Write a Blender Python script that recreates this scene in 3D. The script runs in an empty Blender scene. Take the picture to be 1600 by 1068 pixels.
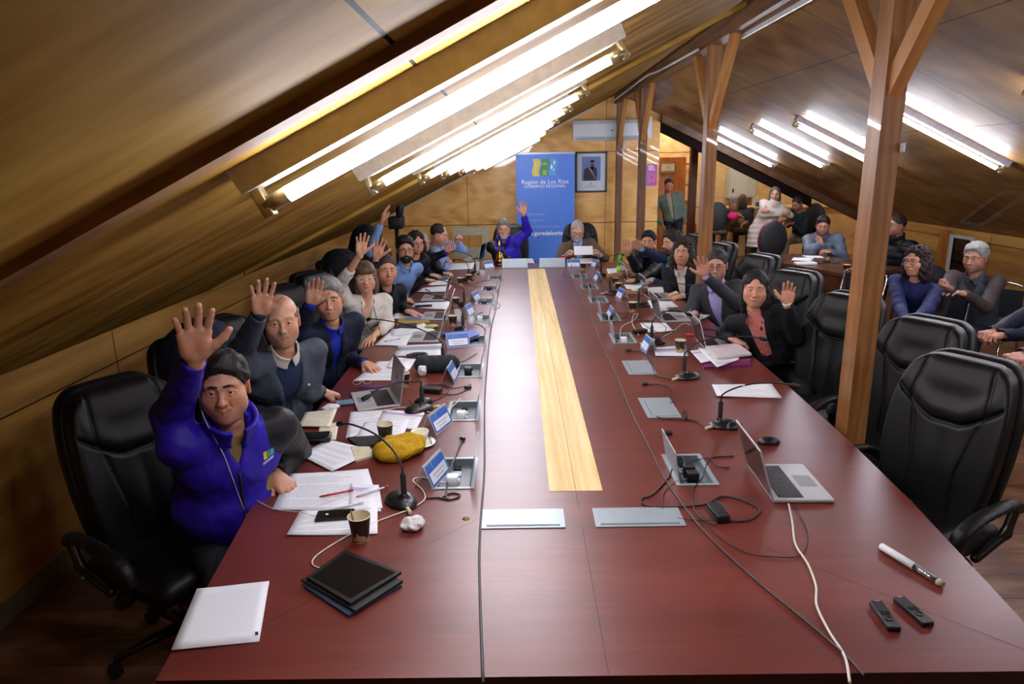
import bpy, math, random
import numpy as np
from mathutils import Vector, Matrix

random.seed(7)
PI = math.pi
SC = bpy.context.scene
COL = SC.collection

# ------------------------------------------------------------------ camera
F_PX, CAM_Z = 1067.0, 2.04
Yc = np.array([8/F_PX, 278/F_PX, -1.0]); Yc /= np.linalg.norm(Yc)
Xc = np.array([1, .02, 0.0]); Xc -= Yc*Xc.dot(Yc); Xc /= np.linalg.norm(Xc)
Zc = np.cross(Xc, Yc)
CM = np.array([Xc, Yc, Zc])
cam_data = bpy.data.cameras.new('camera'); cam_data.sensor_width = 36.0; cam_data.lens = F_PX*36/1600
cam_data.clip_start = .05; cam_data.clip_end = 60
cam = bpy.data.objects.new('camera', cam_data); COL.objects.link(cam)
cam.matrix_world = Matrix([list(CM[0])+[0], list(CM[1])+[0], list(CM[2])+[CAM_Z], [0, 0, 0, 1]])
SC.camera = cam

def ray(px, py): return CM @ np.array([(px-800)/F_PX, (534-py)/F_PX, -1.0])
def _at(px, py, ax, v):
    d = ray(px, py); o = np.array([0, 0, CAM_Z]); t = (v-o[ax])/d[ax]
    return Vector(o+d*t)
def atz(px, py, z): return _at(px, py, 2, z)
def aty(px, py, y): return _at(px, py, 1, y)
def atx(px, py, x): return _at(px, py, 0, x)
TZ = .75
def T(px, py, z=TZ): return atz(px, py, z)

# ------------------------------------------------------------------ world and exposure
w = bpy.data.worlds.new('world'); SC.world = w; w.use_nodes = True
w.node_tree.nodes['Background'].inputs[0].default_value = (.5, .6, .8, 1)
w.node_tree.nodes['Background'].inputs[1].default_value = .02
SC.view_settings.view_transform = 'Standard'; SC.view_settings.look = 'None'
SC.view_settings.exposure = 0.0; SC.view_settings.gamma = 1
SC.cycles.max_bounces = 6; SC.cycles.diffuse_bounces = 4; SC.cycles.glossy_bounces = 3
SC.cycles.transmission_bounces = 6; SC.cycles.transparent_max_bounces = 8
SC.cycles.caustics_reflective = False; SC.cycles.caustics_refractive = False
SC.cycles.sample_clamp_indirect = 6
SC.cycles.use_denoising = True
TUBE_W = 150.0        # emission of the fluorescent tubes

# ------------------------------------------------------------------ materials
def lin(c):
    if isinstance(c, str):
        c = c.lstrip('#'); c = [int(c[i:i+2], 16)/255 for i in (0, 2, 4)]
    return tuple((x/12.92 if x <= .04045 else ((x+.055)/1.055)**2.4) for x in c[:3])+(1.0,)
MATS = {}
class NT:
    def __init__(s, name):
        s.m = bpy.data.materials.new(name); s.m.use_nodes = True; s.t = s.m.node_tree
        s.b = s.t.nodes['Principled BSDF']
    def n(s, typ, **kw):
        n = s.t.nodes.new(typ)
        for k, v in kw.items():
            if k.startswith('i_'):
                k = k[2:]; k = int(k) if k.isdigit() else k.replace('_', ' ')
                n.inputs[k].default_value = v
            else: setattr(n, k, v)
        return n
    def l(s, a, b): s.t.links.new(a, b)
    def math(s, op, a, b=None, c=None):
        n = s.n('ShaderNodeMath', operation=op)
        for i, x in enumerate((a, b, c)):
            if x is None: continue
            if isinstance(x, (int, float)): n.inputs[i].default_value = x
            else: s.l(x, n.inputs[i])
        return n.outputs[0]
    def mix(s, fac, a, b, bt='MIX'):
        n = s.n('ShaderNodeMix', data_type='RGBA', blend_type=bt)
        for i, x in ((0, fac), (6, a), (7, b)):
            if isinstance(x, (int, float, tuple)): n.inputs[i].default_value = x
            else: s.l(x, n.inputs[i])
        return n.outputs[2]
    def coord(s, scale=(1, 1, 1), rot=(0, 0, 0), out='Object'):
        c = s.n('ShaderNodeTexCoord'); m = s.n('ShaderNodeMapping')
        m.inputs['Scale'].default_value = scale; m.inputs['Rotation'].default_value = rot
        s.l(c.outputs[out], m.inputs['Vector']); return m.outputs[0]
    def noise(s, vec, scale, detail=3, dist=0, rough=.5):
        n = s.n('ShaderNodeTexNoise', i_Scale=scale, i_Detail=detail, i_Distortion=dist, i_Roughness=rough)
        s.l(vec, n.inputs['Vector']); return n.outputs['Fac']
    def ramp(s, fac, stops):
        n = s.n('ShaderNodeValToRGB'); e = n.color_ramp.elements
        while len(e) < len(stops): e.new(.5)
        for k, (p, c) in enumerate(stops): e[k].position = p; e[k].color = c
        s.l(fac, n.inputs[0]); return n.outputs[0]
    def bump(s, h, strength=.3, dist=.01):
        n = s.n('ShaderNodeBump'); n.inputs['Strength'].default_value = strength; n.inputs['Distance'].default_value = dist
        s.l(h, n.inputs['Height']); s.l(n.outputs[0], s.b.inputs['Normal'])

def mat(name, col='#808080', rough=.5, metal=0, **kw):
    if name in MATS: return MATS[name]
    t = NT(name); c = lin(col)
    t.b.inputs['Roughness'].default_value = rough; t.b.inputs['Metallic'].default_value = metal
    t.b.inputs['Base Color'].default_value = c
    var = kw.get('var', .12); ns = kw.get('ns', 30)
    v = t.coord(kw.get('stretch', (1, 1, 1)))
    f = t.noise(v, ns, 4)
    if var:
        dark = tuple(x*(1-var) for x in c[:3])+(1,); lt = tuple(min(1, x*(1+var)) for x in c[:3])+(1,)
        t.l(t.ramp(f, [(.3, dark), (.7, lt)]), t.b.inputs['Base Color'])
    if kw.get('bump'): t.bump(t.noise(v, kw.get('bs', ns*4), 3), kw['bump'], kw.get('bd', .004))
    for k, inp in (('coat', 'Coat Weight'), ('spec', 'Specular IOR Level'), ('trans', 'Transmission Weight'),
                   ('sheen', 'Sheen Weight'), ('sss', 'Subsurface Weight'), ('ior', 'IOR'), ('alpha', 'Alpha')):
        if k in kw: t.b.inputs[inp].default_value = kw[k]
    if 'sss' in kw:
        t.b.inputs['Subsurface Radius'].default_value = (.012, .004, .002); t.b.inputs['Subsurface Scale'].default_value = .6
    if 'emit' in kw:
        t.b.inputs['Emission Color'].default_value = lin(kw.get('ecol', col)); t.b.inputs['Emission Strength'].default_value = kw['emit']
    MATS[name] = t.m; return t.m

def wood(name, stops, grain=(1, 1, 1), rough=.4, seams=(), band=3., coat=0, bumpv=.05, spec=.3):
    """stops: three colours; grain: mapping scale that stretches the figure; seams: (axis, period, offset, halfwidth)"""
    if name in MATS: return MATS[name]
    t = NT(name); v = t.coord(grain)
    big = t.noise(v, band, 4, .3, .55)
    fine = t.noise(v, band*9, 5, 0, .65)
    wv = t.n('ShaderNodeTexWave', i_Scale=band*.9, i_Distortion=9.0, i_Detail=3.0, i_Detail_Scale=1.2); wv.bands_direction = 'X'
    t.l(v, wv.inputs['Vector'])
    f = t.math('ADD', t.math('MULTIPLY', big, .75), t.math('MULTIPLY', wv.outputs['Fac'], .12))
    f = t.math('ADD', f, t.math('MULTIPLY', fine, .22))
    c = t.ramp(f, [(.30, lin(stops[0])), (.52, lin(stops[1])), (.75, lin(stops[2]))])
    if seams:
        tc = t.n('ShaderNodeTexCoord'); sp = t.n('ShaderNodeSeparateXYZ'); t.l(tc.outputs['Object'], sp.inputs[0])
        m = None
        for ax, per, off, hw in seams:
            fr = t.math('FRACT', t.math('DIVIDE', t.math('SUBTRACT', sp.outputs['XYZ'.index(ax)], off-per*100-per/2), per))
            d = t.math('LESS_THAN', t.math('MULTIPLY', t.math('ABSOLUTE', t.math('SUBTRACT', fr, .5)), per), hw)
            m = d if m is None else t.math('MAXIMUM', m, d)
        c = t.mix(m, c, lin('#0a0603'))
    t.l(c, t.b.inputs['Base Color']); t.b.inputs['Roughness'].default_value = rough
    t.b.inputs['Coat Weight'].default_value = coat; t.b.inputs['Specular IOR Level'].default_value = spec
    if bumpv: t.bump(f, bumpv, .01)
    MATS[name] = t.m; return t.m

# ------------------------------------------------------------------ objects
def obj(name, me, m=None, parent=None, loc=None):
    if hasattr(me, 'mesh'): me = me.mesh(name, m)
    elif m is not None:
        me.materials.clear()
        for k in (m if isinstance(m, (list, tuple)) else [m]): me.materials.append(k)
    o = bpy.data.objects.new(name, me); COL.objects.link(o)
    if parent: o.parent = parent
    if loc is not None: o.location = loc
    return o
def tag(o, label, cat, group=None, kind=None):
    o['label'] = label; o['category'] = cat
    if group: o['group'] = group
    if kind: o['kind'] = kind
    return o
def thing(name, label, cat, loc=(0, 0, 0), rz=0, group=None):
    o = bpy.data.objects.new(name, None); COL.objects.link(o); o.empty_display_size = .05
    o.location = loc; o.rotation_euler = (0, 0, rz)
    return tag(o, label, cat, group)
def struct(name, me, m):
    o = obj(name, me, m); o['kind'] = 'structure'; return o
def copy_tree(o, parent=None):
    c = o.copy(); COL.objects.link(c); c.parent = parent
    for ch in list(o.children): copy_tree(ch, c)
    return c

class MB:
    def __init__(s): s.v = []; s.f = []; s.mi = []; s.m = 0; s.M = None; s.sm = []
    def _add(s, vs, fs, smooth=False):
        b = len(s.v)
        for p in vs:
            p = Vector(p); s.v.append(s.M @ p if s.M else p)
        for f in fs: s.f.append([b+i for i in f]); s.mi.append(s.m); s.sm.append(smooth)
        return s
    def box(s, lo, hi, bev=0):
        (a, b, c), (d, e, f) = lo, hi
        if bev <= 0:
            vs = [(x, y, z) for x in (a, d) for y in (b, e) for z in (c, f)]
            return s._add(vs, [(0, 1, 3, 2), (4, 6, 7, 5), (0, 4, 5, 1), (2, 3, 7, 6), (0, 2, 6, 4), (1, 5, 7, 3)])
        return s.rbox(lo, hi, bev)
    def rbox(s, lo, hi, r, n=3):
        """rounded in plan (xy) with small top and bottom chamfer"""
        cx, cy = (lo[0]+hi[0])/2, (lo[1]+hi[1])/2; hx, hy = (hi[0]-lo[0])/2, (hi[1]-lo[1])/2
        r = min(r, hx, hy, (hi[2]-lo[2])/2)
        def ring(ins, z):
            o = []
            for q in range(4):
                sx, sy = ((1, 1), (-1, 1), (-1, -1), (1, -1))[q]
                for k in range(n+1):
                    a = (q+k/n)*PI/2
                    o.append((cx+sx*(hx-r)+(r-ins)*math.cos(a), cy+sy*(hy-r)+(r-ins)*math.sin(a), z))
            return o
        c = r*.35
        rs = [ring(c, lo[2]), ring(0, lo[2]+c), ring(0, hi[2]-c), ring(c, hi[2])]
        return s.loft(rs, True)
    def loft(s, rings, cap=True, closed=True, smooth=True):
        n = len(rings[0]); vs = [p for r in rings for p in r]; fs = []
        for i in range(len(rings)-1):
            for j in range(n if closed else n-1):
                k = (j+1) % n; fs.append((i*n+j, i*n+k, (i+1)*n+k, (i+1)*n+j))
        s._add(vs, fs, smooth)
        if cap:
            b = len(s.v)-len(vs)
            s.f.append([b+i for i in reversed(range(n))]); s.mi.append(s.m); s.sm.append(False)
            s.f.append([b+(len(rings)-1)*n+i for i in range(n)]); s.mi.append(s.m); s.sm.append(False)
        return s
    def lathe(s, prof, c=(0, 0, 0), n=20, cap=True):
        rings = [[(c[0]+r*math.cos(2*PI*k/n), c[1]+r*math.sin(2*PI*k/n), c[2]+z) for k in range(n)] for r, z in prof]
        return s.loft(rings, cap)
    def tube(s, pts, r, n=8, cap=True):
        pts = [Vector(p) for p in pts]; rs = r if isinstance(r, (list, tuple)) else [r]*len(pts)
        rings = []; up = None
        for i, p in enumerate(pts):
            t = (pts[min(i+1, len(pts)-1)]-pts[max(i-1, 0)])
            t = t.normalized() if t.length > 1e-9 else Vector((0, 0, 1))
            if up is None: up = Vector((0, 0, 1)) if abs(t.z) < .9 else Vector((1, 0, 0))
            a = up.cross(t)
            a = a.normalized() if a.length > 1e-6 else Vector((1, 0, 0)); b = t.cross(a).normalized(); up = b
            rings.append([p+(a*math.cos(2*PI*k/n)+b*math.sin(2*PI*k/n))*rs[i] for k in range(n)])
        return s.loft(rings, cap)
    def prism(s, poly, z0, z1):
        n = len(poly); vs = [(x, y, z0) for x, y in poly]+[(x, y, z1) for x, y in poly]
        fs = [tuple(reversed(range(n))), tuple(range(n, 2*n))]+[(i, (i+1) % n, n+(i+1) % n, n+i) for i in range(n)]
        return s._add(vs, fs)
    def sph(s, c, r, n=12, sc=(1, 1, 1)):
        rings = []
        for i in range(1, n//2+1):
            a = PI*i/(n//2+1)-PI/2
            rings.append([(c[0]+r*sc[0]*math.cos(a)*math.cos(2*PI*k/n), c[1]+r*sc[1]*math.cos(a)*math.sin(2*PI*k/n), c[2]+r*sc[2]*math.sin(a)) for k in range(n)])
        return s.loft(rings, True)
    def mesh(s, name='m', m=None):
        me = bpy.data.meshes.new(name); me.from_pydata([tuple(v) for v in s.v], [], s.f)
        if m is not None:
            for k in (m if isinstance(m, (list, tuple)) else [m]): me.materials.append(k)
        me.polygons.foreach_set('material_index', s.mi); me.polygons.foreach_set('use_smooth', s.sm)
        me.validate(); me.update(); return me

def bez(pts, n=6):
    """Catmull-Rom through the points"""
    P = [Vector(p) for p in pts]; P = [P[0]*2-P[1]]+P+[P[-1]*2-P[-2]]; o = []
    for i in range(1, len(P)-2):
        for k in range(n):
            t = k/n; a, b, c, d = P[i-1:i+3]
            o.append(.5*((2*b)+(c-a)*t+(2*a-5*b+4*c-d)*t*t+(3*b-a-3*c+d)*t**3))
    o.append(P[-2]); return o

def text_mesh(body, size, m, align='CENTER', bold=False, extrude=.0006):
    cu = bpy.data.curves.new('lettering', 'FONT'); cu.body = body; cu.size = size; cu.align_x = align; cu.extrude = extrude
    if bold: cu.offset = size*.02
    cu.resolution_u = 2
    o = bpy.data.objects.new('lettering', cu); COL.objects.link(o)
    dg = bpy.context.evaluated_depsgraph_get(); me = bpy.data.meshes.new_from_object(o.evaluated_get(dg))
    bpy.data.objects.remove(o); me.materials.clear(); me.materials.append(m); return me

# ------------------------------------------------------------------ distance-field modelling
class SDF:
    def __init__(s, lo, hi, h):
        s.h = h; s.lo = np.array(lo, float)-2*h; n = np.ceil((np.array(hi, float)+2*h-s.lo)/h).astype(int)+1
        s.n = n; s.ax = [(s.lo[i]+np.arange(n[i])*h).astype(np.float32) for i in range(3)]
        s.d = np.full(tuple(n), 9.0, np.float32)
    def box(s, lo, hi):
        sl = []
        for i in range(3):
            a = int(np.clip(math.floor((lo[i]-s.lo[i])/s.h), 0, s.n[i])); b = int(np.clip(math.ceil((hi[i]-s.lo[i])/s.h)+1, 0, s.n[i]))
            if b <= a: return None
            sl.append(slice(a, b))
        return tuple(sl)
    def P(s, sl): return s.ax[0][sl[0]][:, None, None], s.ax[1][sl[1]][None, :, None], s.ax[2][sl[2]][None, None, :]
    def comb(s, sl, d, k, op):
        o = s.d[sl]
        if op == '-': d = -d; a, b = -o, -d   # max(o,-d)
        elif op == '&': a, b = -o, -d
        else: a, b = o, d
        if k > 0:
            h = np.maximum(k-np.abs(a-b), 0)/k; r = np.minimum(a, b)-h*h*k*.25
        else: r = np.minimum(a, b)
        s.d[sl] = -r if op in '-&' else r
    def cap(s, a, b, ra, rb=None, k=.01, op='+', fl=None):
        """tapered capsule; fl=(unit axis, factor) flattens it along an axis"""
        rb = ra if rb is None else rb; a = np.array(a, float); b = np.array(b, float); R = max(ra, rb)*1.3+k+s.h*3
        if fl and fl[1] < 1: R = R/fl[1] if fl[1] > .3 else R*3
        sl = s.box(np.minimum(a, b)-R, np.maximum(a, b)+R)
        if sl is None: return s
        X, Y, Z = s.P(sl); ab = b-a; L = float(ab@ab)+1e-12
        px, py, pz = X-a[0], Y-a[1], Z-a[2]
        t = np.clip((px*ab[0]+py*ab[1]+pz*ab[2])/L, 0, 1)
        qx, qy, qz = px-t*ab[0], py-t*ab[1], pz-t*ab[2]
        if fl:
            u, f = np.array(fl[0], float), fl[1]; c = (qx*u[0]+qy*u[1]+qz*u[2])*(1/f-1)
            qx, qy, qz = qx+c*u[0], qy+c*u[1], qz+c*u[2]
        d = np.sqrt(qx*qx+qy*qy+qz*qz)-(ra+(rb-ra)*t)
        s.comb(sl, d.astype(np.float32), k, op); return s
    def ell(s, c, r, k=.01, op='+', M=None):
        """ellipsoid, radii r along the columns of M"""
        c = np.array(c, float); R = max(r)+k+s.h*3; sl = s.box(c-R, c+R)
        if sl is None: return s
        X, Y, Z = s.P(sl); px, py, pz = X-c[0], Y-c[1], Z-c[2]
        if M is not None:
            M = np.array(M, float); px, py, pz = (px*M[0, i]+py*M[1, i]+pz*M[2, i] for i in range(3))
        ax, ay, az = px/r[0], py/r[1], pz/r[2]; k0 = np.sqrt(ax*ax+ay*ay+az*az)
        bx, by, bz = ax/r[0], ay/r[1], az/r[2]; k1 = np.sqrt(bx*bx+by*by+bz*bz)+1e-9
        s.comb(sl, (k0*(k0-1)/k1).astype(np.float32), k, op); return s
    def rb(s, c, hs, r, k=.01, op='+', M=None):
        c = np.array(c, float); R = math.sqrt(sum(x*x for x in hs))+k+s.h*3; sl = s.box(c-R, c+R)
        if sl is None: return s
        X, Y, Z = s.P(sl); px, py, pz = X-c[0], Y-c[1], Z-c[2]
        if M is not None:
            M = np.array(M, float); px, py, pz = (px*M[0, i]+py*M[1, i]+pz*M[2, i] for i in range(3))
        q = [np.abs(p)-(hs[i]-r) for i, p in enumerate((px, py, pz))]
        out = np.sqrt(sum(np.maximum(x, 0)**2 for x in q)); ins = np.minimum(np.maximum(np.maximum(q[0], q[1]), q[2]), 0)
        s.comb(sl, (out+ins-r).astype(np.float32), k, op); return s
    def plane(s, p, n, k=0, op='-'):
        """op '-' removes the side n points to"""
        sl = tuple(slice(0, x) for x in s.n); X, Y, Z = s.P(sl); n = np.array(n, float); n /= np.linalg.norm(n)
        d = ((X-p[0])*n[0]+(Y-p[1])*n[1]+(Z-p[2])*n[2])
        s.comb(sl, (-d if op == '-' else d).astype(np.float32)+s.d*0, k, op); return s
    def warp(s, amp, fr, seed=0.0, band=.05):
        X, Y, Z = s.P(tuple(slice(0, x) for x in s.n)); a = seed
        n = np.sin(X*fr+1.3*np.sin(Z*fr*.7+a)+a)*np.sin(Y*fr*.9+1.1*np.sin(X*fr*.6+2*a))+.5*np.sin(Z*fr*1.5+2*np.sin(Y*fr*.8+a)+1.7*np.sin(X*fr*.5))
        s.d += (amp*n).astype(np.float32); return s
    def field(s, fn):
        X, Y, Z = s.P(tuple(slice(0, x) for x in s.n)); s.d = fn(s.d, X, Y, Z).astype(np.float32); return s
    def verts(s):
        """surface nets"""
        d = s.d; d[0] = d[-1] = 1; d[:, 0] = d[:, -1] = 1; d[:, :, 0] = d[:, :, -1] = 1
        ins = d < 0; nx, ny, nz = d.shape
        acc = np.zeros((nx-1, ny-1, nz-1, 3), np.float32); cnt = np.zeros((nx-1, ny-1, nz-1), np.float32)
        faces = []; idx = None; edges = []
        for ax in range(3):
            A = [slice(None)]*3; B = [slice(None)]*3; A[ax] = slice(0, -1); B[ax] = slice(1, None)
            da, db = d[tuple(A)], d[tuple(B)]; cr = (da < 0) != (db < 0); I = np.argwhere(cr)
            if len(I) == 0: continue
            va, vb = da[cr], db[cr]; t = va/(va-vb); pt = I.astype(np.float32); pt[:, ax] += t
            edges.append((ax, I, va < 0)); o = [i for i in range(3) if i != ax]
            for u in (0, 1):
                for v in (0, 1):
                    J = I.copy(); J[:, o[0]] -= u; J[:, o[1]] -= v
                    ok = (J >= 0).all(1) & (J[:, 0] < nx-1) & (J[:, 1] < ny-1) & (J[:, 2] < nz-1)
                    Jo = J[ok]; np.add.at(acc, (Jo[:, 0], Jo[:, 1], Jo[:, 2]), pt[ok]); np.add.at(cnt, (Jo[:, 0], Jo[:, 1], Jo[:, 2]), 1)
        has = cnt > 0; idx = -np.ones(cnt.shape, np.int64); idx[has] = np.arange(has.sum())
        V = acc[has]/cnt[has][:, None]*s.h+s.lo
        for ax, I, pos in edges:
            o1, o2 = (ax+1) % 3, (ax+2) % 3; q = []
            for (u, v) in ((0, 0), (1, 0), (1, 1), (0, 1)):
                J = I.copy(); J[:, o1] -= u; J[:, o2] -= v; q.append(idx[J[:, 0], J[:, 1], J[:, 2]])
            q = np.stack(q, 1); q[~pos] = q[~pos][:, ::-1]; faces.append(q)
        return V, (np.concatenate(faces) if faces else np.zeros((0, 4), int))
def nets(parts, name='m', mats=None, mi=None, attrs=None):
    """parts: list of (V, F) or SDF; joins them into one mesh; mi(V_face_centres, part index) -> material indices"""
    Vs, Fs, Ms, b = [], [], [], 0
    for i, p in enumerate(parts):
        V, F = p.verts() if isinstance(p, SDF) else p
        if len(F) == 0: continue
        Vs.append(V); Fs.append(F+b); b += len(V)
        Ms.append(mi(V[F].mean(1), i) if mi else np.zeros(len(F), int))
    V = np.concatenate(Vs); F = np.concatenate(Fs)
    me = bpy.data.meshes.new(name); me.vertices.add(len(V)); me.vertices.foreach_set('co', V.astype(np.float32).ravel())
    me.loops.add(len(F)*4); me.loops.foreach_set('vertex_index', F.astype(np.int32).ravel())
    me.polygons.add(len(F)); me.polygons.foreach_set('loop_start', np.arange(0, len(F)*4, 4, dtype=np.int32))
    if mats:
        for m in mats: me.materials.append(m)
    me.polygons.foreach_set('material_index', np.concatenate(Ms).astype(np.int32))
    me.polygons.foreach_set('use_smooth', np.ones(len(F), bool)); me.update(calc_edges=True)
    for k, fn_ in (attrs or {}).items():
        a = me.attributes.new(k, 'FLOAT', 'POINT'); a.data.foreach_set('value', fn_(V).astype(np.float32))
    me.validate(); return me
def xf(VF, R, t, sc=1.0):
    """move a (V, F) by rotation R (3x3, columns = local axes), scale, translation"""
    V, F = VF; return (V*sc)@np.array(R, float).T+np.array(t, float), F
# ================================================================== the room
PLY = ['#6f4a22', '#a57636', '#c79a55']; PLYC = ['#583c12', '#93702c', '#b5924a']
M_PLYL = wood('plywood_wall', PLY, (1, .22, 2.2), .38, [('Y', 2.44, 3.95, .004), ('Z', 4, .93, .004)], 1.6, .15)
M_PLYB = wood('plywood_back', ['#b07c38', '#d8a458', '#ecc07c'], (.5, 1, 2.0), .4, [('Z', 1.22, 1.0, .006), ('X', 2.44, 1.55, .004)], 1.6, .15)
M_PLYC = wood('plywood_ceiling', PLYC, (.45, 2.6, 1), .7, [('X', 2.44, -2.149, .004)], 1.5, 0, 0, .03)
M_PLYR = wood('plywood_ceiling_right', ['#60411c', '#835e2e', '#a07b42'], (.5, 1.6, 1), .6, [('X', 1.22, .86, .004), ('Y', 2.44, 5.2, .005)], 1.3, .25)
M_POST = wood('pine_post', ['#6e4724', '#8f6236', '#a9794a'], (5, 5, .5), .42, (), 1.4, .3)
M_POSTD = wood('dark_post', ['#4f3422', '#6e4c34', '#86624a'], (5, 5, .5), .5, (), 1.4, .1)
M_BRACE = wood('pine_brace', ['#8a5a2c', '#a9743e', '#c08f56'], (4, .6, .6), .45, (), 1.4, .2)
M_BEAMD = wood('dark_rafter', ['#3a2717', '#543a24', '#6b4c31'], (1, 5, 5), .5, (), 1.4)
M_FLOOR = wood('laminate_floor', ['#40281c', '#69452f', '#8c664c'], (.45, 3.2, 1), .38, [('Y', .19, 0, .002)], 2.2, .1)
M_BASEB = mat('baseboard_paint', '#6e6a5e', .5)
SL = .489; RX, RZ = 1.74, 3.17; WL, WR = -2.44, 6.05; YB, YF = 12.35, -2.6; ANG = math.atan(SL)
ZL = RZ-SL*(RX-WL)+.0; ZR = RZ-SL*(WR-RX)
def zl(x): return RZ-SL*abs(x-RX)

struct('floor', MB().box((WL-.3, YF-.3, -.1), (9.5, 18.6, 0)), M_FLOOR)
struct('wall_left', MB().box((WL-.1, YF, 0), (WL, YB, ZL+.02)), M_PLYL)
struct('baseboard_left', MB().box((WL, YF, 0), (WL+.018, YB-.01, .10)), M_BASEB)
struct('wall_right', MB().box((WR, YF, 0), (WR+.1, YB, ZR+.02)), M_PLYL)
struct('baseboard_right', MB().box((WR-.018, YF, 0), (WR, YB-.01, .10)), M_BASEB)
# sloping ceilings: built flat in their own frame (x up the slope, y along the room), then tilted
L1 = (RX-WL+.1)/math.cos(ANG); L2 = (WR-RX+.1)/math.cos(ANG)
c1 = struct('ceiling_left', MB().box((-L1, YF, 0), (0, YB+.1, .06)), M_PLYC); c1.location = (RX, 0, RZ); c1.rotation_euler = (0, -ANG, 0)
c2 = struct('ceiling_right', MB().box((0, YF, 0), (L2, YB+.02, .06)), M_PLYR); c2.location = (RX, 0, RZ); c2.rotation_euler = (0, ANG, 0)
# back wall (gable, ends at the opening), front wall behind the photographer
m = MB(); poly = [(WL, 0), (2.48, 0), (2.48, zl(2.48)), (RX, RZ), (WL, ZL)]
n = len(poly); vs = [(x, YB, z) for x, z in poly]+[(x, YB+.1, z) for x, z in poly]
m._add(vs, [tuple(range(n)), tuple(reversed(range(n, 2*n)))]+[(i, n+i, n+(i+1) % n, (i+1) % n) for i in range(n)])
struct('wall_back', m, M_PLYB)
m = MB(); poly = [(WL, 0), (WR, 0), (WR, ZR), (RX, RZ), (WL, ZL)]; n = 5
vs = [(x, YF, z) for x, z in poly]+[(x, YF-.1, z) for x, z in poly]
m._add(vs, [tuple(range(n)), tuple(reversed(range(n, 2*n)))]+[(i, n+i, n+(i+1) % n, (i+1) % n) for i in range(n)])
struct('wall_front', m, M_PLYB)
# header along the end of the right slope and edge trim by the back wall
def slopebox(y0, y1, x0, x1, top, th):
    m = MB(); q = lambda x: zl(x)-top
    vs = [(x, y, z) for x in (x0, x1) for y in (y0, y1) for z in (q(x)-th, q(x))]
    return m._add(vs, [(0, 1, 3, 2), (4, 6, 7, 5), (0, 4, 5, 1), (2, 3, 7, 6), (0, 2, 6, 4), (1, 5, 7, 3)])
struct('trim_1', slopebox(12.2, 12.36, 2.48, 6.0, 0, .13), M_BEAMD)
struct('trim_2', slopebox(12.36, 12.5, 2.48, 5.2, .0, .27), mat('dark_header', '#150e09', .95, spec=.1))
struct('trim_3', slopebox(YB-.02, YB, WL, RX-.4, -.005, .03), mat('white_moulding', '#b9b2a2', .5))
# ceiling battens on the left slope
for k, (y, w_, t_) in enumerate([(1.185, .07, .022), (5.35, .12, .03)]):
    struct('trim_%d' % (4+k), slopebox(y-w_/2, y+w_/2, WL, RX-.1, 0, t_), wood('batten_brown', ['#5c4028', '#7d5b3c', '#967250'], (1, 5, 5), .7, (), 1.4, 0, 0, .05) if k == 0 else M_PLYC)
# ridge beam with posts and braces
struct('trim_6', MB().box((RX-.06, YF, RZ-.17), (RX+.06, YB, RZ-.03)), wood('ridge_beam', ['#4f3522', '#73502f', '#8d6a44'], (5, .4, 5), .5))
lab = {3.4: 'thick scratched wooden post standing nearest the camera at the right table edge',
       6.43: 'wooden post rising between the grey-suited man and the curly-haired woman',
       9.85: 'dark wooden post in front of the back wall, second farthest in the row',
       12.08: 'narrow dark wooden post against the back wall beside the framed portrait'}
for i, y in enumerate((3.4, 6.43, 9.85, 12.08)):
    t = thing('wooden_post', lab[y], 'post', (RX, y, 0), 0, 'posts under the ridge beam')
    m = MB().box((-.048, -.065, 0), (.052, .065, RZ-.17))
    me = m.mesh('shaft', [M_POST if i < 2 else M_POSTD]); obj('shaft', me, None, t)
    for sg in ((-1, 1) if i < 3 else (-1,)):
        z0, z1, y0, y1 = RZ-.86, RZ-.17, sg*.05, sg*.62
        if i < 2 or True:
            m = MB(); d = Vector((0, y1-y0, z1-z0)).normalized(); nn = Vector((0, -d.z*sg, d.y*sg))*.045
            a, b = Vector((0, y0, z0)), Vector((0, y1, z1)); vs = []
            for x in (-.03, .03):
                vs += [(x, y0, z0-.02), (x, y0, z0+.12), (x, y1-sg*.09, z1), (x, y1+sg*.03, z1)]
            m._add(vs, [(0, 1, 2, 3), (7, 6, 5, 4), (0, 4, 5, 1), (1, 5, 6, 2), (2, 6, 7, 3), (3, 7, 4, 0)])
            obj('brace', m, M_BRACE, t)
tag(obj('ceiling_cable', MB().tube(bez([(RX-.12, 12.2, 3.02), (RX-.13, 10.2, 3.04), (RX-.12, 9.0, 3.06), (RX-.11, 8.2, 3.03), (RX-.1, 6.6, 3.0)]), .012), mat('white_plastic', '#d8d8d4', .4)),
    'white cable clipped along the ridge beam above the far posts', 'cable')
tag(obj('wiring_duct', MB().box((RX+.062, 1.0, RZ-.2), (RX+.08, 5.9, RZ-.14)), MATS['white_plastic']), 'white plastic wiring duct on the ridge beam between the nearest posts', 'duct')

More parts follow.
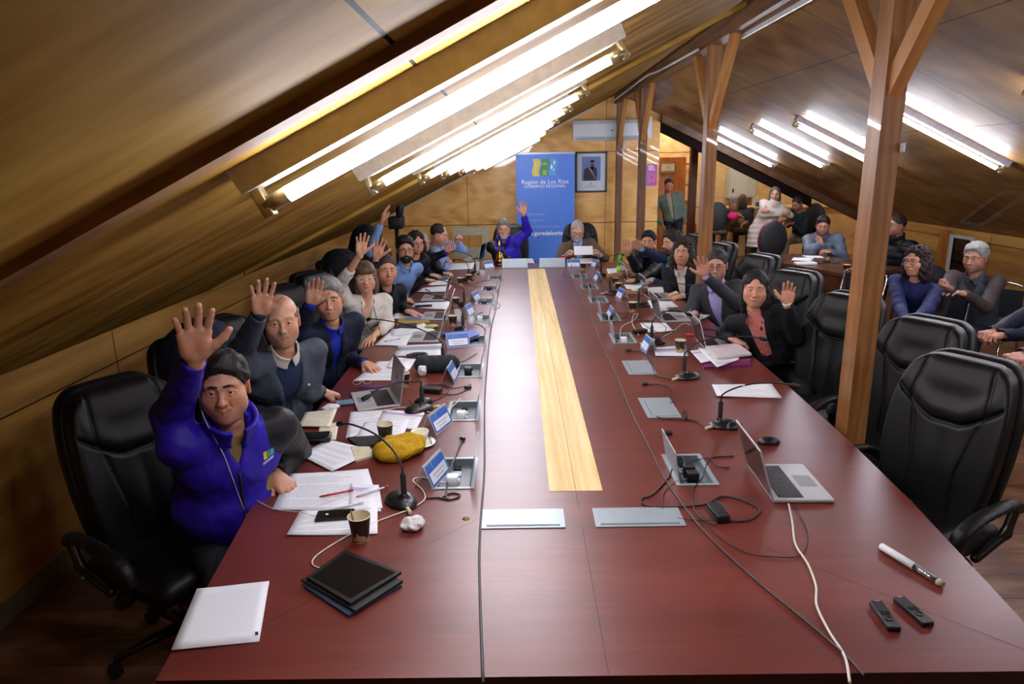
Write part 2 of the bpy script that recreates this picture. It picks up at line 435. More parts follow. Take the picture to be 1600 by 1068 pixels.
# fluorescent fittings --------------------------------------------------
M_TUBE = mat('tube_light', '#f0f2ff', .5, emit=TUBE_W, ecol='#eef0ff', var=0)
M_FIT = mat('fitting_enamel', '#a89f90', .45); M_FITW = mat('fitting_white', '#9a9aa6', .4)
M_CAPM = mat('lamp_cap_metal', '#b8aa80', .3, .8); M_DOT = mat('knockout_rubber', '#3c4048', .6)
def fitting(a, b, label, grp, right=False):
    """a = lower, b = upper end on the ceiling surface"""
    a, b = Vector(a), Vector(b); mid = (a+b)/2; L = (b-a).length; ex = (b-a).normalized()
    ey = Vector((0, -1 if right else 1, 0)); ez = ex.cross(ey)
    t = thing('fluorescent_lamp', label, 'ceiling light', mid, 0, grp)
    t.rotation_mode = 'QUATERNION'; t.rotation_quaternion = Matrix((ex, ey, ez)).transposed().to_quaternion()
    h = L/2
    m = MB(); w2, d2 = (.045, .05)
    vs = [(x, y, z) for x in (-h, h) for y, z in ((-w2, 0), (w2, 0), (w2*.7, -d2), (-w2*.7, -d2))]
    m._add(vs, [(3, 2, 1, 0), (4, 5, 6, 7), (0, 1, 5, 4), (1, 2, 6, 5), (2, 3, 7, 6), (3, 0, 4, 7)])
    obj('housing', m, M_FITW if right else M_FIT, t)
    for sx in (-1, 1):
        m = MB().box((sx*(h-.02)-.012, -.016, -.112), (sx*(h-.02)+.012, .016, -.045), .004)
        m.tube([(sx*(h-.02), 0, -.088), (sx*(h-.075), 0, -.088)], .0175, 12); obj('lamp_holder', m, M_CAPM, t)
    obj('tube', MB().tube([(-h+.07, 0, -.088), (h-.07, 0, -.088)], .0165, 12), M_TUBE, t)
    for q in ((.22, .3) if not right else ()):
        obj('knockout', MB().lathe([(.011, -.0), (.011, .004)], (h-q, -.0, -.0525), 12), M_DOT, t)
    return t
def onL(px, py, y):
    p = aty(px, py, y); return p
# (lower pixel, upper pixel, y)
names = ['nearest the camera, over the raised-hand row', 'second from the camera on the left slope', 'third from the camera on the left slope',
         'fourth from the camera on the left slope', 'fifth from the camera on the left slope', 'sixth from the camera on the left slope', 'farthest on the left slope, added to brighten the far end', 'out of the frame above the photographer']
for i, y in enumerate((1.44, 2.5, 3.8, 4.9, 6.4, 8.2, 10.2)):  # the last fitting is unseen, added to brighten the far end
    x0, x1 = (-.58, .35)
    a, b = Vector((x0, y, zl(x0))), Vector((x1, y, zl(x1)))
    fitting(a, b, 'bright fluorescent tube fitting, '+names[i], 'fluorescent lamps on the left slope')
names = ['partly cut off by the right edge of the photo', 'right of the nearest thick post', 'just left of the nearest thick post',
         'between the two nearest posts, middle one', 'farthest one on the right slope', 'out of the frame beside the photographer', 'out of the frame on the right']
for i, y in enumerate((4.42, 6.03, 8.0, 9.48, 11.35, 2.7, .9)):
    x0, x1 = 4.18, 3.12
    fitting((x0, y, zl(x0)), (x1, y, zl(x1)), 'tube fitting on the right slope, '+names[i], 'fluorescent lamps on the right slope', True)

# back room beyond the opening -------------------------------------------
M_BR = wood('plywood_backroom', ['#b89466', '#dcbd8a', '#ecd4a6'], (.5, 1, 2), .4, [('Z', 1.22, 1.0, .006), ('X', 1.22, .3, .004)], 1.6)
struct('wall_backroom', MB().box((2.2, 16.0, 0), (9.5, 16.1, 3.2)), M_BR)
struct('wall_backroom_left', MB().box((2.2, 12.45, 0), (2.3, 16.0, 3.2)), M_BR)
struct('wall_backroom_right', MB().box((9.4, 12.35, 0), (9.5, 16.1, 3.2)), M_BR)
struct('wall_passage', MB().box((6.05, 12.3, 0), (9.5, 12.4, 3.2)), M_BR)
struct('ceiling_backroom', MB().box((2.2, 12.52, 3.1), (9.5, 16.1, 3.2)), M_BR)
# opening to the further office with open shelving, wood-framed
for i, (x, y) in enumerate(((4.6, 14.2), (7.2, 14.2), (3.2, 15.2))):
    t = thing('ceiling_lamp', 'fluorescent lamp of the back room, hidden above the opening', 'ceiling light', (x, y, 3.1), 0, 'fluorescent lamps of the back room')
    obj('housing', MB().box((-.6, -.06, -.05), (.6, .06, 0)), M_FIT, t)
    obj('tube', MB().tube([(-.56, 0, -.075), (.56, 0, -.075)], .016, 10), mat('tube_light_warm', '#fff2dd', .5, emit=TUBE_W*1.0, ecol='#fff0d8', var=0), t)
# ================================================================== the long conference table
M_MAH = None
def mahogany():
    t = NT('mahogany_top'); v = t.coord((.35, 2.2, 1)); big = t.noise(v, 2.2, 5, .2, .6); fine = t.noise(t.coord((.5, 30, 1)), 5, 4, 0)
    f = t.math('ADD', t.math('MULTIPLY', big, .7), t.math('MULTIPLY', fine, .3))
    t.l(t.ramp(f, [(.3, lin('#4a1c17')), (.5, lin('#602720')), (.7, lin('#71332b'))]), t.b.inputs['Base Color'])
    t.b.inputs['Roughness'].default_value = .34
    t.b.inputs['Specular IOR Level'].default_value = .3; t.b.inputs['Coat Weight'].default_value = .6; t.b.inputs['Coat Roughness'].default_value = .36; t.b.inputs['Coat IOR'].default_value = 1.32
    return t.m
M_MAH = mahogany(); M_EDGE = mat('mahogany_edge', '#341014', .4); M_DARKLINE = mat('joint_dark', '#2a0f0d', .6, var=0)
M_MAPLE = wood('maple_inlay', ['#c2a062', '#d8ba7e', '#e8cf9c'], (5, .5, 1), .5, (), 1.5, .0, 0, .2)
CX = .216
OUT = [(1.50, 1.185), (1.95, 1.235), (2.4, 1.285), (3.0, 1.325), (3.85, 1.352), (5.0, 1.365), (5.8, 1.36), (6.8, 1.335), (7.8, 1.29), (8.6, 1.235), (9.1, 1.19)]
BOXR = [(.72, 2.72), (.745, 3.49), (.765, 4.24), (.775, 5.01), (.77, 5.755), (.765, 6.53), (.75, 7.25), (.71, 7.96)]
OPENR = [1, 0, 0, 1, 1, 1, 1, 1]; OPENL = [1]*8
poly = [(CX-w_, y) for y, w_ in OUT]+[(CX+w_, y) for y, w_ in reversed(OUT)]
tbl = thing('conference_table', 'long red mahogany conference table with a pale maple stripe down the middle', 'table', (0, 0, 0))
def poly_slab(name, m, mats, loc_parent): return obj(name, m.mesh(name, mats), None, loc_parent)
m = MB().prism(poly, TZ-.045, TZ); m.mi = [1]+[0]+[1]*len(poly)
top_me = m.mesh('tabletop', [M_MAH, M_EDGE])
top = obj('tabletop', top_me, None, tbl)
cut = MB()
for (x, y), o1, o2 in zip(BOXR, OPENR, OPENL):
    if o1: cut.box((x-.07, y-.14, TZ-.037), (x+.07, y+.14, TZ+.02))
    if o2: cut.box((2*CX-x-.07, y-.14, TZ-.037), (2*CX-x+.07, y+.14, TZ+.02))
co = obj('cutter', cut, M_EDGE); bm_ = top.modifiers.new('b', 'BOOLEAN'); bm_.object = co; bm_.operation = 'DIFFERENCE'; bm_.solver = 'EXACT'
dg = bpy.context.evaluated_depsgraph_get(); dg.update()
nm = bpy.data.meshes.new_from_object(top.evaluated_get(dg)); top.modifiers.clear(); top.data = nm
bpy.data.objects.remove(co)
def off(poly, d):
    c = (CX, 5.3); return [(c[0]+(x-c[0])*(1-d/1.3), c[1]+(y-c[1])*(1-d/3.8)) for x, y in poly]
obj('apron', MB().prism(off(poly, .12), TZ-.22, TZ-.045), M_EDGE, tbl)
for yy in (2.2, 4.4, 6.6, 8.6):
    obj('pedestal', MB().box((CX-.55, yy-.04, 0), (CX+.55, yy+.04, TZ-.22)), M_EDGE, tbl)
obj('inlay', MB().box((.108, 2.535, TZ), (.325, 8.6, TZ+.0012)), M_MAPLE, tbl)
ml = MB()
for a, b in (((CX, 1.505), (CX, 2.24)), ((CX, 2.38), (CX, 2.535)), ((-.96, 1.53), (-.16, 2.33)), ((1.39, 1.53), (.60, 2.33)), ((CX, 2.54), (CX, 8.6)),
             ((-1.12, 4.62), (.1, 4.62)), ((.33, 4.62), (1.56, 4.62)), ((-1.12, 7.6), (.1, 7.6)), ((.33, 7.6), (1.56, 7.6))):
    d = (Vector(b)-Vector(a)).normalized()*.0011; n_ = Vector((-d.y, d.x)); z = TZ+.0016 if a[1] == 2.54 else TZ+.0004
    ml._add([(a[0]+n_.x, a[1]+n_.y, z), (a[0]-n_.x, a[1]-n_.y, z), (b[0]-n_.x, b[1]-n_.y, z), (b[0]+n_.x, b[1]+n_.y, z)], [(0, 1, 2, 3)])
obj('joint_line', ml, M_DARKLINE, tbl)  # dark seam and mitre lines between the panels of the top
o = obj('grommet', MB().lathe([(.014, 0), (.014, .001), (.0, .0012)], (*T(728, 810)[:2], TZ), 14), mat('brass_cover', '#7a5a2a', .4, .5), tbl)

# ------------------------------------------------------------------ socket boxes in the table top
M_ALU = mat('box_aluminium', '#98a4aa', .38, .3, var=.03); M_ALUD = mat('box_inner_grey', '#70797d', .5, .2); M_BLK = mat('black_plastic', '#101012', .38, var=.1)
M_BLKM = mat('black_matte', '#0c0c0e', .6); M_WHP = mat('charger_white', '#dfe2e2', .35, var=.02)
def socket_box(x, y, open_, side, label, lid=108, plug=None, grp='table socket boxes'):
    t = thing('table_socket_box', label, 'socket box', (x, y, TZ), 0, grp)
    ring = MB(); a, b = .088, .155
    for lo, hi in (((-a, -b, 0), (-.069, b, .004)), ((.069, -b, 0), (a, b, .004)), ((-.069, -b, 0), (.069, -.139, .004)), ((-.069, .139, 0), (.069, b, .004))): ring.box(lo, hi)
    if not open_:
        m = MB(); m.rbox((-a, -b, .0), (a, b, .004), .018, 4)
        obj('frame', m, M_ALU, t)
        obj('lid', MB().rbox((-.066, -.136, .004), (.07, .136, .0065), .006), M_ALU, t)
        obj('lid_slot', MB().box((side*-.062-.003, -.12, .0065), (side*-.062+.003, .12, .0075)), M_ALUD, t)
        return t
    obj('frame', ring, M_ALU, t)
    w_ = MB()
    for lo, hi in (((-.069, -.139, -.036), (.069, .139, -.033)), ((-.07, -.139, -.034), (-.0685, .139, .0)), ((.0685, -.139, -.034), (.07, .139, .0)),
                   ((-.069, -.14, -.034), (.069, -.1385, 0)), ((-.069, .1385, -.034), (.069, .14, 0))): w_.box(lo, hi)
    obj('well', w_, M_ALUD, t)
    sk = MB()
    for yy in (-.085, -.02, .045): sk.rbox((-.035, yy-.024, -.033), (.02, yy+.024, -.024), .006)
    sk.m = 1; sh = sk
    for yy in (-.085, -.02, .045):
        for dx in (-.016, -.002): sh.lathe([(.0035, -.0245), (.0035, -.0235)], (dx-.004, yy, 0), 8)
    for yy in (.095, .115): sh.box((-.02, yy-.005, -.033), (.015, yy+.005, -.0225))
    obj('socket_strip', sk.mesh('s', [M_ALU, M_BLKM]), None, t)
    # lid hinged on the centre side, standing up; side=+1 for the right row (hinge at -x)
    m = MB(); ang = math.radians(lid); hx = -side*.07
    m.M = Matrix.Translation((hx, 0, .004)) @ Matrix.Rotation(-side*ang, 4, 'Y')
    m.rbox((0, -.136, -.0015), (.136, .136, .0025), .008) if side > 0 else m.rbox((-.136, -.136, -.0015), (0, .136, .0025), .008)
    m.M = None
    obj('lid', m, M_ALU, t)
    if plug:
        mt = {'b': M_BLK, 'w': M_WHP}[plug[0]]
        for k, yy in enumerate(plug[1:]):
            obj('plug', MB().rbox((-.03, yy-.022, -.024), (.018, yy+.022, .03), .008), mt, t)
    return t
ordn = ['nearest the camera', 'second from the camera', 'third from the camera', 'fourth from the camera', 'fifth from the camera', 'sixth from the camera', 'seventh from the camera', 'farthest from the camera']
plR = [('b', -.085, -.02), None, None, ('w', -.085), ('b', -.02, -.085), None, ('b', -.02), None]
plL = [('w', -.085), ('w', -.085), ('b', -.02), None, ('w', -.02), ('b', -.085), ('b', -.02), None]
for i, ((x, y), o1, o2) in enumerate(zip(BOXR, OPENR, OPENL)):
    if o1: socket_box(x, y, True, 1, 'open socket box with raised lid, right half of table, '+ordn[i], 100, plR[i])
    else: socket_box(x, y, False, 1, ['', 'closed grey socket box beside the looped cable, nearer of the two closed ones', 'closed grey socket box level with the spiral notebook, farther of the two closed ones'][i])
    socket_box(2*CX-x, y, True, -1, 'open socket box with raised lid, left half of table, '+ordn[i], 100, plL[i])
for x, dx, lb in ((.0, .155, 'wide flush cable cover near the front centre, left of the maple stripe end'), (.43, .165, 'wide flush cable cover near the front centre, right of the maple stripe end')):
    t = thing('cable_cover', lb, 'socket box', (x, 2.315, TZ), 0, 'flush cable covers')
    obj('frame', MB().rbox((-dx, -.07, 0), (dx, .07, .004), .014, 4), M_ALU, t)
    obj('lid', MB().rbox((-dx+.02, -.05, .004), (dx-.02, .052, .006), .004), M_ALU, t)
    obj('lid_slot', MB().box((-dx+.02, -.058, .004), (dx-.02, -.054, .0055)), M_ALUD, t)
for x, lb in ((-.05, 'grey socket box lid standing before the bearded man at the head of the table'), (.43, 'grey socket box lid standing before the man in the brown jacket')):
    t = thing('table_socket_box', lb, 'socket box', (x+.0, 8.78, TZ), 0, 'table socket boxes')
    obj('frame', MB().rbox((-.17, -.07, 0), (.17, .07, .004), .012), M_ALU, t)
    m = MB(); m.M = Matrix.Translation((0, -.06, .004)) @ Matrix.Rotation(math.radians(80), 4, 'X'); m.rbox((-.165, 0, -.002), (.165, .115, .002), .008); m.M = None
    obj('lid', m, M_ALU, t)

# ------------------------------------------------------------------ executive chairs
M_LEA = NT('black_leather'); _t = M_LEA; _v = _t.coord()
_t.b.inputs['Base Color'].default_value = lin('#08080a'); _t.b.inputs['Roughness'].default_value = .5; _t.b.inputs['Specular IOR Level'].default_value = .32
_t.bump(_t.noise(_v, 260, 3), .12, .002); M_LEA = _t.m
M_CHB = mat('chair_black_plastic', '#0b0b0d', .32)
def chair_back_shell():
    g = SDF((-.31, -.14, .40), (.31, .22, 1.22), .0085)
    def fn(d, X, Y, Z):
        z = (Z-.80)/.39; hw = .265*np.sqrt(np.clip(1-np.abs(z)**3.2*.55, .2, 1))-.03*np.clip(-z, 0, 1)
        yc = .045+.075*z+.03*z*z+.0*X          # leans back with height
        yc = yc-.10*(X/.28)**2*.5              # wings come forward
        th = .042
        ex = np.abs(X)-hw; ez = np.abs(Z-.80)-.385; 
        q = np.maximum(ex, ez); r = .07
        qx, qz = np.maximum(ex+r, 0), np.maximum(ez+r, 0); e2 = np.sqrt(qx*qx+qz*qz)+np.minimum(np.maximum(ex+r, ez+r), 0)-r
        ty = np.abs(Y-yc-.02)-th; a, b = np.maximum(e2+.035, 0), np.maximum(ty+.035, 0)
        return np.sqrt(a*a+b*b)+np.minimum(np.maximum(e2+.035, ty+.035), 0)-.035
    g.field(fn); return g
def chair_cushion():
    g = SDF((-.30, -.2, .44), (.30, .16, 1.20), .007)
    def fn(d, X, Y, Z):
        z = (Z-.80)/.39; hw = .252*np.sqrt(np.clip(1-np.abs(z)**3.2*.55, .2, 1))-.03*np.clip(-z, 0, 1)
        yc = .045+.075*z+.03*z*z-.05*(X/.28)**2-.055
        ex = np.abs(X)-hw; ez = np.abs(Z-.805)-.37; r = .06
        qx, qz = np.maximum(ex+r, 0), np.maximum(ez+r, 0); e2 = np.sqrt(qx*qx+qz*qz)+np.minimum(np.maximum(ex+r, ez+r), 0)-r
        # headrest above z=.93, roll below it, seams
        ax = np.abs(X); seam_h = .905+.55*np.clip(ax-.06, 0, 1)**1.3*2.2           # curved seam under the roll
        seam_s = ax-(.155+.05*np.clip(1.12-Z, 0, 1)-.30*np.clip(Z-1.02, 0, 1)*.3)
        roll = .028*np.exp(-((Z-(seam_h+.055))/.05)**2)*np.clip(1-ax/.20, 0, 1)**.5
        puff = .020*np.exp(-((Z-1.09)/.07)**2)*np.clip(1-(ax/.17)**2, 0, 1)
        grv = .016*np.exp(-((Z-seam_h)/.010)**2)*(ax < .225)
        grs = .012*np.exp(-(seam_s/.008)**2)*(Z > seam_h)
        low = np.clip((seam_h-Z)/.03, 0, 1); grl = .010*np.exp(-((ax-(.10+.06*(1.0-Z)*0+.18*np.clip(Z-.7,0,1)))/.008)**2)*low+.007*np.exp(-(X/.007)**2)*low*0
        mid = .015*low*np.exp(-((ax-.05)/.05)**2)*np.exp(-((Z-.70)/.16)**2)
        ty = np.abs(Y-yc)-(.048+roll+puff+mid-grv-grs-grl)
        a, b = np.maximum(e2+.03, 0), np.maximum(ty+.03, 0)
        return np.sqrt(a*a+b*b)+np.minimum(np.maximum(e2+.03, ty+.03), 0)-.03
    g.field(fn); return g
def make_chair():
    t = thing('executive_chair', 'x', 'chair', (0, 0, 0), 0, 'black leather executive chairs')
    sh = obj('backrest', nets([chair_back_shell()], 'chair_backrest', [M_LEA]), None, t)
    obj('back_cushion', nets([chair_cushion()], 'chair_back_cushion', [M_LEA]), None, t)
    g = SDF((-.29, -.50, .38), (.29, .06, .56), .009)
    g.rb((0, -.22, .455), (.265, .265, .05), .045, 0).rb((0, -.23, .49), (.22, .225, .035), .03, .02)
    g.cap((-.2, -.465, .47), (.2, -.465, .47), .045, k=.03)
    obj('seat', nets([g], 'chair_seat', [M_LEA]), None, t)
    for sx in (-1, 1):
        g = SDF((sx*.33-.07, -.50, .38), (sx*.33+.07, .10, .74), .008)
        top_ = [Vector(p) for p in bez([(sx*.30, .03, .60), (sx*.325, -.05, .655), (sx*.335, -.18, .672), (sx*.335, -.31, .665), (sx*.33, -.40, .63), (sx*.325, -.435, .57)], 3)]
        for a, b in zip(top_, top_[1:]): g.cap(a, b, .029, k=.012, fl=((0, 0, 1), .62))
        gg = SDF((sx*.31-.08, -.48, .36), (sx*.31+.08, .10, .66), .008)
        sup = [Vector(p) for p in bez([(sx*.325, -.43, .59), (sx*.325, -.40, .50), (sx*.31, -.30, .43), (sx*.26, -.22, .405)], 3)]
        for a, b in zip(sup, sup[1:]): gg.cap(a, b, .022, k=.01)
        gg.cap((sx*.30, .02, .60), (sx*.30, -.02, .50), .02, k=.02).cap((sx*.30, -.02, .50), (sx*.27, -.16, .41), .02, k=.02)
        ar = obj('armrest', nets([g], 'chair_armrest', [M_LEA]), None, t)
        obj('arm_frame', nets([gg], 'chair_arm_frame', [M_CHB]), None, ar)
    obj('gas_column', MB().lathe([(.028, .09), (.028, .25), (.018, .25), (.018, .38), (.09, .38), (.12, .405)], (0, -.2, 0), 14), M_CHB, t)
    m = MB()
    for k in range(5):
        a = 2*PI*k/5+.3; d = Vector((math.cos(a), math.sin(a), 0)); c = Vector((0, -.2, 0))
        m.tube([c+Vector((0, 0, .11)), c+d*.15+Vector((0, 0, .10)), c+d*.30+Vector((0, 0, .075))], [.028, .024, .016], 8)
    bs = obj('star_base', m, M_CHB, t)
    for k in range(5):
        a = 2*PI*k/5+.3; d = Vector((math.cos(a), math.sin(a), 0)); p = Vector((0, -.2, .028))+d*.30; s_ = Vector((-d.y, d.x, 0))
        obj('caster', MB().tube([p-s_*.022, p+s_*.022], .028, 12), M_BLK, bs)
    return t
CHAIR0 = make_chair(); _used = [False]
def chair(x, y, rz, label, sc=1.0):
    """origin: under the backrest; the sitter looks to local -y; rz turns that"""
    o = copy_tree(CHAIR0) if _used[0] else CHAIR0; _used[0] = True
    o.location = (x, y, 0); o.rotation_euler = (0, 0, rz); o.scale = (sc,)*3; o['label'] = label; return o
# left row: sitter looks to +x  => rz = +90 deg ; right row: rz = -90 deg
R_ = math.radians
chair(-1.66, 2.70, R_(60), 'empty black leather executive chair at the near left of the table')
CH_P1 = chair(-1.70, 3.50, R_(62), 'black executive chair under a dark navy coat, behind the man in the purple jacket')
chair(-1.72, 3.95, R_(70), 'black executive chair behind the bald man in the grey jacket')
chair(-1.62, 4.75, R_(62), 'tall black executive chair behind the grey-haired man in the navy suit', 1.04)
chair(-1.70, 5.75, R_(70), 'black executive chair behind the woman in the white blouse')
chair(-1.72, 6.55, R_(80), 'black executive chair behind the man in the black shirt')
chair(-1.70, 7.35, R_(85), 'black executive chair behind the bearded man in light blue, with a dark coat on it')
chair(-1.62, 8.15, R_(85), 'black executive chair behind the grey-haired man in the purple and black jacket')
chair(-.115, 9.98, R_(0), 'black executive chair behind the bearded man at the head of the table')
chair(.90, 9.98, R_(0), 'black executive chair behind the man in the brown jacket')
chair(1.90, 2.86, R_(-62), 'nearest empty black executive chair at the right edge of the photo')
chair(2.16, 3.60, R_(-62), 'empty black executive chair right of the thick post, second from the camera')
chair(2.08, 4.35, R_(-62), 'empty black executive chair left of the thick post beside the woman in black')
chair(2.12, 5.35, R_(-60), 'black executive chair behind the grey-suited man on the right')
chair(2.18, 6.35, R_(-70), 'black executive chair behind the curly-haired woman, just right of the second post')
chair(2.1, 7.35, R_(-75), 'black executive chair behind the man in the navy suit')
chair(2.05, 8.3, R_(-80), 'black executive chair behind the dark-haired man near the green bottle')
# ================================================================== people
def V3(*a): return np.array(a, float)
def nrm(v): v = np.array(v, float); return v/(np.linalg.norm(v)+1e-12)
def frame(y, zhint):
    """columns x, y, z with y exact"""
    y = nrm(y); x = nrm(np.cross(y, zhint)); z = np.cross(x, y); return np.stack([x, y, z], 1)
def skin_mat(name, col):
    if name in MATS: return MATS[name]
    t = NT(name); c = lin(col); v = t.coord()
    red = (c[0]*1.02, c[1]*.87, c[2]*.82, 1); lt = (min(1, c[0]*1.08), min(1, c[1]*1.05), c[2]*1.02, 1)
    base = t.ramp(t.noise(v, 26, 4), [(.35, red), (.62, lt)])
    def at(k): return t.n('ShaderNodeAttribute', attribute_name=k).outputs['Fac']
    base = t.mix(at('lips'), base, (c[0]*.80, c[1]*.50, c[2]*.46, 1)); base = t.mix(t.math('MULTIPLY', at('flush'), .5), base, (min(1, c[0]*1.05), c[1]*.70, c[2]*.66, 1))
    base = t.mix(t.math('MULTIPLY', at('mouth_shade'), .9), base, (c[0]*.16, c[1]*.07, c[2]*.06, 1))  # darkness between the lips, painted into the skin colour
    base = t.mix(t.math('MULTIPLY', at('stubble'), t.math('MULTIPLY', t.noise(v, 900, 2), .85)), base, (c[0]*.42, c[1]*.42, c[2]*.44, 1))
    t.l(base, t.b.inputs['Base Color'])
    t.b.inputs['Roughness'].default_value = .46; t.b.inputs['Subsurface Weight'].default_value = .15
    t.b.inputs['Subsurface Radius'].default_value = (.012, .004, .002); t.b.inputs['Subsurface Scale'].default_value = .5
    t.bump(t.noise(v, 420, 2), .10, .001); MATS[name] = t.m; return t.m
def hair_mat(name, col, col2=None):
    if name in MATS: return MATS[name]
    t = NT(name); v = t.coord((160, 160, 22)); f = t.noise(v, 1.0, 3, .6)
    c = lin(col); c2 = lin(col2) if col2 else tuple(min(1, x*1.9+.01) for x in c[:3])+(1,)
    t.l(t.ramp(f, [(.35, c), (.68, c2)]), t.b.inputs['Base Color']); t.b.inputs['Roughness'].default_value = .62; t.b.inputs['Specular IOR Level'].default_value = .3
    t.bump(f, .7, .004); MATS[name] = t.m; return t.m
M_EYEW = mat('eye_white', '#cfc6be', .25, var=0); M_IRIS = mat('iris_brown', '#2a170c', .2, var=0)
def cloth(name, col, rough=.8, ns=9, var=.12, b=.25, bs=350, col2=None):
    if name in MATS: return MATS[name]
    t = NT(name); c = lin(col); v = t.coord(); t.b.inputs['Roughness'].default_value = rough; t.b.inputs['Specular IOR Level'].default_value = .3
    base = t.ramp(t.noise(v, ns, 4), [(.3, tuple(x*(1-var) for x in c[:3])+(1,)), (.7, tuple(min(1, x*(1+var)) for x in c[:3])+(1,))])
    if col2: base = t.mix(t.math('GREATER_THAN', t.n('ShaderNodeAttribute', attribute_name='sleeve').outputs['Fac'], 0.0), base, lin(col2))
    t.l(base, t.b.inputs['Base Color'])
    w1 = t.noise(t.coord((8, 8, 5)), 1.0, 2, .5, .4); w1 = t.math('ABSOLUTE', t.math('SUBTRACT', w1, .5))
    h = t.math('ADD', t.math('MULTIPLY', w1, -1.0), t.math('MULTIPLY', t.noise(v, bs, 2), .010*b/.25))
    t.bump(h, .4, .04); MATS[name] = t.m; return t.m

def head_sdf(h, p, neck_local):
    g = SDF((-.095, -.13, -.20), (.095, .13, .14), h); w = p.get('wide', 1.0); fat = p.get('fat', 0.0); fem = p.get('fem', 0)
    g.ell((0, -.015, .035), (.077*w, .096, .086), 0)
    g.ell((0, .012, -.025), (.064*w+.004*fat, .078, .085), .035)
    g.ell((0, .030, -.076), ((.046-.007*fem)*w+.008*fat, .050, .036), .03)
    g.ell((0, .071, -.099+.004*fem), (.019-.004*fem, .016, .015), .025)
    for s in (-1, 1):
        g.ell((s*.040*w, .050, -.032), (.027+.005*fat, .028, .027), .03)
        g.ell((s*.050*w, .016, -.064), (.018+.006*fat, .032, .028), .025)
        g.cap((s*.012, .086, .022), (s*.045*w, .069, .024), .0095-.002*fem, .008, .018)
        g.ell((s*.032, .101, .004), (.0185, .020, .0115), .016, '-')
        g.ell((s*.0315, .0685, .0015), (.0165, .0085, .0115), .004)
        for zz, rr in ((.0096, .0038), (-.0078, .0028)):
            g.cap((s*.0155, .0815, zz*.35), (s*.031, .0855, zz), rr, rr, .005); g.cap((s*.031, .0855, zz), (s*.047, .0765, zz*.35), rr, rr*.8, .005)
        # ears
        g.ell((s*.080*w, -.004, -.006), (.009, .020, .033), .006, '+', frame((s*.35, 1, 0), (0, 0, 1)))
        g.ell((s*.087*w, .001, -.004), (.006, .011, .020), .006, '-', frame((s*.35, 1, 0), (0, 0, 1)))
    # nose
    n = p.get('nose', 1.0)
    g.cap((0, .084, .014), (0, .102+.006*n, -.026), .0075, .0105*n, .014)
    g.ell((0, .107+.005*n, -.031), (.0125*n, .0125, .0105), .008)
    for s in (-1, 1):
        g.ell((s*.0125*n, .097, -.035), (.0082, .0105, .0075), .007)
        g.ell((s*.006, .104, -.042), (.0038, .005, .003), .003, '-')
    # mouth
    g.ell((0, .064, -.064), (.034+.004*fat, .032, .028), .02)
    sm = p.get('smile', 0)
    for s in (-1, 1):
        g.cap((0, .0975, -.0628), (s*.0225, .0885, -.0655+.005*sm), .0038, .0022, .004)
        g.cap((0, .0965, -.0712), (s*.0205, .0880, -.0668+.005*sm), .0048, .0024, .004)
        g.cap((0, .1030, -.0668), (s*.0245, .0920, -.0662+.006*sm), .0014, .0011, .002, '-')
        if sm or fat: g.cap((s*.020, .092, -.035), (s*.032, .078, -.062), .0022, .0018, .008, '-')
    nl = np.array(neck_local); nk = p.get('neck', .052)-.008*fem
    g.cap((0, -.022, -.05), nl, nk+.004, nk+.004, .03)
    if fat: g.ell((0, .02, -.108), (.042, .045, .018), .03)
    def cutlow(d, X, Y, Z): return np.maximum(d, -(Z+.198))
    return g
def face_attrs(R, t, sc, p):
    Ri = np.array(R).T; fem = p.get('fem', 0); sm = p.get('smile', 0)
    def L_(V): return ((V-t)/sc)@Ri.T
    st = lambda x, a, b: np.clip((x-a)/(b-a), 0, 1)
    def lips(V):
        L = L_(V); ax = np.abs(L[:, 0]); w = .0245+.002*sm; zc = -.0668+.5*sm*ax**1.3; th = (.0078+.001*fem)*np.clip(1-(ax/w)**2, 0, 1)**.6
        e = th-np.abs(L[:, 2]-zc)
        return st(e, -.0006, .0020)*(L[:, 1] > .080)*(.75+.25*fem)
    def gap(V):
        L = L_(V); ax = np.abs(L[:, 0]); zc = -.0664+.5*sm*ax**1.3
        return np.clip(1-np.abs(L[:, 2]-zc)/.0022, 0, 1)*(ax < .0245+.003*sm)*(L[:, 1] > .080)
    def flush(V):
        L = L_(V); o = 0
        for c, r in (((.042, .07, -.03), .026), ((-.042, .07, -.03), .026), ((0, .108, -.03), .016), ((.082, 0, 0), .03), ((-.082, 0, 0), .03)): o = o+np.exp(-((L-np.array(c))**2).sum(1)/(r*r))
        return np.clip(o, 0, 1)
    def stub(V):
        L = L_(V)
        if fem or not p.get('stubble', .6): return np.zeros(len(L))
        z, y, ax = L[:, 2], L[:, 1], np.abs(L[:, 0]); m = st(-z, .040, .062)*st(y, .0, .03)*st(.125+z, 0, .02)*(np.hypot(ax, (z+.0668)*2) > .024)
        return m*p.get('stubble', .6)
    return {'lips': lips, 'mouth_shade': gap, 'flush': flush, 'stubble': stub}
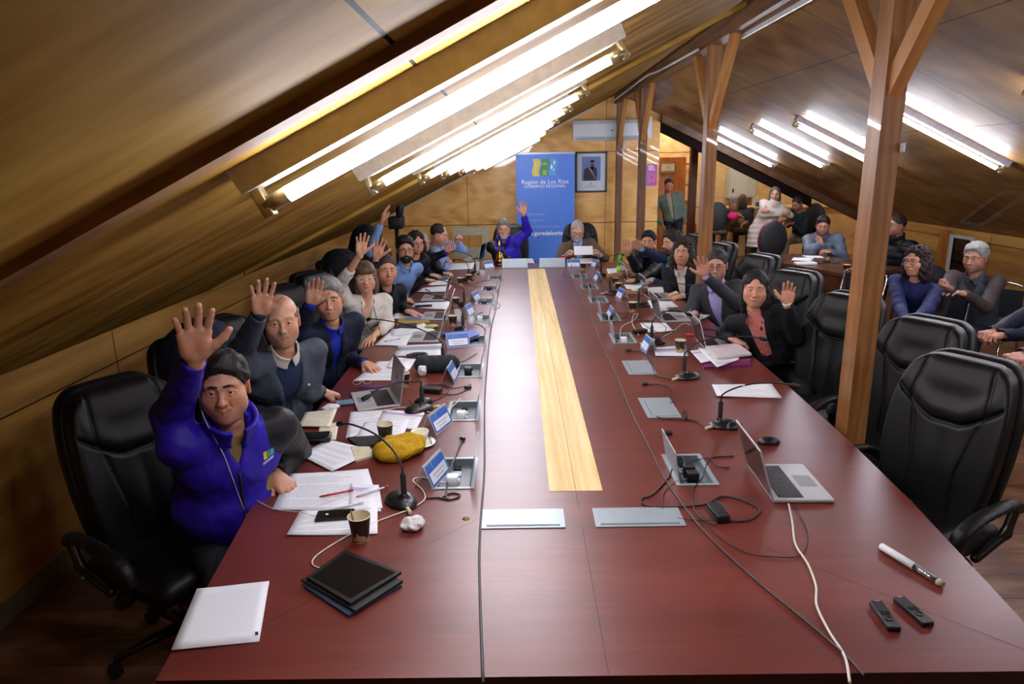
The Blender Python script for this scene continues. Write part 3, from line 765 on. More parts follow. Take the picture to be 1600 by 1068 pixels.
def hair_sdf(h, style, p):
    w = p.get('wide', 1.0); k = p.get('hair_t', 0.0); sd = p.get('seed', 1.0)
    g = SDF((-.14, -.16, -.26 if style in ('long', 'curly', 'bob') else -.12), (.14, .14, .19), h)
    g.ell((0, -.016, .037), (.082*w+k, .101+k, .092+k), 0)
    if style in ('short', 'thick', 'balding', 'receding'):
        if style == 'thick': g.ell((0, .02, .085), (.062*w+k, .062+k, .042+k), .03)
        g.warp(.0022 if style != 'thick' else .004, 95 if style != 'thick' else 70, sd); tufts(g, style, p, sd)
        fl = p.get('line', 0.0)
        def fn(d, X, Y, Z):
            zc = -.016+.5*Y+(8.6)*np.maximum(Y, 0)**2+fl*(Y > 0)*np.minimum(np.maximum(Y, 0)/.05, 1)
            zc = zc+.0035*np.sin(X*310+1)*np.sin(X*130+Y*90)+.002*np.sin(X*700)
            d = np.maximum(d, (zc-Z)*.8)
            if style == 'receding': d = np.maximum(d, .02-np.sqrt((X/1.0)**2+((Y-.085)/1.0)**2+((Z-.095)/1.0)**2)+.028)
            if style == 'balding': d = np.maximum(d, (Z-.050+.30*np.maximum(Y+.0, 0))*1.0)
            return d
        g.field(fn)
        for s in (-1, 1): g.ell((s*.088*w, .0, -.014), (.030, .024, .034), .006, '-')
    else:
        L = {'bob': -.13, 'long': -.17, 'curly': -.16}[style]; kk = .0 if style != 'curly' else .014
        for s in (-1, 1):
            g.ell((s*(.066*w+kk), -.025, -.03+L*.2), (.032+kk, .060+kk, -L*.75), .03)
            g.ell((s*(.060+kk), -.045, L*.62), (.036+kk, .048+kk, .07), .03)
        g.ell((0, -.075, -.04), (.085+kk, .045+kk, .12), .03)
        if style == 'bob': g.ell((0, .052, .062), (.066*w, .046, .038), .02)
        if style == 'curly': g.warp(.007, 75, sd)
        else: g.warp(.0025, 80, sd)
        tufts(g, style, p, sd)
        # face opening
        top = .030 if style == 'bob' else .052
        g.rb((0, .12, top-.12), (.0555*w, .10, .12), .05, .012, '-')
        g.ell((0, .06, -.09), (.05, .08, .09), .01, '-')
        if style in ('long', 'curly'): g.ell((0, .105, .06), (.045, .04, .05), .01, '-')
    return g

def tufts(g, style, p, sd):
    rs = np.random.RandomState(int(sd*10)); w = p.get('wide', 1.0); k = p.get('hair_t', 0.0)
    n = {'thick': 300, 'short': 260, 'balding': 160, 'receding': 220, 'curly': 300, 'bob': 160, 'long': 160}[style]
    for i in range(n):
        a, b = rs.uniform(0, 2*PI), rs.uniform(-.35, 1.0); c = math.sqrt(max(0, 1-b*b)); nv = V3(c*math.cos(a), c*math.sin(a), b)
        q = V3(nv[0]*(.081*w+k), nv[1]*(.100+k)-.016, nv[2]*(.091+k)+.037)
        if style == 'balding' and (nv[2] > .25): continue
        zc = -.016+.5*q[1]+8.6*max(q[1], 0)**2
        if style in ('short', 'thick', 'receding', 'balding') and q[2] < zc+.006: continue
        if style in ('bob', 'long') :
            if q[1] > .05 and q[2] < .06: continue
            d = nrm(V3(nv[0]*.6, -.05, -1)-nv*nv@V3(nv[0]*.6, -.05, -1)); L_, rr = .045, .0045
        elif style == 'curly':
            if q[1] > .045 and q[2] < .07: continue
            d = nrm(rs.normal(size=3)); L_, rr = .018, .009; q = q+nv*.010
        else:
            fl = V3(.35*math.sin(3*q[0]*20), -.9, .1) if q[2] > .06 else V3(0, -.5, -.8); fl = fl+rs.normal(size=3)*(.5 if style == 'thick' else .22)
            d = nrm(fl-nv*(nv@fl)); L_, rr = (.020, .0052) if style == 'thick' else (.020, .0034)
        g.cap(q-nv*.002, q+d*L_-nv*.002+nv*(.005 if style == 'thick' else .001), rr, rr*.5, .003)
    return g
def glasses(par, R, t, sc, m, lensm, w=1.0, rim=True):
    mb = MB(); R_m = Matrix([list(R[i])+[t[i]] for i in range(3)]+[[0, 0, 0, 1]]) @ Matrix.Scale(sc, 4); mb.M = R_m
    r = .0016
    for s in (-1, 1):
        pts = [(s*.0325+.0235*math.copysign(abs(math.cos(a))**.75, math.cos(a)), .1015-.10*(.0235*math.cos(a)*s)**2*20*.1-.004*abs(s*math.cos(a)), -.001+.0165*math.copysign(abs(math.sin(a))**.75, math.sin(a))) for a in [2*PI*k/20 for k in range(21)]]
        mb.tube(pts, r, 6)
        mb.tube([(s*.056, .098, .006), (s*.074*w, .07, .008), (s*.083*w, -.005, .010), (s*.082*w, -.02, -.006)], r, 6)
    mb.tube([(-.010, .1055, .003), (0, .108, .006), (.010, .1055, .003)], r, 6)
    return obj('glasses', mb, m, par)

def hand_vf(h, side, pose, sc=1.0, arm=.022):
    """side +1: thumb towards +x. local: y fingers, z palm side"""
    s = side; g = SDF((-.125, -arm-.03, -.05), (.125, .22, .12), h)
    K = [(.034, .092), (.0115, .099), (-.011, .095), (-.031, .084)]; L = [.070, .080, .073, .056]
    P = {'open': ([.20, .06, -.08, -.24], (.08, .12, .08), 0), 'close': ([.05, .01, -.03, -.08], (.12, .16, .1), 0),
         'flat': ([.16, .04, -.08, -.2], (.30, .32, .2), 1), 'relax': ([.08, .02, -.05, -.12], (.55, .65, .4), 1),
         'fist': ([.03, .0, -.02, -.05], (1.25, 1.5, 1.0), 2), 'grip': ([.03, .0, -.02, -.05], (.95, 1.1, .7), 2)}[pose]
    sp, cu, th = P
    g.cap((0, -arm, 0), (0, .01, 0), .0235, .026, .01, fl=((0, 0, 1), .8))
    for i, (x, y) in enumerate(K):
        g.cap((s*x*.45, .012, 0), (s*x, y-.012, 0), .015, .0125, .016)
    g.ell((s*.026, .036, .010), (.018, .030, .014), .014); g.ell((-s*.027, .040, .007), (.012, .032, .011), .014)
    for i, (x, y) in enumerate(K):
        a = sp[i]*s; p = V3(s*x, y-.008, 0); d0 = V3(math.sin(a), math.cos(a), 0); ang = 0; r = [.0097, .0102, .0096, .0084][i]
        for j, (fl, c) in enumerate(zip((.44, .31, .25), cu)):
            ang += c*(1+.07*i); d = d0*math.cos(ang)+V3(0, 0, 1)*math.sin(ang); q = p+d*L[i]*fl
            g.cap(p, q, r, r*.93, .0035); g.ell(q, (r*1.0,)*3, .002) if j < 2 else None
            p = q; r *= .92
    if th == 0: T_ = [(.024, .020, .006), (.052, .046, .012), (.074, .070, .014), (.088, .092, .013)]
    elif th == 1: T_ = [(.024, .020, .008), (.046, .044, .020), (.056, .070, .026), (.056, .092, .028)]
    else: T_ = [(.024, .020, .010), (.044, .048, .026), (.036, .074, .040), (.016, .082, .046)]
    for a, b, ra, rb in zip(T_, T_[1:], (.0155, .0125, .0108), (.0125, .0110, .0094)):
        g.cap((s*a[0], a[1], a[2]), (s*b[0], b[1], b[2]), ra, rb, .006)
    return g.verts()

def two_bone(S, W, l1, l2, pole):
    S, W = np.array(S), np.array(W); d = W-S; D = np.linalg.norm(d)
    if D > (l1+l2)*.995: k = D/((l1+l2)*.995); l1 *= k; l2 *= k
    if D < abs(l1-l2)+.02: l1 = l2 = D*.55
    n = d/D; a = (l1*l1-l2*l2+D*D)/(2*D); hh = math.sqrt(max(l1*l1-a*a, 0)); p = np.array(pole, float); p = p-n*(p@n); p = nrm(p)
    return S+n*a+p*hh

PPL = {}
def person(label, head, look, pelvis, face, R=None, L=None, skin='#a87158', hair='short', haircol='#1a1512', haircol2=None, top='jacket', col='#333', inner=None,
           innercol=None, hp=None, q=1.0, up=(0, 0, 1), legs='#17181c', leg=None, collar=None, tie=None, brows=None, beard=None, glass=None, sc=1.0, belly=0.0, vdepth=.34, vw=.075,
           sleeve2=None, group=None, shoe='#0c0b0b', sleeve_end=1.0, foot=None, hand_sc=1.0, cap_=None, headscale=None, shoulder_w=.185, ear_ring=None, coatlen=0, stand=False, nohead=False, warp=.0035, vneck=False):
    hp = dict(hp or {}); near = q; H = np.array(head, float); hs = headscale or sc
    t = thing('person', label, 'person', (float(pelvis[0]), float(pelvis[1]), 0), 0, group)
    org = np.array([pelvis[0], pelvis[1], 0.0])
    HF = frame(look, up) if abs(nrm(look)[2]) < .95 else frame((look[0], look[1], 0), up)
    P = np.array(pelvis, float); N = H-HF[:, 2]*.155*hs-HF[:, 1]*.030*hs
    N = N*.75+(.25*(np.array([H[0], H[1], 0])+V3(0, 0, N[2])))
    u = nrm(N-P); f = np.array([face[0], face[1], 0.0]); f = nrm(f-u*(f@u)); r = np.cross(f, u); M = np.stack([r, f, u], 1)
    hv, cv, hdv = (.0027 if near <= 1 else .0032*near), .0075*near, .0032*near
    sk = skin_mat('skin_'+skin[1:], skin)
    hm = hair_mat('hair_'+haircol[1:], haircol, haircol2)
    loc = lambda m_: (m_)
    def put(name, me, par=t, m_=None):
        o = obj(name, me, m_, par)
        if par is t: o.location = tuple(-org)
        return o
    # --- arms
    arms = []
    for side, A in ((1, R), (-1, L)):
        S = N-u*.082*sc+r*side*shoulder_w*.97*sc+f*.0
        if A is None:
            W = P+r*side*.20+f*.30+u*.02; A = dict(w=W, tip=W+f*.15, pose='relax', palm=(0, 0, -1), ik=(0, 0, -1))
        W = np.array(A['w'], float); raised = W[2] > N[2]-.12
        if raised: S = S+u*.035-r*side*.012
        if 'e' in A: E = np.array(A['e'], float)
        else: E = two_bone(S, W, .30*sc, .265*sc, A.get('ik', r*side*.6-u*1.0-f*.2))
        arms.append((side, S, E, W, A))
    # --- body: head, neck, torso, arms and hands in one mesh
    parts = []
    nl = HF.T@(N-u*.04-H)/hs; nl[2] = max(nl[2], -.195)
    if not nohead:
        parts.append(xf(head_sdf(hv, hp, nl).verts(), HF, H, hs))
        ti = 0
    lo = np.min([P-.25]+[N-.25]+[x for a in arms for x in (a[1]-.08, a[2]-.08, a[3]-.08)], 0); hi = np.max([P+.25]+[N+.25]+[x for a in arms for x in (a[1]+.08, a[2]+.08, a[3]+.08)], 0)
    g = SDF(lo, hi, .011*max(near, 1) if sleeve_end >= 1 else .0075)
    g.ell(P+u*.05, (.15*sc, .11*sc, .12), 0, '+', M).ell(P+u*.22, (.14*sc, .10*sc+belly*.6, .17), .05, '+', M).ell(N-u*.20, ((.160 if vneck and not inner else .145)*sc, (.112 if vneck and not inner else .095)*sc, .15), .05, '+', M)
    g.cap(N-u*.09, N+u*.02, .045, .045, .04)
    for side, S, E, W, A in arms:
        g.cap(N-u*.06, S, .045, .040, .03); g.cap(S, E, .044*sc, .038*sc, .02); g.cap(E, W, .037*sc, .0235*sc, .015)
    parts.append(g.verts())
    for side, S, E, W, A in arms:
        y = nrm(np.array(A['tip'], float)-W); HR = frame(y, A['palm']); hsz = A.get('sc', 1.0)*sc*hand_sc
        parts.append(xf(hand_vf(hdv, side, A['pose']), HR, W, hsz))
    body = put('body', nets(parts, 'body', [sk], None, face_attrs(HF, H, hs, hp)))
    # --- face parts
    if not nohead:
        def toW(p_): return HF@(np.array(p_)*hs)+H
        ey = HF[:, 1]; gz = nrm(np.array(hp.get('gaze', ey))*1.0+ey*.6)
        for s in (-1, 1):
            c = toW((s*.0313, .0742, .0012)); Rm = frame(gz, HF[:, 2]); rr = .0118*hs; mb = MB()
            rings = []; Z_ = [math.cos(a)*rr for a in (0.03, .46, .47, .9, 1.4, 2.0, 2.6)]; Q_ = [math.sin(a)*rr for a in (0.03, .46, .47, .9, 1.4, 2.0, 2.6)]
            for zz, qq in zip(Z_, Q_): rings.append([c+Rm[:, 1]*zz+Rm[:, 0]*qq*math.cos(b)+Rm[:, 2]*qq*math.sin(b) for b in [2*PI*k/12 for k in range(12)]])
            mb.m = 1; mb.loft([rings[0], rings[1]], True); nb = len(mb.f); mb.m = 0; mb.loft(rings[1:], False)
            put('eye', mb.mesh('eye', [M_EYEW, M_IRIS]))
        bc = brows or haircol; bm = hair_mat('brow_'+bc[1:], bc)
        g = SDF((-.06, .05, .0), (.06, .11, .05), .0028*near)
        for s in (-1, 1):
            pts = [(s*.0125, .0935, .0262), (s*.029, .0905, .0292), (s*.048, .0760, .0225)]
            bt = hp.get('brow', .0044)
            g.cap(pts[0], pts[1], bt, bt*1.05, .002, fl=((0, 0, 1), .8)).cap(pts[1], pts[2], bt*1.05, bt*.5, .002, fl=((0, 0, 1), .8))
        put('eyebrows', nets([xf(g.verts(), HF, H, hs)], 'eyebrows', [bm]))
        if hair: put('hair', nets([xf(hair_sdf(.0032*near if near < 1.5 else .004*near, hair, hp).verts(), HF, H, hs)], 'hair', [hm]))
        if beard:
            kind, bcol, bcol2 = beard; g = SDF((-.09, -.02, -.17), (.09, .13, .03), .0034*near)
            if kind == 'full':
                w = hp.get('wide', 1.0); fat = hp.get('fat', 0)
                g.ell((0, .030, -.074), (.060*w+.008*fat, .062, .046), 0).ell((0, .062, -.102), (.034, .032, .026), .03).ell((0, .066, -.058), (.040, .040, .020), .02)
                for s in (-1, 1): g.cap((s*.066*w, .012, -.01), (s*.058*w, .028, -.065), .012, .016, .02)
                g.warp(.003, 130, 2.0)
                g.ell((0, .112, -.067), (.024, .02, .007), .004, '-')
                for s in (-1, 1): g.ell((s*.035, .085, -.028), (.026, .04, .026), .008, '-')
                g.ell((0, .11, -.03), (.022, .03, .022), .006, '-')
            if kind in ('full', 'moustache'):
                for s in (-1, 1): g.cap((s*.003, .1030, -.0505), (s*.026, .089, -.0575), .0056, .003, .004)
            put('beard' if kind == 'full' else 'moustache', nets([xf(g.verts(), HF, H, hs)], 'beard', [hair_mat('beard_'+bcol[1:], bcol, bcol2)]))
        if glass: glasses(t, HF, H-org, hs, glass, None, hp.get('wide', 1.0))
        if ear_ring:
            for s in (-1, 1):
                c = toW((s*.083, .0, -.055)); mb = MB(); mb.tube([c+HF[:, 1]*.012*math.cos(a)+HF[:, 2]*.016*math.sin(a) for a in [2*PI*k/12 for k in range(13)]], .002, 6); put('earring', mb, t, ear_ring)
    # --- clothes
    def torso(g, off, neck=True):
        g.ell(P+u*.06, ((.168+off)*sc, (.125+off)*sc+belly*.6, .15), 0, '+', M)
        g.ell(P+u*.22+f*belly*.5, ((.158+off)*sc+belly*.5, (.118+off)*sc+belly, .18), .06, '+', M)
        g.ell(N-u*.20, ((.168+off)*sc, (.112+off)*sc, .165), .06, '+', M)
        g.cap(N-u*.095+r*.125*sc, N-u*.095-r*.125*sc, .044+off, .044+off, .04)
        if neck: g.cap(N-u*.05, N-u*.0, .066+off*.6, .060+off*.4, .04)
        else: g.cap(N-u*.09, N-u*.045, .066, .058, .03)
    def sleeves(g, off, end=1.0, sides=(1, -1), cuff=.004):
        for side, S, E, W, A in arms:
            if side not in sides: continue
            g.cap(N-u*.065, S, .040+off*.8, .043+off, .03)
            g.cap(S, E, (.049+off)*sc, (.041+off*.9)*sc, .025)
            if end <= 0: continue
            e2 = E+(W-E)*(min(end, 1)*.97); r1 = .041+off*.9; r2 = r1+(.034+cuff-r1)*min(end, 1)
            g.cap(E, e2, r1*sc, r2*sc, .02)
            if end >= 1: g.plane_cap = None
    def cutcuffs(g, ends, sides=(1, -1)):
        for side, S, E, W, A in arms:
            if side not in sides: continue
            d = nrm(W-E); c = E+(W-E)*ends
            sl = g.box(np.minimum(c, c+d*.12)-.07, np.maximum(c, c+d*.12)+.07)
            if sl is None: continue
            X, Y, Z = g.P(sl); al = (X-c[0])*d[0]+(Y-c[1])*d[1]+(Z-c[2])*d[2]
            rr = np.sqrt(np.maximum((X-c[0])**2+(Y-c[1])**2+(Z-c[2])**2-al*al, 0))
            cut_ = np.maximum(al-(.0), -9)                                   # remove beyond the cuff
            reg = (al > -.005) & (al < .06) & (rr < .058)
            g.d[sl] = np.where(reg, np.maximum(g.d[sl], al), g.d[sl])
            hole = np.maximum(rr-.031*sc, -(al+.03)); g.d[sl] = np.where(al < .1, np.maximum(g.d[sl], -hole), g.d[sl])
    pts = [P-.30, P+.30, N-.28, N+.28]+[x for a in arms for x in (a[1]-.13, a[1]+.13, a[2]-.13, a[2]+.13, a[3]-.08, a[3]+.08)]
    lo, hi = np.min(pts, 0), np.max(pts, 0); lo[2] = max(lo[2], P[2]-.14-coatlen)
    loc_ = lambda X, Y, Z, i, o: (X-o[0])*M[0, i]+(Y-o[1])*M[1, i]+(Z-o[2])*M[2, i]
    def vcut(d, X, Y, Z, k=0.0):
        x, y, z = loc_(X, Y, Z, 0, N), loc_(X, Y, Z, 1, N), loc_(X, Y, Z, 2, N)
        wd = vw*np.clip((z+vdepth)/vdepth, 0, 1.6)+.002-k; return np.maximum(np.abs(x)-wd, np.maximum(-y+.015, -(z+vdepth+(.25 if not vneck else 0))))
    open_ = top in ('jacket', 'openzip', 'cardigan', 'vest') or vneck
    off = {'jacket': .018, 'openzip': .024, 'zip': .026, 'puffer': .036, 'shirt': .006, 'blouse': .012, 'sweater': .014, 'cardigan': .016, 'coat': .020, 'vest': .02}[top]
    g = SDF(lo, hi, cv); torso(g, off, top not in ('shirt', 'blouse', 'sweater', 'cardigan'))
    if open_:
        def fn(d, X, Y, Z):
            v = vcut(d, X, Y, Z)
            if top == 'jacket': d = d-.007*np.clip(1-np.abs(v-.018)/.022, 0, 1)**.5*(v > 0)
            return np.maximum(d, -v)
        g.field(fn)
    sleeves(g, off, sleeve_end) if top != 'vest' else None
    if coatlen:
        for k_ in range(4): g.ell(P-V3(0, 0, .05+coatlen*(k_+.3)/4), ((.19+off+.01*k_), (.145+off+.008*k_), coatlen/4+.04), .08, '+', M)
    if top in ('puffer', 'coat'):
        ph = .085; X, Y, Z = g.P(tuple(slice(0, x) for x in g.n)); g.d = (g.d+.009*np.abs(np.cos((Z-N[2])*PI/ph))**.5*0-.010*(np.abs(np.sin((Z-N[2])*PI/ph))**.6-.6)).astype(np.float32)
    g.warp(warp, 26, hp.get('seed', 1.0)*1.7); g.warp(warp*.5, 61, hp.get('seed', 1.0))
    # neck opening
    if not nohead and top not in ('shirt', 'blouse', 'sweater', 'cardigan'): g.cap(N-u*.035+f*.012, H, .058, .058, .004, '-')
    if top in ('zip', 'openzip', 'puffer', 'coat'):      # stand-up collar
        def fn(d, X, Y, Z):
            x, y, z = loc_(X, Y, Z, 0, N), loc_(X, Y, Z, 1, N)-.005, loc_(X, Y, Z, 2, N); rad = np.sqrt((x/1.0)**2+(y/1.05)**2)
            c = np.maximum(np.abs(rad-.083-.15*np.maximum(z, 0))-.009, np.abs(z-.012)-.045)
            if top in ('zip', 'openzip'): c = np.maximum(c, .022-np.sqrt(x*x+(np.minimum(y-.07, 0)*.0+0)**2)*1.0-(y < .03)*1.0) 
            k = .02; h_ = np.maximum(k-np.abs(d-c), 0)/k; return np.minimum(d, c)-h_*h_*k*.25
        g.field(fn)
    if sleeve_end >= 1: cutcuffs(g, .965)
    mats = [cloth('cloth_'+col[1:]+top+(sleeve2[0][1:] if sleeve2 else ''), col, .75 if top not in ('zip', 'openzip', 'puffer') else .55, col2=sleeve2[0] if sleeve2 else None)]
    mi = None
    if sleeve2:                                         # contrasting sleeve colour
        c2, sd2 = sleeve2
        def mask(C):
            o = np.full(len(C), -1.0)
            for side, S, E, W, A in arms:
                if side not in sd2: continue
                def dist(a, b): ab = b-a; t_ = np.clip(((C-a)@ab)/(ab@ab), 0, 1); return np.linalg.norm(C-a-t_[:, None]*ab, axis=1)
                xr = (C-N)@r*side
                o = np.maximum(o, np.maximum(np.minimum(.105-dist(S, E), xr-.125), .09-dist(E, W)))
            return o
        mi = {'sleeve': mask}
    nm = {'jacket': 'jacket', 'openzip': 'jacket', 'zip': 'jacket', 'puffer': 'jacket', 'shirt': 'shirt', 'blouse': 'blouse', 'sweater': 'sweater', 'cardigan': 'cardigan', 'coat': 'coat', 'vest': 'vest'}[top]
    jk = put(nm, nets([g], nm, mats, None, mi))
    if (open_ and inner) or top == 'vest':
        g = SDF(lo, hi, cv*1.05); torso(g, off-.012, False)
        if top == 'vest': sleeves(g, off-.008, 1.0)
        if top not in ('vest', 'zip') and sleeve_end >= 1 and not stand:               # shirt cuffs peeping out
            for side, S, E, W, A in arms: g.cap(E+(W-E)*.90, E+(W-E)*.975, .0315*sc, .030*sc, 0)
        g.warp(.002, 30, 2.0)
        put({'sweater': 'sweater'}.get(inner, 'shirt'), nets([g], 'shirt', [cloth('inner_'+(innercol or '#dddddd')[1:], innercol or '#dddddd')]))
    if collar:
        g = SDF(N-.13, N+.13, .0045)
        def fn(d, X, Y, Z):
            x, y, z = loc_(X, Y, Z, 0, N), loc_(X, Y, Z, 1, N)-.004, loc_(X, Y, Z, 2, N); rad = np.sqrt(x*x+(y/1.06)**2)
            zz = z-.004+.38*np.maximum(y, 0); 
            a = np.maximum(np.abs(rad-.0665-.30*np.maximum(-(zz-.012), 0))-.0045, np.abs(zz-.004)-.030)
            gap = .006+.30*np.maximum(-(zz-.014), 0)*0+.55*np.maximum(.02-zz, 0)*.7
            a = np.where(y > 0, np.maximum(a, gap-np.abs(x)), a); return np.maximum(a, -(.9+a*0))
        g.field(fn); put('collar', nets([g], 'collar', [cloth('collar_'+collar[1:], collar)]))
    if tie:
        mb = MB(); pt = [N-u*.045+f*.085, N-u*.10+f*.118, N-u*.2+f*(.140), N-u*.36+f*(.150+belly)]
        wd = [.014, .016, .024, .034]; rings = []
        for p_, w_ in zip(pt, wd): rings.append([p_+r*w_, p_+f*.006, p_-r*w_, p_-f*.006])
        mb.loft(rings); put('tie', mb, t, cloth('tie_'+tie[1:], tie, .5))
    # --- legs
    if leg is not False:
        lg = leg or {}
        kn = lg.get('knee'); ft_ = lg.get('foot')
        legsm = cloth('trousers_'+legs[1:], legs); lo2 = []; segs = []
        for side in (1, -1):
            hip = P+r*side*.09-V3(0, 0, .02)
            if stand: K = P+V3(0, 0, -.42*sc)+r*side*.10+f*.03; Ft = np.array([P[0], P[1], .09])+r*side*.12
            else:
                fh = nrm(V3(f[0], f[1], 0)); rh = np.cross(fh, V3(0, 0, 1))
                K = np.array(kn[0 if side > 0 else 1], float) if kn else np.array([P[0], P[1], .52])+fh*.42+rh*side*.13
                Ft = np.array([K[0], K[1], .09])+fh*.02 if ft_ is None else np.array(ft_[0 if side > 0 else 1], float)
            segs.append((hip, K, Ft))
        allp = np.array([x for s_ in segs for x in s_]+[P]); g = SDF(allp.min(0)-.13, allp.max(0)+.13, .013 if near < 1.6 else .016)
        for hip, K, Ft in segs: g.cap(hip, K, .088*sc, .062*sc, .0 if hip is segs[0][0] else .02).cap(K, Ft, .062*sc, .048*sc, .02)
        g.ell(P-V3(0, 0, .0), (.17*sc, .13*sc, .12), .03, '+', M); g.warp(.003, 28, 1.0)
        put('trousers', nets([g], 'trousers', [legsm]))
        for hip, K, Ft in segs:
            fh = nrm(V3(f[0], f[1], 0)); g = SDF(Ft-.26, Ft+.26, .010); a = np.array([Ft[0], Ft[1], .045])
            g.cap(a-fh*.04, a+fh*.14, .042, .034, 0); g.cap(a, Ft, .045, .04, .02); g.plane((0, 0, .002), (0, 0, -1))
            put('shoe', nets([g], 'shoe', [mat('shoe_'+shoe[1:], shoe, .4)]))
    t['_N'] = 0; del t['_N']
    return dict(root=t, N=N, M=M, HF=HF, H=H, hs=hs, u=u, f=f, r=r, put=put, org=org, arms=arms)

def A(w, tip, pose='open', palm=None, **kw):
    """w, tip: (px, py, Y) or Vector"""
    c = lambda p: np.array(aty(*p)) if isinstance(p, tuple) else np.array(p)
    w, tip = c(w), c(tip)
    if palm is None: palm = nrm(V3(0, 0, CAM_Z)-w)
    d = dict(w=w, tip=tip, pose=pose, palm=np.array(palm, float)); d.update(kw)
    if 'e' in d: d['e'] = c(d['e'])
    return d
def TB(wx, tx, pose='relax', z=.035, **kw):
    """hand resting on the table: wrist and finger pixels"""
    w = np.array(T(*wx, TZ+z)); tip = np.array(T(*tx, TZ+.012)); return A(Vector(w), Vector(tip), pose, (0, 0, -1), **kw)
def Pt(*a): return np.array(aty(*a))
CAMP = V3(0, 0, CAM_Z)
M_GBLK = mat('glasses_black', '#0b0b0c', .3); M_GMET = mat('glasses_metal', '#8a7a60', .3, .8); M_GLT = mat('glasses_pale', '#dfe2dc', .2)
PURP = '#2714a0'; P_DK = '#16161c'
# ---------------------------------------------------------------- left row
p1 = person('man in a purple jacket raising his hand, white earphones, nearest the camera', Pt(350, 603, 2.42), (.30, -1, -.02), (-1.30, 2.68, .55), (.62, -.78),
    R=A((305, 558, 2.14), (299, 466, 2.08), 'open', e=(268, 648, 2.38), sc=1.12), L=TB((430, 742), (450, 762), 'relax', .05, e=(462, 705, 2.92)),
    skin='#b88a70', hair='thick', haircol='#0a0807', haircol2='#25201b', hp=dict(fat=.8, wide=1.03, smile=1.2, nose=1.02, hair_t=.004, gaze=(.2, -1, .1), seed=1.3, brow=.0052), top='zip', vneck=True, vdepth=.11, vw=.05, inner='shirt', innercol='#7d6c3c', col=PURP,
    sleeve2=(P_DK, (-1,)), sc=1.07, belly=.05, headscale=1.03, legs='#22242c', coatlen=.2)
p2 = person('bald man with a moustache in a grey jacket, raising his hand', Pt(439, 500, 3.38), (.40, -1, -.02), (-1.47, 3.72, .56), (.72, -.70),
    R=A((407, 489, 3.05), (411, 427, 3.0), 'open', e=(377, 548, 3.25), sc=1.02), L=TB((503, 612), (527, 616), 'fist', .05, e=(484, 612, 3.6)),
    skin='#c09478', hair='balding', haircol='#5d5850', haircol2='#8d877c', hp=dict(fat=.5, wide=1.02, hair_t=.003, brow=.003, nose=1.1, gaze=(.3, -1, 0), seed=2), beard=('moustache', '#857e72', '#aaa398'),
    brows='#6d665c', top='jacket', col='#434a56', inner='sweater', innercol='#1d2c48', collar='#d3cdc0', sc=1.06, belly=.04, vdepth=.40, vw=.085)
p3 = person('grey-haired man in a dark navy suit with blue shirt, raising his hand', Pt(514, 466, 4.25), (.25, -1, -.06), (-1.45, 4.62, .56), (.70, -.71),
    R=A((487, 474, 4.02), (497, 420, 3.98), 'close', e=(464, 512, 4.15)), L=TB((570, 568), (597, 580), 'flat', .035, e=(540, 560, 4.55)),
    skin='#c4977c', hair='thick', haircol='#66635f', haircol2='#a09c96', hp=dict(fat=.3, hair_t=.003, nose=1.05, gaze=(.2, -1, .1), seed=3), brows='#2a2522', top='jacket', col='#141b30', inner='shirt', innercol='#1a2fa8',
    collar='#1a2fa8', sc=1.05, belly=.03, vdepth=.38, vw=.045)
p4 = person('woman with a brown bob and pale glasses in a white blouse, arm raised high', Pt(571, 432, 5.2), (.22, -1, -.08), (-1.42, 5.5, .55), (.60, -.80),
    R=A((563, 396, 4.95), (568, 357, 4.93), 'open', e=(532, 446, 5.08), sc=.97), L=TB((582, 527), (566, 543), 'flat', .035, e=(606, 505, 5.35)),
    skin='#c89c80', hair='bob', haircol='#3a2a1c', haircol2='#6d5740', hp=dict(fem=1, fat=.3, lip='#9a4c44', gaze=(.2, -1, .1), seed=4, brow=.0026), glass=M_GLT, top='blouse', col='#cfc8bc', vneck=True, vw=.06,
    sleeve_end=.45, sc=.96, vdepth=.20, warp=.005)
p5 = person('man in a black shirt with his palm raised beside his forehead', Pt(603, 421, 6.0), (.45, -1, -.06), (-1.42, 6.3, .56), (.72, -.70),
    R=A((588, 402, 5.75), (595, 368, 5.72), 'open', e=(566, 440, 5.9)), L=TB((640, 487), (656, 491), 'fist', .045, e=(628, 478, 6.35)),
    skin='#bc8a72', hair='short', haircol='#241c17', haircol2='#4d4138', hp=dict(fat=.8, wide=1.03, seed=5, gaze=(.3, -1, 0)), top='shirt', col='#14181f', collar='#14181f', sc=1.08, belly=.05, q=1.15)
p6 = person('bearded man with glasses in a light blue shirt, arm raised high behind', Pt(633, 389, 6.9), (.30, -1, -.08), (-1.40, 7.2, .56), (.70, -.72),
    R=A((596, 345, 6.95), (604, 322, 6.95), 'close', palm=(1, -.15, .2), e=(578, 396, 7.0)), L=TB((632, 468), (644, 468), 'relax', .05, e=(628, 452, 7.3)),
    skin='#b8896d', hair='thick', haircol='#0d0b0a', haircol2='#1c1815', hp=dict(hair_t=.006, seed=6, gaze=(.2, -1, 0)), beard=('full', '#0f0c0a', '#251d18'), glass=M_GBLK, top='shirt', col='#6f90c0', collar='#7f9fcc', sc=1.04, q=1.25)
p7 = person('dark-haired person with glasses mostly hidden behind the bearded man', Pt(650, 380, 7.75), (.55, -1, -.05), (-1.40, 7.95, .56), (.8, -.6),
    R=TB((668, 437), (682, 437), 'flat', .04), L=TB((676, 430), (690, 431), 'relax', .04), skin='#b8896f', hair='curly', haircol='#15100e', hp=dict(fem=1, seed=7), glass=M_GBLK, top='sweater', col='#14141a', q=1.4)
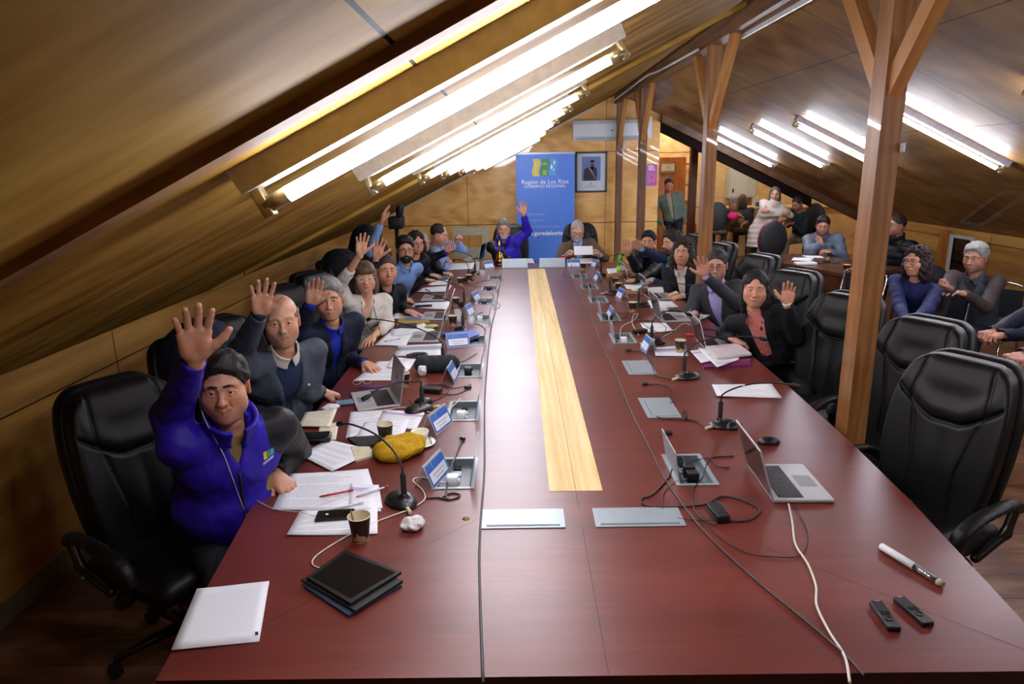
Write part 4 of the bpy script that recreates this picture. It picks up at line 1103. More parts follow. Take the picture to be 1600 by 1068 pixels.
p8 = person('grey-haired man in a black and purple jacket with raised hand', Pt(660, 380, 8.3), (.75, -1, -.05), (-1.30, 8.55, .56), (.85, -.5),
    R=A((699, 394, 8.1), (703, 373, 8.05), 'close', palm=(.2, -1, .1), e=(672, 404, 8.2)), L=TB((696, 427), (708, 427), 'relax', .04), skin='#b8896f', hair='short', haircol='#77746f', haircol2='#b5b2ac',
    hp=dict(seed=8), glass=M_GBLK, top='openzip', col='#15151b', inner='shirt', innercol=PURP, q=1.4, vw=.05, vdepth=.45)
p9 = person('man in a pale blue shirt and dark tie in profile, holding glasses up', Pt(686, 366, 8.95), (1, -.25, -.28), (-1.12, 9.25, .56), (.95, -.3),
    R=TB((700, 408), (707, 401), 'grip', .09, ), L=A((714, 377, 8.95), (719, 367, 8.9), 'fist', palm=(.3, -1, 0)), skin='#c09078', hair='receding', haircol='#191412', haircol2='#3a322c',
    hp=dict(fat=.7, seed=9, nose=1.15), top='shirt', col='#8aa6dc', collar='#9ab4e2', tie='#1c2a6a', sc=1.1, belly=.04, q=1.4)
# ---------------------------------------------------------------- head of the table
p10 = person('grey-bearded man in a purple jacket at the table head, left arm raised', Pt(787, 357, 9.45), (.02, -1, -.16), (-.14, 9.72, .56), (0, -1),
    R=A(Vector((-.10, 9.02, .80)), Vector((.02, 8.95, .77)), 'relax', (0, 0, -1)), L=A((818, 334, 9.35), (818, 315, 9.32), 'open', e=(824, 362, 9.5)), skin='#b88872', hair='thick', haircol='#5d5a57', haircol2='#8b8884',
    hp=dict(seed=10, fat=.2, hair_t=.002), beard=('full', '#8f8b87', '#c9c6c2'), top='zip', vneck=True, vdepth=.10, vw=.045, inner='sweater', innercol='#15151c', col=PURP, sleeve2=(P_DK, (1,)), sc=1.05, q=1.4)
p11 = person('white-bearded man in glasses and brown jacket reading a paper at the table head', Pt(902, 360, 9.45), (-.02, -1, -.42), (.88, 9.75, .56), (0, -1),
    R=A(Vector((.62, 9.12, .84)), Vector((.76, 9.08, .87)), 'grip', (.2, .3, 1)), L=A(Vector((1.08, 9.12, .84)), Vector((.96, 9.08, .87)), 'grip', (-.2, .3, 1)), skin='#c8a08a', hair='short', haircol='#807c77', haircol2='#b8b4af',
    hp=dict(seed=11, fat=.5, line=.01), beard=('full', '#a09b95', '#c8c4bf'), glass=M_GBLK, top='jacket', col='#574638', inner='shirt', innercol='#8fa6d8', collar='#9ab0dc', sc=1.06, q=1.4, vdepth=.42)
# ---------------------------------------------------------------- right row
r1 = person('dark-haired man in black near the green bottle, palm raised', Pt(1013, 377, 8.15), (-.35, -1, -.05), (1.72, 8.45, .56), (-.75, -.66),
    R=A((981, 396, 7.9), (975, 374, 7.88), 'open', e=(995, 418, 8.0)), L=TB((988, 438), (976, 440), 'relax', .05), skin='#b8896f', hair='thick', haircol='#0d0b0b', haircol2='#171413', hp=dict(seed=12, wide=1.03, hair_t=.003), top='zip', col='#101218', q=1.35)
r2 = person('man in a navy suit looking left in profile, hand stretched forward', Pt(1050, 378, 7.45), (-1, -.40, -.15), (1.80, 7.6, .56), (-.9, -.45),
    R=A((1001, 388, 7.2), (985, 373, 7.15), 'flat', palm=(-.3, -.9, -.2), e=(1030, 402, 7.35)), L=TB((1018, 437), (996, 440), 'flat', .04), skin='#bb8c74', hair='thick', haircol='#120f0e', haircol2='#2c2522',
    hp=dict(seed=13, hair_t=.004), beard=('full', '#3d2c24', '#5d4538'), top='jacket', col='#1b2746', inner='shirt', innercol='#8fb4d0', collar='#9fc0d8', q=1.3)
r3 = person('curly-haired woman with hoop earrings in a black blazer and white blouse', Pt(1066, 394, 6.75), (-.42, -1, .06), (1.82, 6.95, .56), (-.65, -.76),
    R=TB((1056, 459), (1042, 460), 'flat', .04), L=TB((1066, 462), (1050, 466), 'flat', .03), skin='#c89a7e', hair='curly', haircol='#1d1613', haircol2='#43362d', hp=dict(fem=1, seed=14, lip='#7d3c38', gaze=(-.2, -1, .2), brow=.0044, fat=.2),
    top='jacket', col='#0e0e13', inner='shirt', innercol='#cfc8c0', collar='#d6cfc6', ear_ring=M_GLT, sc=.98, q=1.25, vdepth=.42, vw=.055)
r4 = person('man in a grey suit and glasses peering past his own raised palm', Pt(1120, 414, 5.75), (-.42, -1, -.10), (1.88, 5.95, .56), (-.62, -.78),
    L=A((1101, 430, 5.35), (1093, 396, 5.3), 'open', e=(1152, 474, 5.5)), R=TB((1086, 490), (1072, 484), 'grip', .05), skin='#ba8c76', hair='short', haircol='#1c1817', haircol2='#3d3734', hp=dict(seed=15, gaze=(-.3, -1, .1)), glass=M_GBLK,
    top='jacket', col='#33353b', inner='shirt', innercol='#a79ad0', collar='#b0a4d6', sc=1.05, q=1.1, vdepth=.42)
r5 = person('smiling dark-haired woman in black with an orange and purple scarf, hand raised', Pt(1180, 450, 4.62), (-.35, -1, -.06), (1.92, 4.80, .55), (-.52, -.85),
    R=TB((1147, 531), (1176, 541), 'relax', .06, e=(1130, 520, 4.9)), L=A((1230, 474, 4.38), (1237, 423, 4.33), 'close', e=(1243, 528, 4.5), sc=.97), skin='#cc9c80', hair='long', haircol='#0f0c0c', haircol2='#2a2321',
    hp=dict(fem=1, fat=.6, smile=1, seed=16, lip='#a04a44', gaze=(-.3, -1, .1), brow=.003, wide=1.03), top='blouse', col='#0e0f14', vneck=True, vdepth=.15, vw=.05, sc=.98, belly=.02, ear_ring=None)
# ================================================================== background people
p12 = person('man in a green jacket standing by the back wall opening', Pt(1045, 289, 12.9), (-.1, -1, -.25), (2.90, 12.95, .98), (-.15, -1),
    R=A(Vector((2.70, 12.93, .885)), Vector((2.72, 12.90, .73)), 'relax', (1, 0, 0)), L=A(Vector((3.10, 12.93, .885)), Vector((3.09, 12.90, .73)), 'relax', (-1, 0, 0)),
    skin='#9a705a', hair='short', haircol='#15110f', haircol2='#3a322c', hp=dict(seed=20), top='jacket', col='#56665a', inner='shirt', innercol='#8a7f70', q=1.8, stand=True, vw=.045, vdepth=.6, legs='#1a1b22')
p13 = person('woman standing with arms crossed in a long cream quilted coat', Pt(1211, 303, 11.6), (-.35, -1, -.05), (4.12, 11.7, .92), (-.35, -1),
    R=A(Pt(1226, 331, 11.42).tolist() and Vector(Pt(1226, 334, 11.40)), Vector(Pt(1240, 333, 11.42)), 'relax', (0, 1, 0), e=tuple([1192, 335, 11.5])), L=A(Vector(Pt(1200, 329, 11.42)), Vector(Pt(1188, 331, 11.45)), 'relax', (0, 1, 0), e=tuple([1235, 336, 11.55])),
    skin='#b08872', hair='long', haircol='#3a2e28', haircol2='#6f6258', hp=dict(fem=1, seed=21), top='coat', col='#b8aea0', q=1.7, stand=True, coatlen=.48, legs='#111216', sc=.86, headscale=.95)
p14 = person('grey-haired man seated in a mustard yellow jacket in the back room', Pt(1146, 319, 13.4), (.2, -1, -.5), (4.05, 13.7, .80), (-.05, -1),
    R=A(Vector(Pt(1155, 336, 13.1)), Vector(Pt(1162, 340, 13.1)), 'relax', (0, 0, -1)), L=A(Vector(Pt(1166, 347, 13.1)), Vector(Pt(1158, 351, 13.1)), 'relax', (0, 0, -1)),
    skin='#9a705c', hair='short', haircol='#4d4841', haircol2='#8b857b', hp=dict(seed=22), top='jacket', col='#8a6a2c', inner='shirt', innercol='#1a1f33', q=1.8, legs='#4a3a26', leg=dict(knee=[(3.95, 13.25, .72), (4.45, 13.25, .72)], foot=[(3.95, 13.25, .1), (4.45, 13.25, .1)]))
p15 = person('person seen from behind with brown hair behind the man in the yellow jacket', Pt(1160, 313, 14.6), (.3, 1, -.1), (4.75, 14.5, .62), (.2, 1), skin='#a87860', hair='long', haircol='#3a2d26', haircol2='#5d4d42',
    hp=dict(fem=1, seed=23), top='sweater', col='#2a2430', q=1.8)
p16 = person('man in a dark green sweater leaning forward on a high chair', Pt(1246, 318, 12.0), (-.9, -.5, -.45), (5.02, 12.2, .72), (-.85, -.4),
    R=A(Vector(Pt(1232, 345, 11.8)), Vector(Pt(1224, 344, 11.8)), 'relax', (0, 0, -1)), L=A(Vector(Pt(1238, 348, 11.75)), Vector(Pt(1228, 350, 11.75)), 'relax', (0, 0, -1)),
    skin='#9a6a58', hair='short', haircol='#1a1512', hp=dict(seed=24), top='sweater', col='#10201e', q=1.8, legs='#7a6a50', leg=dict(knee=[(4.62, 11.9, .62), (4.6, 12.15, .62)], foot=[(4.62, 11.85, .1), (4.6, 12.15, .1)]))
p17 = person('man in a grey-blue puffer jacket at the side desk, hand at his chin', Pt(1286, 352, 9.85), (-.45, -1, -.25), (4.55, 10.1, .50), (-.5, -.85),
    R=A(Vector(Pt(1283, 380, 9.6)), Vector(Pt(1276, 369, 9.65)), 'fist', (.6, .6, 0), e=tuple([1266, 392, 9.6])), L=A(Vector(Pt(1296, 392, 9.5)), Vector(Pt(1284, 392, 9.45)), 'relax', (0, 0, -1)),
    skin='#b08068', hair='thick', haircol='#14100e', haircol2='#332b26', hp=dict(seed=25, fat=.5, hair_t=.002), top='puffer', col='#5f6a7c', q=1.6, sleeve2=None, sc=1.08)
p18 = person('man in a black puffer jacket in profile just right of the thick post', Pt(1401, 352, 8.7), (-1, -.15, .0), (4.95, 8.8, .52), (-.9, -.3), R=A(Vector((4.55, 8.55, .72)), Vector((4.4, 8.5, .70)), 'relax', (0, 0, -1)), L=A(Vector((4.6, 8.3, .70)), Vector((4.45, 8.25, .68)), 'relax', (0, 0, -1)),
    skin='#a87a62', hair='short', haircol='#15110f', haircol2='#352d28', hp=dict(seed=26), glass=M_GBLK, top='puffer', col='#0f1116', q=1.6, sc=1.05)
p19 = person('smiling woman with dark curly hair and glasses in a navy cardigan', Pt(1432, 408, 5.75), (-.95, -.45, .0), (3.52, 5.95, .50), (-.85, -.55),
    R=A(Vector(Pt(1416, 505, 5.2)), Vector(Pt(1404, 510, 5.1)), 'relax', (0, 0, -1)), L=A(Vector(Pt(1428, 500, 5.1)), Vector(Pt(1412, 505, 5.0)), 'relax', (0, 0, -1)),
    skin='#b5846c', hair='curly', haircol='#1b1012', haircol2='#38232a', hp=dict(fem=1, fat=.4, smile=1, seed=27), glass=M_GBLK, top='sweater', col='#151c4a', q=1.25, sc=.97, legs='#141d4c')
p20 = person('grey-haired man with arms folded in a grey vest over a brown sweater', Pt(1524, 402, 5.95), (-.85, -.6, -.12), (4.18, 6.15, .50), (-.75, -.65),
    R=A(Vector(Pt(1486, 452, 5.45)), Vector(Pt(1474, 446, 5.45)), 'fist', (1, 0, 0), e=tuple([1466, 488, 5.6])), L=A(Vector(Pt(1508, 459, 5.45)), Vector(Pt(1494, 456, 5.45)), 'flat', (0, 0, -1), e=tuple([1540, 480, 5.5])),
    skin='#a87e66', hair='thick', haircol='#6b6a68', haircol2='#a8a6a2', hp=dict(seed=28, nose=1.1, hair_t=.005), brows='#3a3430', top='vest', vw=.04, vdepth=.28, collar='#454d58', col='#454d58', inner='sweater', innercol='#38302f', q=1.2, sc=1.03, legs='#1c2340')
p21 = person('seated man in a dark navy jacket cut off by the right edge, hands clasped', (4.62, 5.15, 1.22), (-.8, -.6, -.1), (4.45, 5.3, .50), (-.75, -.65),
    R=A(Vector(Pt(1548, 520, 4.75)), Vector(Pt(1536, 521, 4.7)), 'grip', (0, 0, -1)), L=A(Vector(Pt(1560, 524, 4.7)), Vector(Pt(1544, 526, 4.65)), 'grip', (0, 0, -1)),
    skin='#a87a64', hair='short', haircol='#2a2522', hp=dict(seed=29), top='zip', col='#141a28', q=1.3, sc=1.08, belly=.05, legs='#4a4640')
p22 = person('seated man in blue jeans and dark jacket cut off by the right edge', (4.50, 4.30, 1.22), (-.8, -.6, -.1), (4.30, 4.45, .50), (-.8, -.6),
    R=A(Vector(Pt(1590, 556, 4.0)), Vector(Pt(1578, 558, 3.95)), 'grip', (0, 0, -1)), L=A(Vector(Pt(1600, 560, 3.95)), Vector(Pt(1586, 563, 3.9)), 'grip', (0, 0, -1)),
    skin='#a87a64', hair='short', haircol='#2a2522', hp=dict(seed=30), top='zip', col='#1b1c22', q=1.3, sc=1.08, belly=.05, legs='#2c4a78')
p23 = person('person hidden behind the second post, raised hand showing at its left edge', (1.93, 7.75, 1.16), (-.3, -1, 0), (2.0, 7.95, .54), (-.5, -.85),
    R=A((1086, 368, 7.5), (1083, 350, 7.48), 'close'), skin='#b8806c', hair='short', haircol='#1a1512', hp=dict(seed=31), top='sweater', col='#1a1a20', q=1.5) if False else None

# ================================================================== background furniture
M_CHR = mat('chrome_tube', '#c8ccd0', .18, 1.0, var=0); M_VIN = mat('vinyl_grey_black', '#20242a', .35); M_DESK = wood('desk_walnut', ['#3a2218', '#52321f', '#6b4630'], (1, .5, 1), .25, (), 2, 0)
def visitor_chair(x, y, rz, label):
    t = thing('visitor_chair', label, 'chair', (x, y, 0), rz, 'chrome visitor chairs')
    for s in (-1, 1):
        obj('frame', MB().tube(bez([(s*.24, -.42, .01), (s*.24, .02, .012), (s*.24, .06, .05), (s*.24, .0, .42), (s*.24, .07, .80), (s*.20, .085, .86)], 4), .011, 8).tube([(s*.24, -.42, .012), (s*.24, -.38, .42), (s*.24, .0, .43)], .011, 8), M_CHR, t)
    obj('top_rail', MB().tube(bez([(-.20, .085, .86), (-.1, .09, .885), (.1, .09, .885), (.20, .085, .86)], 4), .011, 8), M_CHR, t)
    obj('seat', MB().rbox((-.22, -.40, .43), (.22, .0, .475), .04), M_VIN, t)
    obj('backrest', MB().box((-.21, .055, .56), (.21, .08, .83)), M_VIN, t)
    return t
visitor_chair(3.62, 7.2, R_(-60), 'empty chrome and grey visitor chair just right of the thick post')
visitor_chair(3.78, 6.1, R_(-60), 'chrome visitor chair under the woman in the navy cardigan')
visitor_chair(4.42, 6.3, R_(-55), 'chrome visitor chair under the man with folded arms')
visitor_chair(4.72, 5.45, R_(-55), 'chrome visitor chair with curved rail at the right edge, holding a dark bag')
visitor_chair(4.58, 4.55, R_(-55), 'chrome visitor chair under the man in blue jeans')
# side desk
A_, B_, C_, D_ = (3.17, 9.25), (3.74, 7.78), (4.62, 8.12), (4.02, 9.62)
t = thing('side_desk', 'brown side desk behind the right row of chairs', 'desk', (0, 0, 0))
obj('desktop', MB().prism([B_, C_, D_, A_], .71, .75), M_DESK, t)
obj('modesty_panel', MB().prism([(A_[0]+.04, A_[1]-.02), (B_[0]+.04, B_[1]+.02), (B_[0]+.06, B_[1]+.03), (A_[0]+.06, A_[1]-.0)], .1, .71), M_DESK, t)
for p_ in (A_, B_, C_, D_):
    cx, cy = 3.89, 8.69; q_ = (cx+(p_[0]-cx)*.9, cy+(p_[1]-cy)*.93); obj('leg', MB().box((q_[0]-.025, q_[1]-.025, 0), (q_[0]+.025, q_[1]+.025, .71)), M_DESK, t)
# round-backed office chair and tall stool chairs
def office_chair(x, y, rz, label, zb=.95, edge=None, zs=.5):
    t = thing('office_chair', label, 'chair', (x, y, 0), rz, 'dark office chairs in the background')
    g = SDF((-.26, -.06, zb-.32), (.26, .1, zb+.30), .015); g.ell((0, .02, zb), (.225, .045, .27), 0); obj('backrest', nets([g], 'b', [M_BLKM]), None, t)
    if edge: g = SDF((-.28, -.06, zb-.34), (.28, .14, zb+.32), .015); g.ell((0, .05, zb), (.235, .04, .28), 0); obj('back_shell', nets([g], 'b', [mat('magenta_shell', edge, .4)]), None, t)
    obj('seat', MB().rbox((-.23, -.45, zs-.06), (.23, .0, zs), .06), M_BLKM, t)
    obj('column', MB().tube([(0, -.2, .06), (0, -.2, zs-.06)], .025, 8), M_CHB, t)
    for s in (-1, 1): obj('armrest', MB().box((s*.27-.02, -.35, zs+.2), (s*.27+.02, -.05, zs+.23)).box((s*.27-.01, -.2, zs-.03), (s*.27+.01, -.16, zs+.2)), M_BLKM, t)
    m = MB()
    for k in range(5): a = 2*PI*k/5; m.tube([(0, -.2, .07), (.28*math.cos(a), -.2+.28*math.sin(a), .04)], .02, 6)
    obj('star_base', m, M_CHB, t); return t
office_chair(3.62, 9.75, R_(15), 'dark round-backed office chair with a magenta rim behind the side desk', .93, '#6a1238')
office_chair(3.70, 12.95, R_(170), 'black high chair with a pink hat on it in the back room', 1.02, None, .74)
office_chair(5.3, 12.45, R_(-60), 'black high chair under the man in the dark green sweater', 1.0, None, .66)
o = SDF((3.9, 12.5, .7), (4.3, 12.95, 1.1), .012); hatp = Pt(1145, 337, 12.75)
g = SDF(hatp-.16, hatp+.16, .012); g.ell(hatp, (.10, .09, .07), 0); g.warp(.004, 60, 1); tag(obj('knit_hat', nets([g], 'hat', [cloth('hot_pink_knit', '#d6246e')])), 'bright pink hat lying on the black high chair in the back room', 'hat')
# electrical cabinets and details of the back room
def wallbox(name, label, cat, px0, py0, px1, py1, y, depth, m, cat2=None, bev=0):
    a, b = aty(px0, py0, y), aty(px1, py1, y); o = thing(name, label, cat, ((a.x+b.x)/2, y, min(a.z, b.z)))
    w2, h_ = abs(b.x-a.x)/2, abs(a.z-b.z); return o, w2, h_
M_CAB = mat('cabinet_paint', '#c3ccd2', .4, var=.03)
t, w2, h_ = wallbox('electrical_cabinet', 'large pale electrical cabinet on the back room wall', 'electrical cabinet', 1137, 262, 1163, 308, 15.9, .2, M_CAB)
obj('body', MB().box((-w2, -.2, 0), (w2, .09, h_)), M_CAB, t); obj('door', MB().box((-w2+.03, -.215, .03), (w2-.03, -.2, h_-.03)), M_CAB, t); obj('lock', MB().box((-w2+.07, -.23, .12), (-w2+.10, -.215, .2)), M_BLK, t)
t, w2, h_ = wallbox('electrical_cabinet', 'smaller grey electrical box right of the large cabinet', 'electrical cabinet', 1165, 276, 1177, 308, 15.9, .2, M_CAB)
obj('body', MB().box((-w2, -.12, 0), (w2, .09, h_)), M_CAB, t); obj('door', MB().box((-w2+.02, -.135, .02), (w2-.02, -.12, h_-.02)), M_CAB, t)
a, b = aty(1180, 285, 15.9), aty(1180, 325, 15.9)
tag(obj('conduit', MB().box((a.x-.03, 15.9, b.z-.4), (a.x+.03, 15.98, a.z)), M_WHP), 'white vertical cable duct on the back room wall', 'duct')
# wooden door frame with a certificate, shelves
M_ORW = wood('orange_wood', ['#7a4218', '#a5622a', '#c27e3e'], (3, 3, .6), .4, (), 2, 0)
t, w2, h_ = wallbox('wooden_cabinet', 'orange-brown wooden cabinet behind the man in the green jacket', 'cabinet', 1030, 246, 1065, 420, 15.3, .4, M_ORW)
obj('body', MB().box((-w2, 0, -.6), (w2, .3, h_)), M_ORW, t); obj('door', MB().box((-w2+.05, -.02, -.55), (w2-.05, 0, h_-.85)), M_ORW, t)
t, w2, h_ = wallbox('framed_certificate', 'small framed certificate hung above the man in the green jacket', 'picture', 1031, 253, 1056, 270, 15.25, .02, M_ORW)
obj('frame', MB().box((-w2, -.01, 0), (w2, .03, h_)), mat('gold_frame', '#8a6a2e', .4, .3), t); obj('sheet', MB().box((-w2+.04, -.014, .04), (w2-.04, -.01, h_-.04)), mat('cream_paper', '#d8d0b4', .7), t)
m = MB()
for k, (q, z_) in enumerate(((.7, .75), (.4, .55), (.6, .42), (.75, .2))): m.box((-w2*q*.7, -.0155, h_*z_), (w2*q*.7, -.014, h_*z_+.008))
obj('lettering', m, mat('ink_grey', '#55534a', .8), t)
for k, (px, lb) in enumerate(((1081, 'reddish-brown upright post in the back room beside the shelves'),)):
    a = aty(px, 300, 14.2); t = tag(obj('wooden_upright', MB().box((a.x-.07, 14.1, 0), (a.x+.07, 14.24, 3.1)), wood('red_brown_post', ['#3c1e12', '#552b1a', '#6b3a24'], (4, 4, .6), .5, (), 2, 0)), lb, 'post')
t, w2, h_ = wallbox('open_shelf', 'wooden shelf with a chair below it behind the green-jacketed man', 'shelf', 1064, 262, 1080, 290, 15.6, .3, M_ORW)
for z_ in (0, .45): obj('shelf_board', MB().box((-w2, -.05, z_), (w2, .3, z_+.04)), M_ORW, t)
t = thing('wooden_chair', 'wooden chair with a yellow seat in the back room', 'chair', tuple(aty(1068, 346, 14.6))[:2]+(0,), 0)
zc_ = aty(1068, 346, 14.6).z
obj('seat', MB().rbox((-.22, -.22, zc_-.05), (.22, .22, zc_), .04), mat('yellow_seat', '#d8a83c', .6), t)
for sx in (-1, 1):
    for sy in (-1, 1): obj('leg', MB().box((sx*.2-.02, sy*.2-.02, 0), (sx*.2+.02, sy*.2+.02, zc_-.05+(.5 if sy > 0 else 0))), M_ORW, t)
obj('backrest', MB().box((-.2, .19, zc_+.3), (.2, .22, zc_+.43)), M_ORW, t)
# counter in back room with bottles and cups
t = thing('counter', 'pale wooden counter in the back room behind the woman in the cream coat', 'counter', (0, 0, 0)); zc_ = 1.05
obj('top', MB().box((4.3, 14.9, zc_-.04), (7.6, 15.5, zc_)), M_BR, t); obj('front', MB().box((4.35, 14.95, 0), (7.55, 15.45, zc_-.04)), M_BR, t)
M_CLR = mat('clear_plastic', '#e8f0f4', .08, alpha=.25, var=0); M_BLUEP = mat('blue_packet', '#2a3f9c', .5)
for k, px in enumerate((1176, 1181, 1187, 1193)):
    a = aty(px, 335, 15.1); m = MB().lathe([(.04, 0), (.042, .15), (.015, .22), (.013, .25)], (0, 0, 0), 12)
    if k < 2: tag(obj('bottle', m, M_CLR, None, (a.x, 15.1, zc_)), 'clear bottle standing on the back room counter', 'bottle', 'bottles on the back counter')
    else: tag(obj('packet', MB().rbox((-.09, -.06, 0), (.09, .06, .09), .02), M_BLUEP, None, (a.x+.12*(k-2), 15.1, zc_)), 'blue and white packet on the back room counter', 'packet', 'blue packets on the back counter')
for k in range(5):
    a = aty(1298+k*7, 345, 15.0); tag(obj('drinking_glass', MB().lathe([(.03, 0), (.036, .12), (.033, .12), (.028, .005)], (0, 0, 0), 12), M_CLR, None, (a.x, 15.05+(k % 2)*.1, zc_)), 'clear glass standing at the right end of the back counter', 'glass', 'glasses on the back counter')
# right wall window
t = thing('window', 'narrow dark window with a white frame in the right wall', 'window', (0, 0, 0)); t.name = 'window_1'
a, b = atx(1492, 385, WR), atx(1512, 430, WR)
bpy.data.objects.remove(t)
struct('window_1', MB().box((WR-.03, b.y-.04, .30), (WR, a.y+.1, .98)), mat('window_frame_white', '#b9bcbc', .4))
struct('window_2', MB().box((WR-.034, b.y, .34), (WR-.03, a.y, .94)), mat('night_glass', '#05060a', .05))
struct('trim_7', MB().box((WR-.06, a.y+.1, .2), (WR, a.y+.28, 1.02)), M_ORW)
# dark bags on chairs, coats
def coat_blob(label, pts, m, name='coat', cat='coat', h=.012, warp=.006):
    P_ = np.array([p[0] for p in pts]); g = SDF(P_.min(0)-.25, P_.max(0)+.25, h)
    for c, r_ in pts: g.ell(c, r_, .05)
    g.warp(warp, 24, 1.0); g.warp(warp*.5, 60, 2.0); return tag(obj(name, nets([g], name, [m])), label, cat)
M_NAVYC = cloth('navy_coat_cloth', '#0c1328'); M_BLKC = cloth('black_coat_cloth', '#0c0e13')
cc = CH_P1.location; 
coat_blob('dark navy coat draped over the chair behind the man in the purple jacket', [((cc.x-.02, cc.y+.04, 1.02), (.20, .29, .26)), ((cc.x-.04, cc.y+.05, .72), (.17, .28, .25)), ((cc.x+.16, cc.y-.24, .88), (.09, .12, .22)), ((cc.x-.02, cc.y+.27, .86), (.09, .10, .22))], M_NAVYC)
coat_blob('black winter coat hanging on the chair behind the bearded man', [((-1.68, 7.55, 1.18), (.18, .24, .26)), ((-1.66, 7.55, .85), (.18, .26, .25)), ((-1.66, 7.78, 1.2), (.08, .10, .14))], M_BLKC)
coat_blob('dark jacket piled on the chair behind the man in the black shirt', [((-1.74, 6.62, 1.08), (.20, .24, .20)), ((-1.72, 6.6, .8), (.18, .26, .2))], M_BLKC, 'jacket', 'jacket')
coat_blob('black bag lying on the chair at the right edge behind the folded arms', [((5.05, 5.9, .78), (.16, .2, .2)), ((5.0, 5.85, .62), (.2, .24, .15))], M_BLKC, 'bag', 'bag')
coat_blob('dark coat heaped on the seat between the navy cardigan and the grey vest', [((4.0, 6.55, .82), (.13, .15, .2)), ((4.02, 6.5, .62), (.18, .2, .16))], M_BLKC)
# exhaust pipe / studio headphone-like hanger: tall dark camera case on tripod behind the left row
a = Pt(619, 345, 9.6)
t = thing('video_camera', 'dark video camera on a stand against the back wall behind the left row', 'camera', (a[0], 9.6, 0))
obj('body', MB().rbox((-.09, -.15, a[2]-.1), (.10, .15, a[2]+.06), .03), M_BLKM, t)
obj('tripod', MB().tube([(0, 0, 0), (0, 0, a[2]-.1)], .03, 8), M_BLKM, t)
g = SDF((-.15, -.15, a[2]), (.2, .15, a[2]+.42), .012); g.ell((.06, 0, a[2]+.15), (.055, .06, .13), 0, '+', frame((.0, 1, 0), (.15, 0, 1))); obj('viewfinder', nets([g], 'v', [M_BLKM]), None, t)
# grey folding box chair by the wall at the head
t = thing('plastic_chair', 'beige plastic chair with a rectangular hole, by the back wall', 'chair', (-.78, 11.3, 0), R_(5))
M_BEI = mat('beige_plastic', '#9a937e', .5)
m = MB()
for lo, hi in (((-.30, 0, .55), (-.18, .04, 1.05)), ((.18, 0, .55), (.30, .04, 1.05)), ((-.18, 0, .55), (.18, .04, .72)), ((-.18, 0, .92), (.18, .04, 1.05))): m.box(lo, hi)
obj('backrest', m, M_BEI, t); obj('seat', MB().rbox((-.28, -.45, .42), (.28, .02, .46), .05), M_BEI, t)
for sx in (-1, 1):
    for y_ in (-.42, .0): obj('leg', MB().box((sx*.26-.02, y_-.02, 0), (sx*.26+.02, y_+.02, .43)), M_BEI, t)

# ================================================================== things on the back wall
def ptex(name, fn):
    return MATS.setdefault(name, fn())
YW = 12.35
M_BLUE = mat('banner_blue', '#4a7fe0', .45, var=.06, ns=2)
t = thing('rollup_banner', 'tall blue roll-up banner of the regional government behind the table head', 'banner', (.465, 12.05, 0))
Lx, Rx, Tz = aty(806, 240, 12.05).x-.465, aty(898, 240, 12.05).x-.465, aty(850, 239, 12.05).z
obj('cloth', MB().box((Lx, 0, .1), (Rx, .006, Tz)), M_BLUE, t)
obj('top_rail', MB().box((Lx-.005, -.012, Tz-.02), (Rx+.005, .018, Tz+.015)), M_ALU, t)
obj('base', MB().rbox((Lx-.01, -.1, 0), (Rx+.01, .12, .1), .03), M_ALU, t); obj('pole', MB().tube([(0, .03, .1), (0, .03, Tz)], .01, 6), M_ALU, t)
M_WTX = mat('white_print', '#eef2f8', .5, var=0)
W_ = Rx-Lx; pz = lambda py: aty(850, py, 12.05).z; px_ = lambda px: aty(px, 280, 12.05).x-.465
def wavep(x0, x1, z0, z1, col, nm):
    m = MB(); n = 14; vs = []
    for i in range(n+1):
        f_ = i/n; dx = math.sin(f_*2*PI)*.016; vs += [(x0+dx, -.002, z1+(z0-z1)*f_), (x1+dx, -.002, z1+(z0-z1)*f_)]
    m._add(vs, [(2*i, 2*i+1, 2*i+3, 2*i+2) for i in range(n)]); lg = obj('logo_panel', m, mat(nm, col, .5, var=.05), t); return lg
z1, z0 = pz(248), pz(275)
lg = wavep(px_(832.5), px_(843.5), z0, z1, '#d9c23c', 'logo_yellow')
m = MB()
for k in range(5): m.box((px_(837)-.006, -.0035, z0+.03+k*.045), (px_(837)+.012, -.0025, z0+.055+k*.045))
obj('logo_wheat', m, M_WTX, lg)
lg = wavep(px_(845.5), px_(857), z0, z1, '#3f8a3c', 'logo_green')
m = MB().box((px_(849), -.0035, z0+.02), (px_(854), -.0025, z0+.10)); m.lathe([(.0, 0), (.03, .0)], (px_(851.5), -.003, z0), 8, False); obj('logo_tower', MB().box((px_(848), -.0035, z0+.02), (px_(854), -.0025, z0+.10)).box((px_(847.5), -.0035, z0+.19), (px_(855), -.0025, z0+.22)), mat('logo_light_green', '#7fc04a', .5, var=0), lg)
lg = wavep(px_(859), px_(870), z0, z1, '#4aa0e0', 'logo_sky')
m = MB()
for cx_, cz_, s_ in ((px_(862), z0+.15, .035), (px_(866), z0+.22, .03), (px_(865), z0+.10, .02)):
    m._add([(cx_-s_*.6, -.004, cz_), (cx_, -.004, cz_-s_*1.3), (cx_+s_*.6, -.004, cz_), (cx_, -.004, cz_+s_*1.5)], [(0, 1, 2, 3)])
obj('logo_leaf', m, M_WTX, lg)
def wtext(body, cx, cz, wid, par, m_=None, y=-.002, bold=False, mx=None, align='CENTER'):
    me = text_mesh(body, .1, m_ or M_WTX, align, bold); xs = [v.co.x for v in me.vertices]; s_ = wid/(max(xs)-min(xs))
    o = obj('lettering', me, None, par); o.scale = (s_, s_, s_); o.rotation_euler = (PI/2, 0, 0); o.location = (cx, y, cz); return o
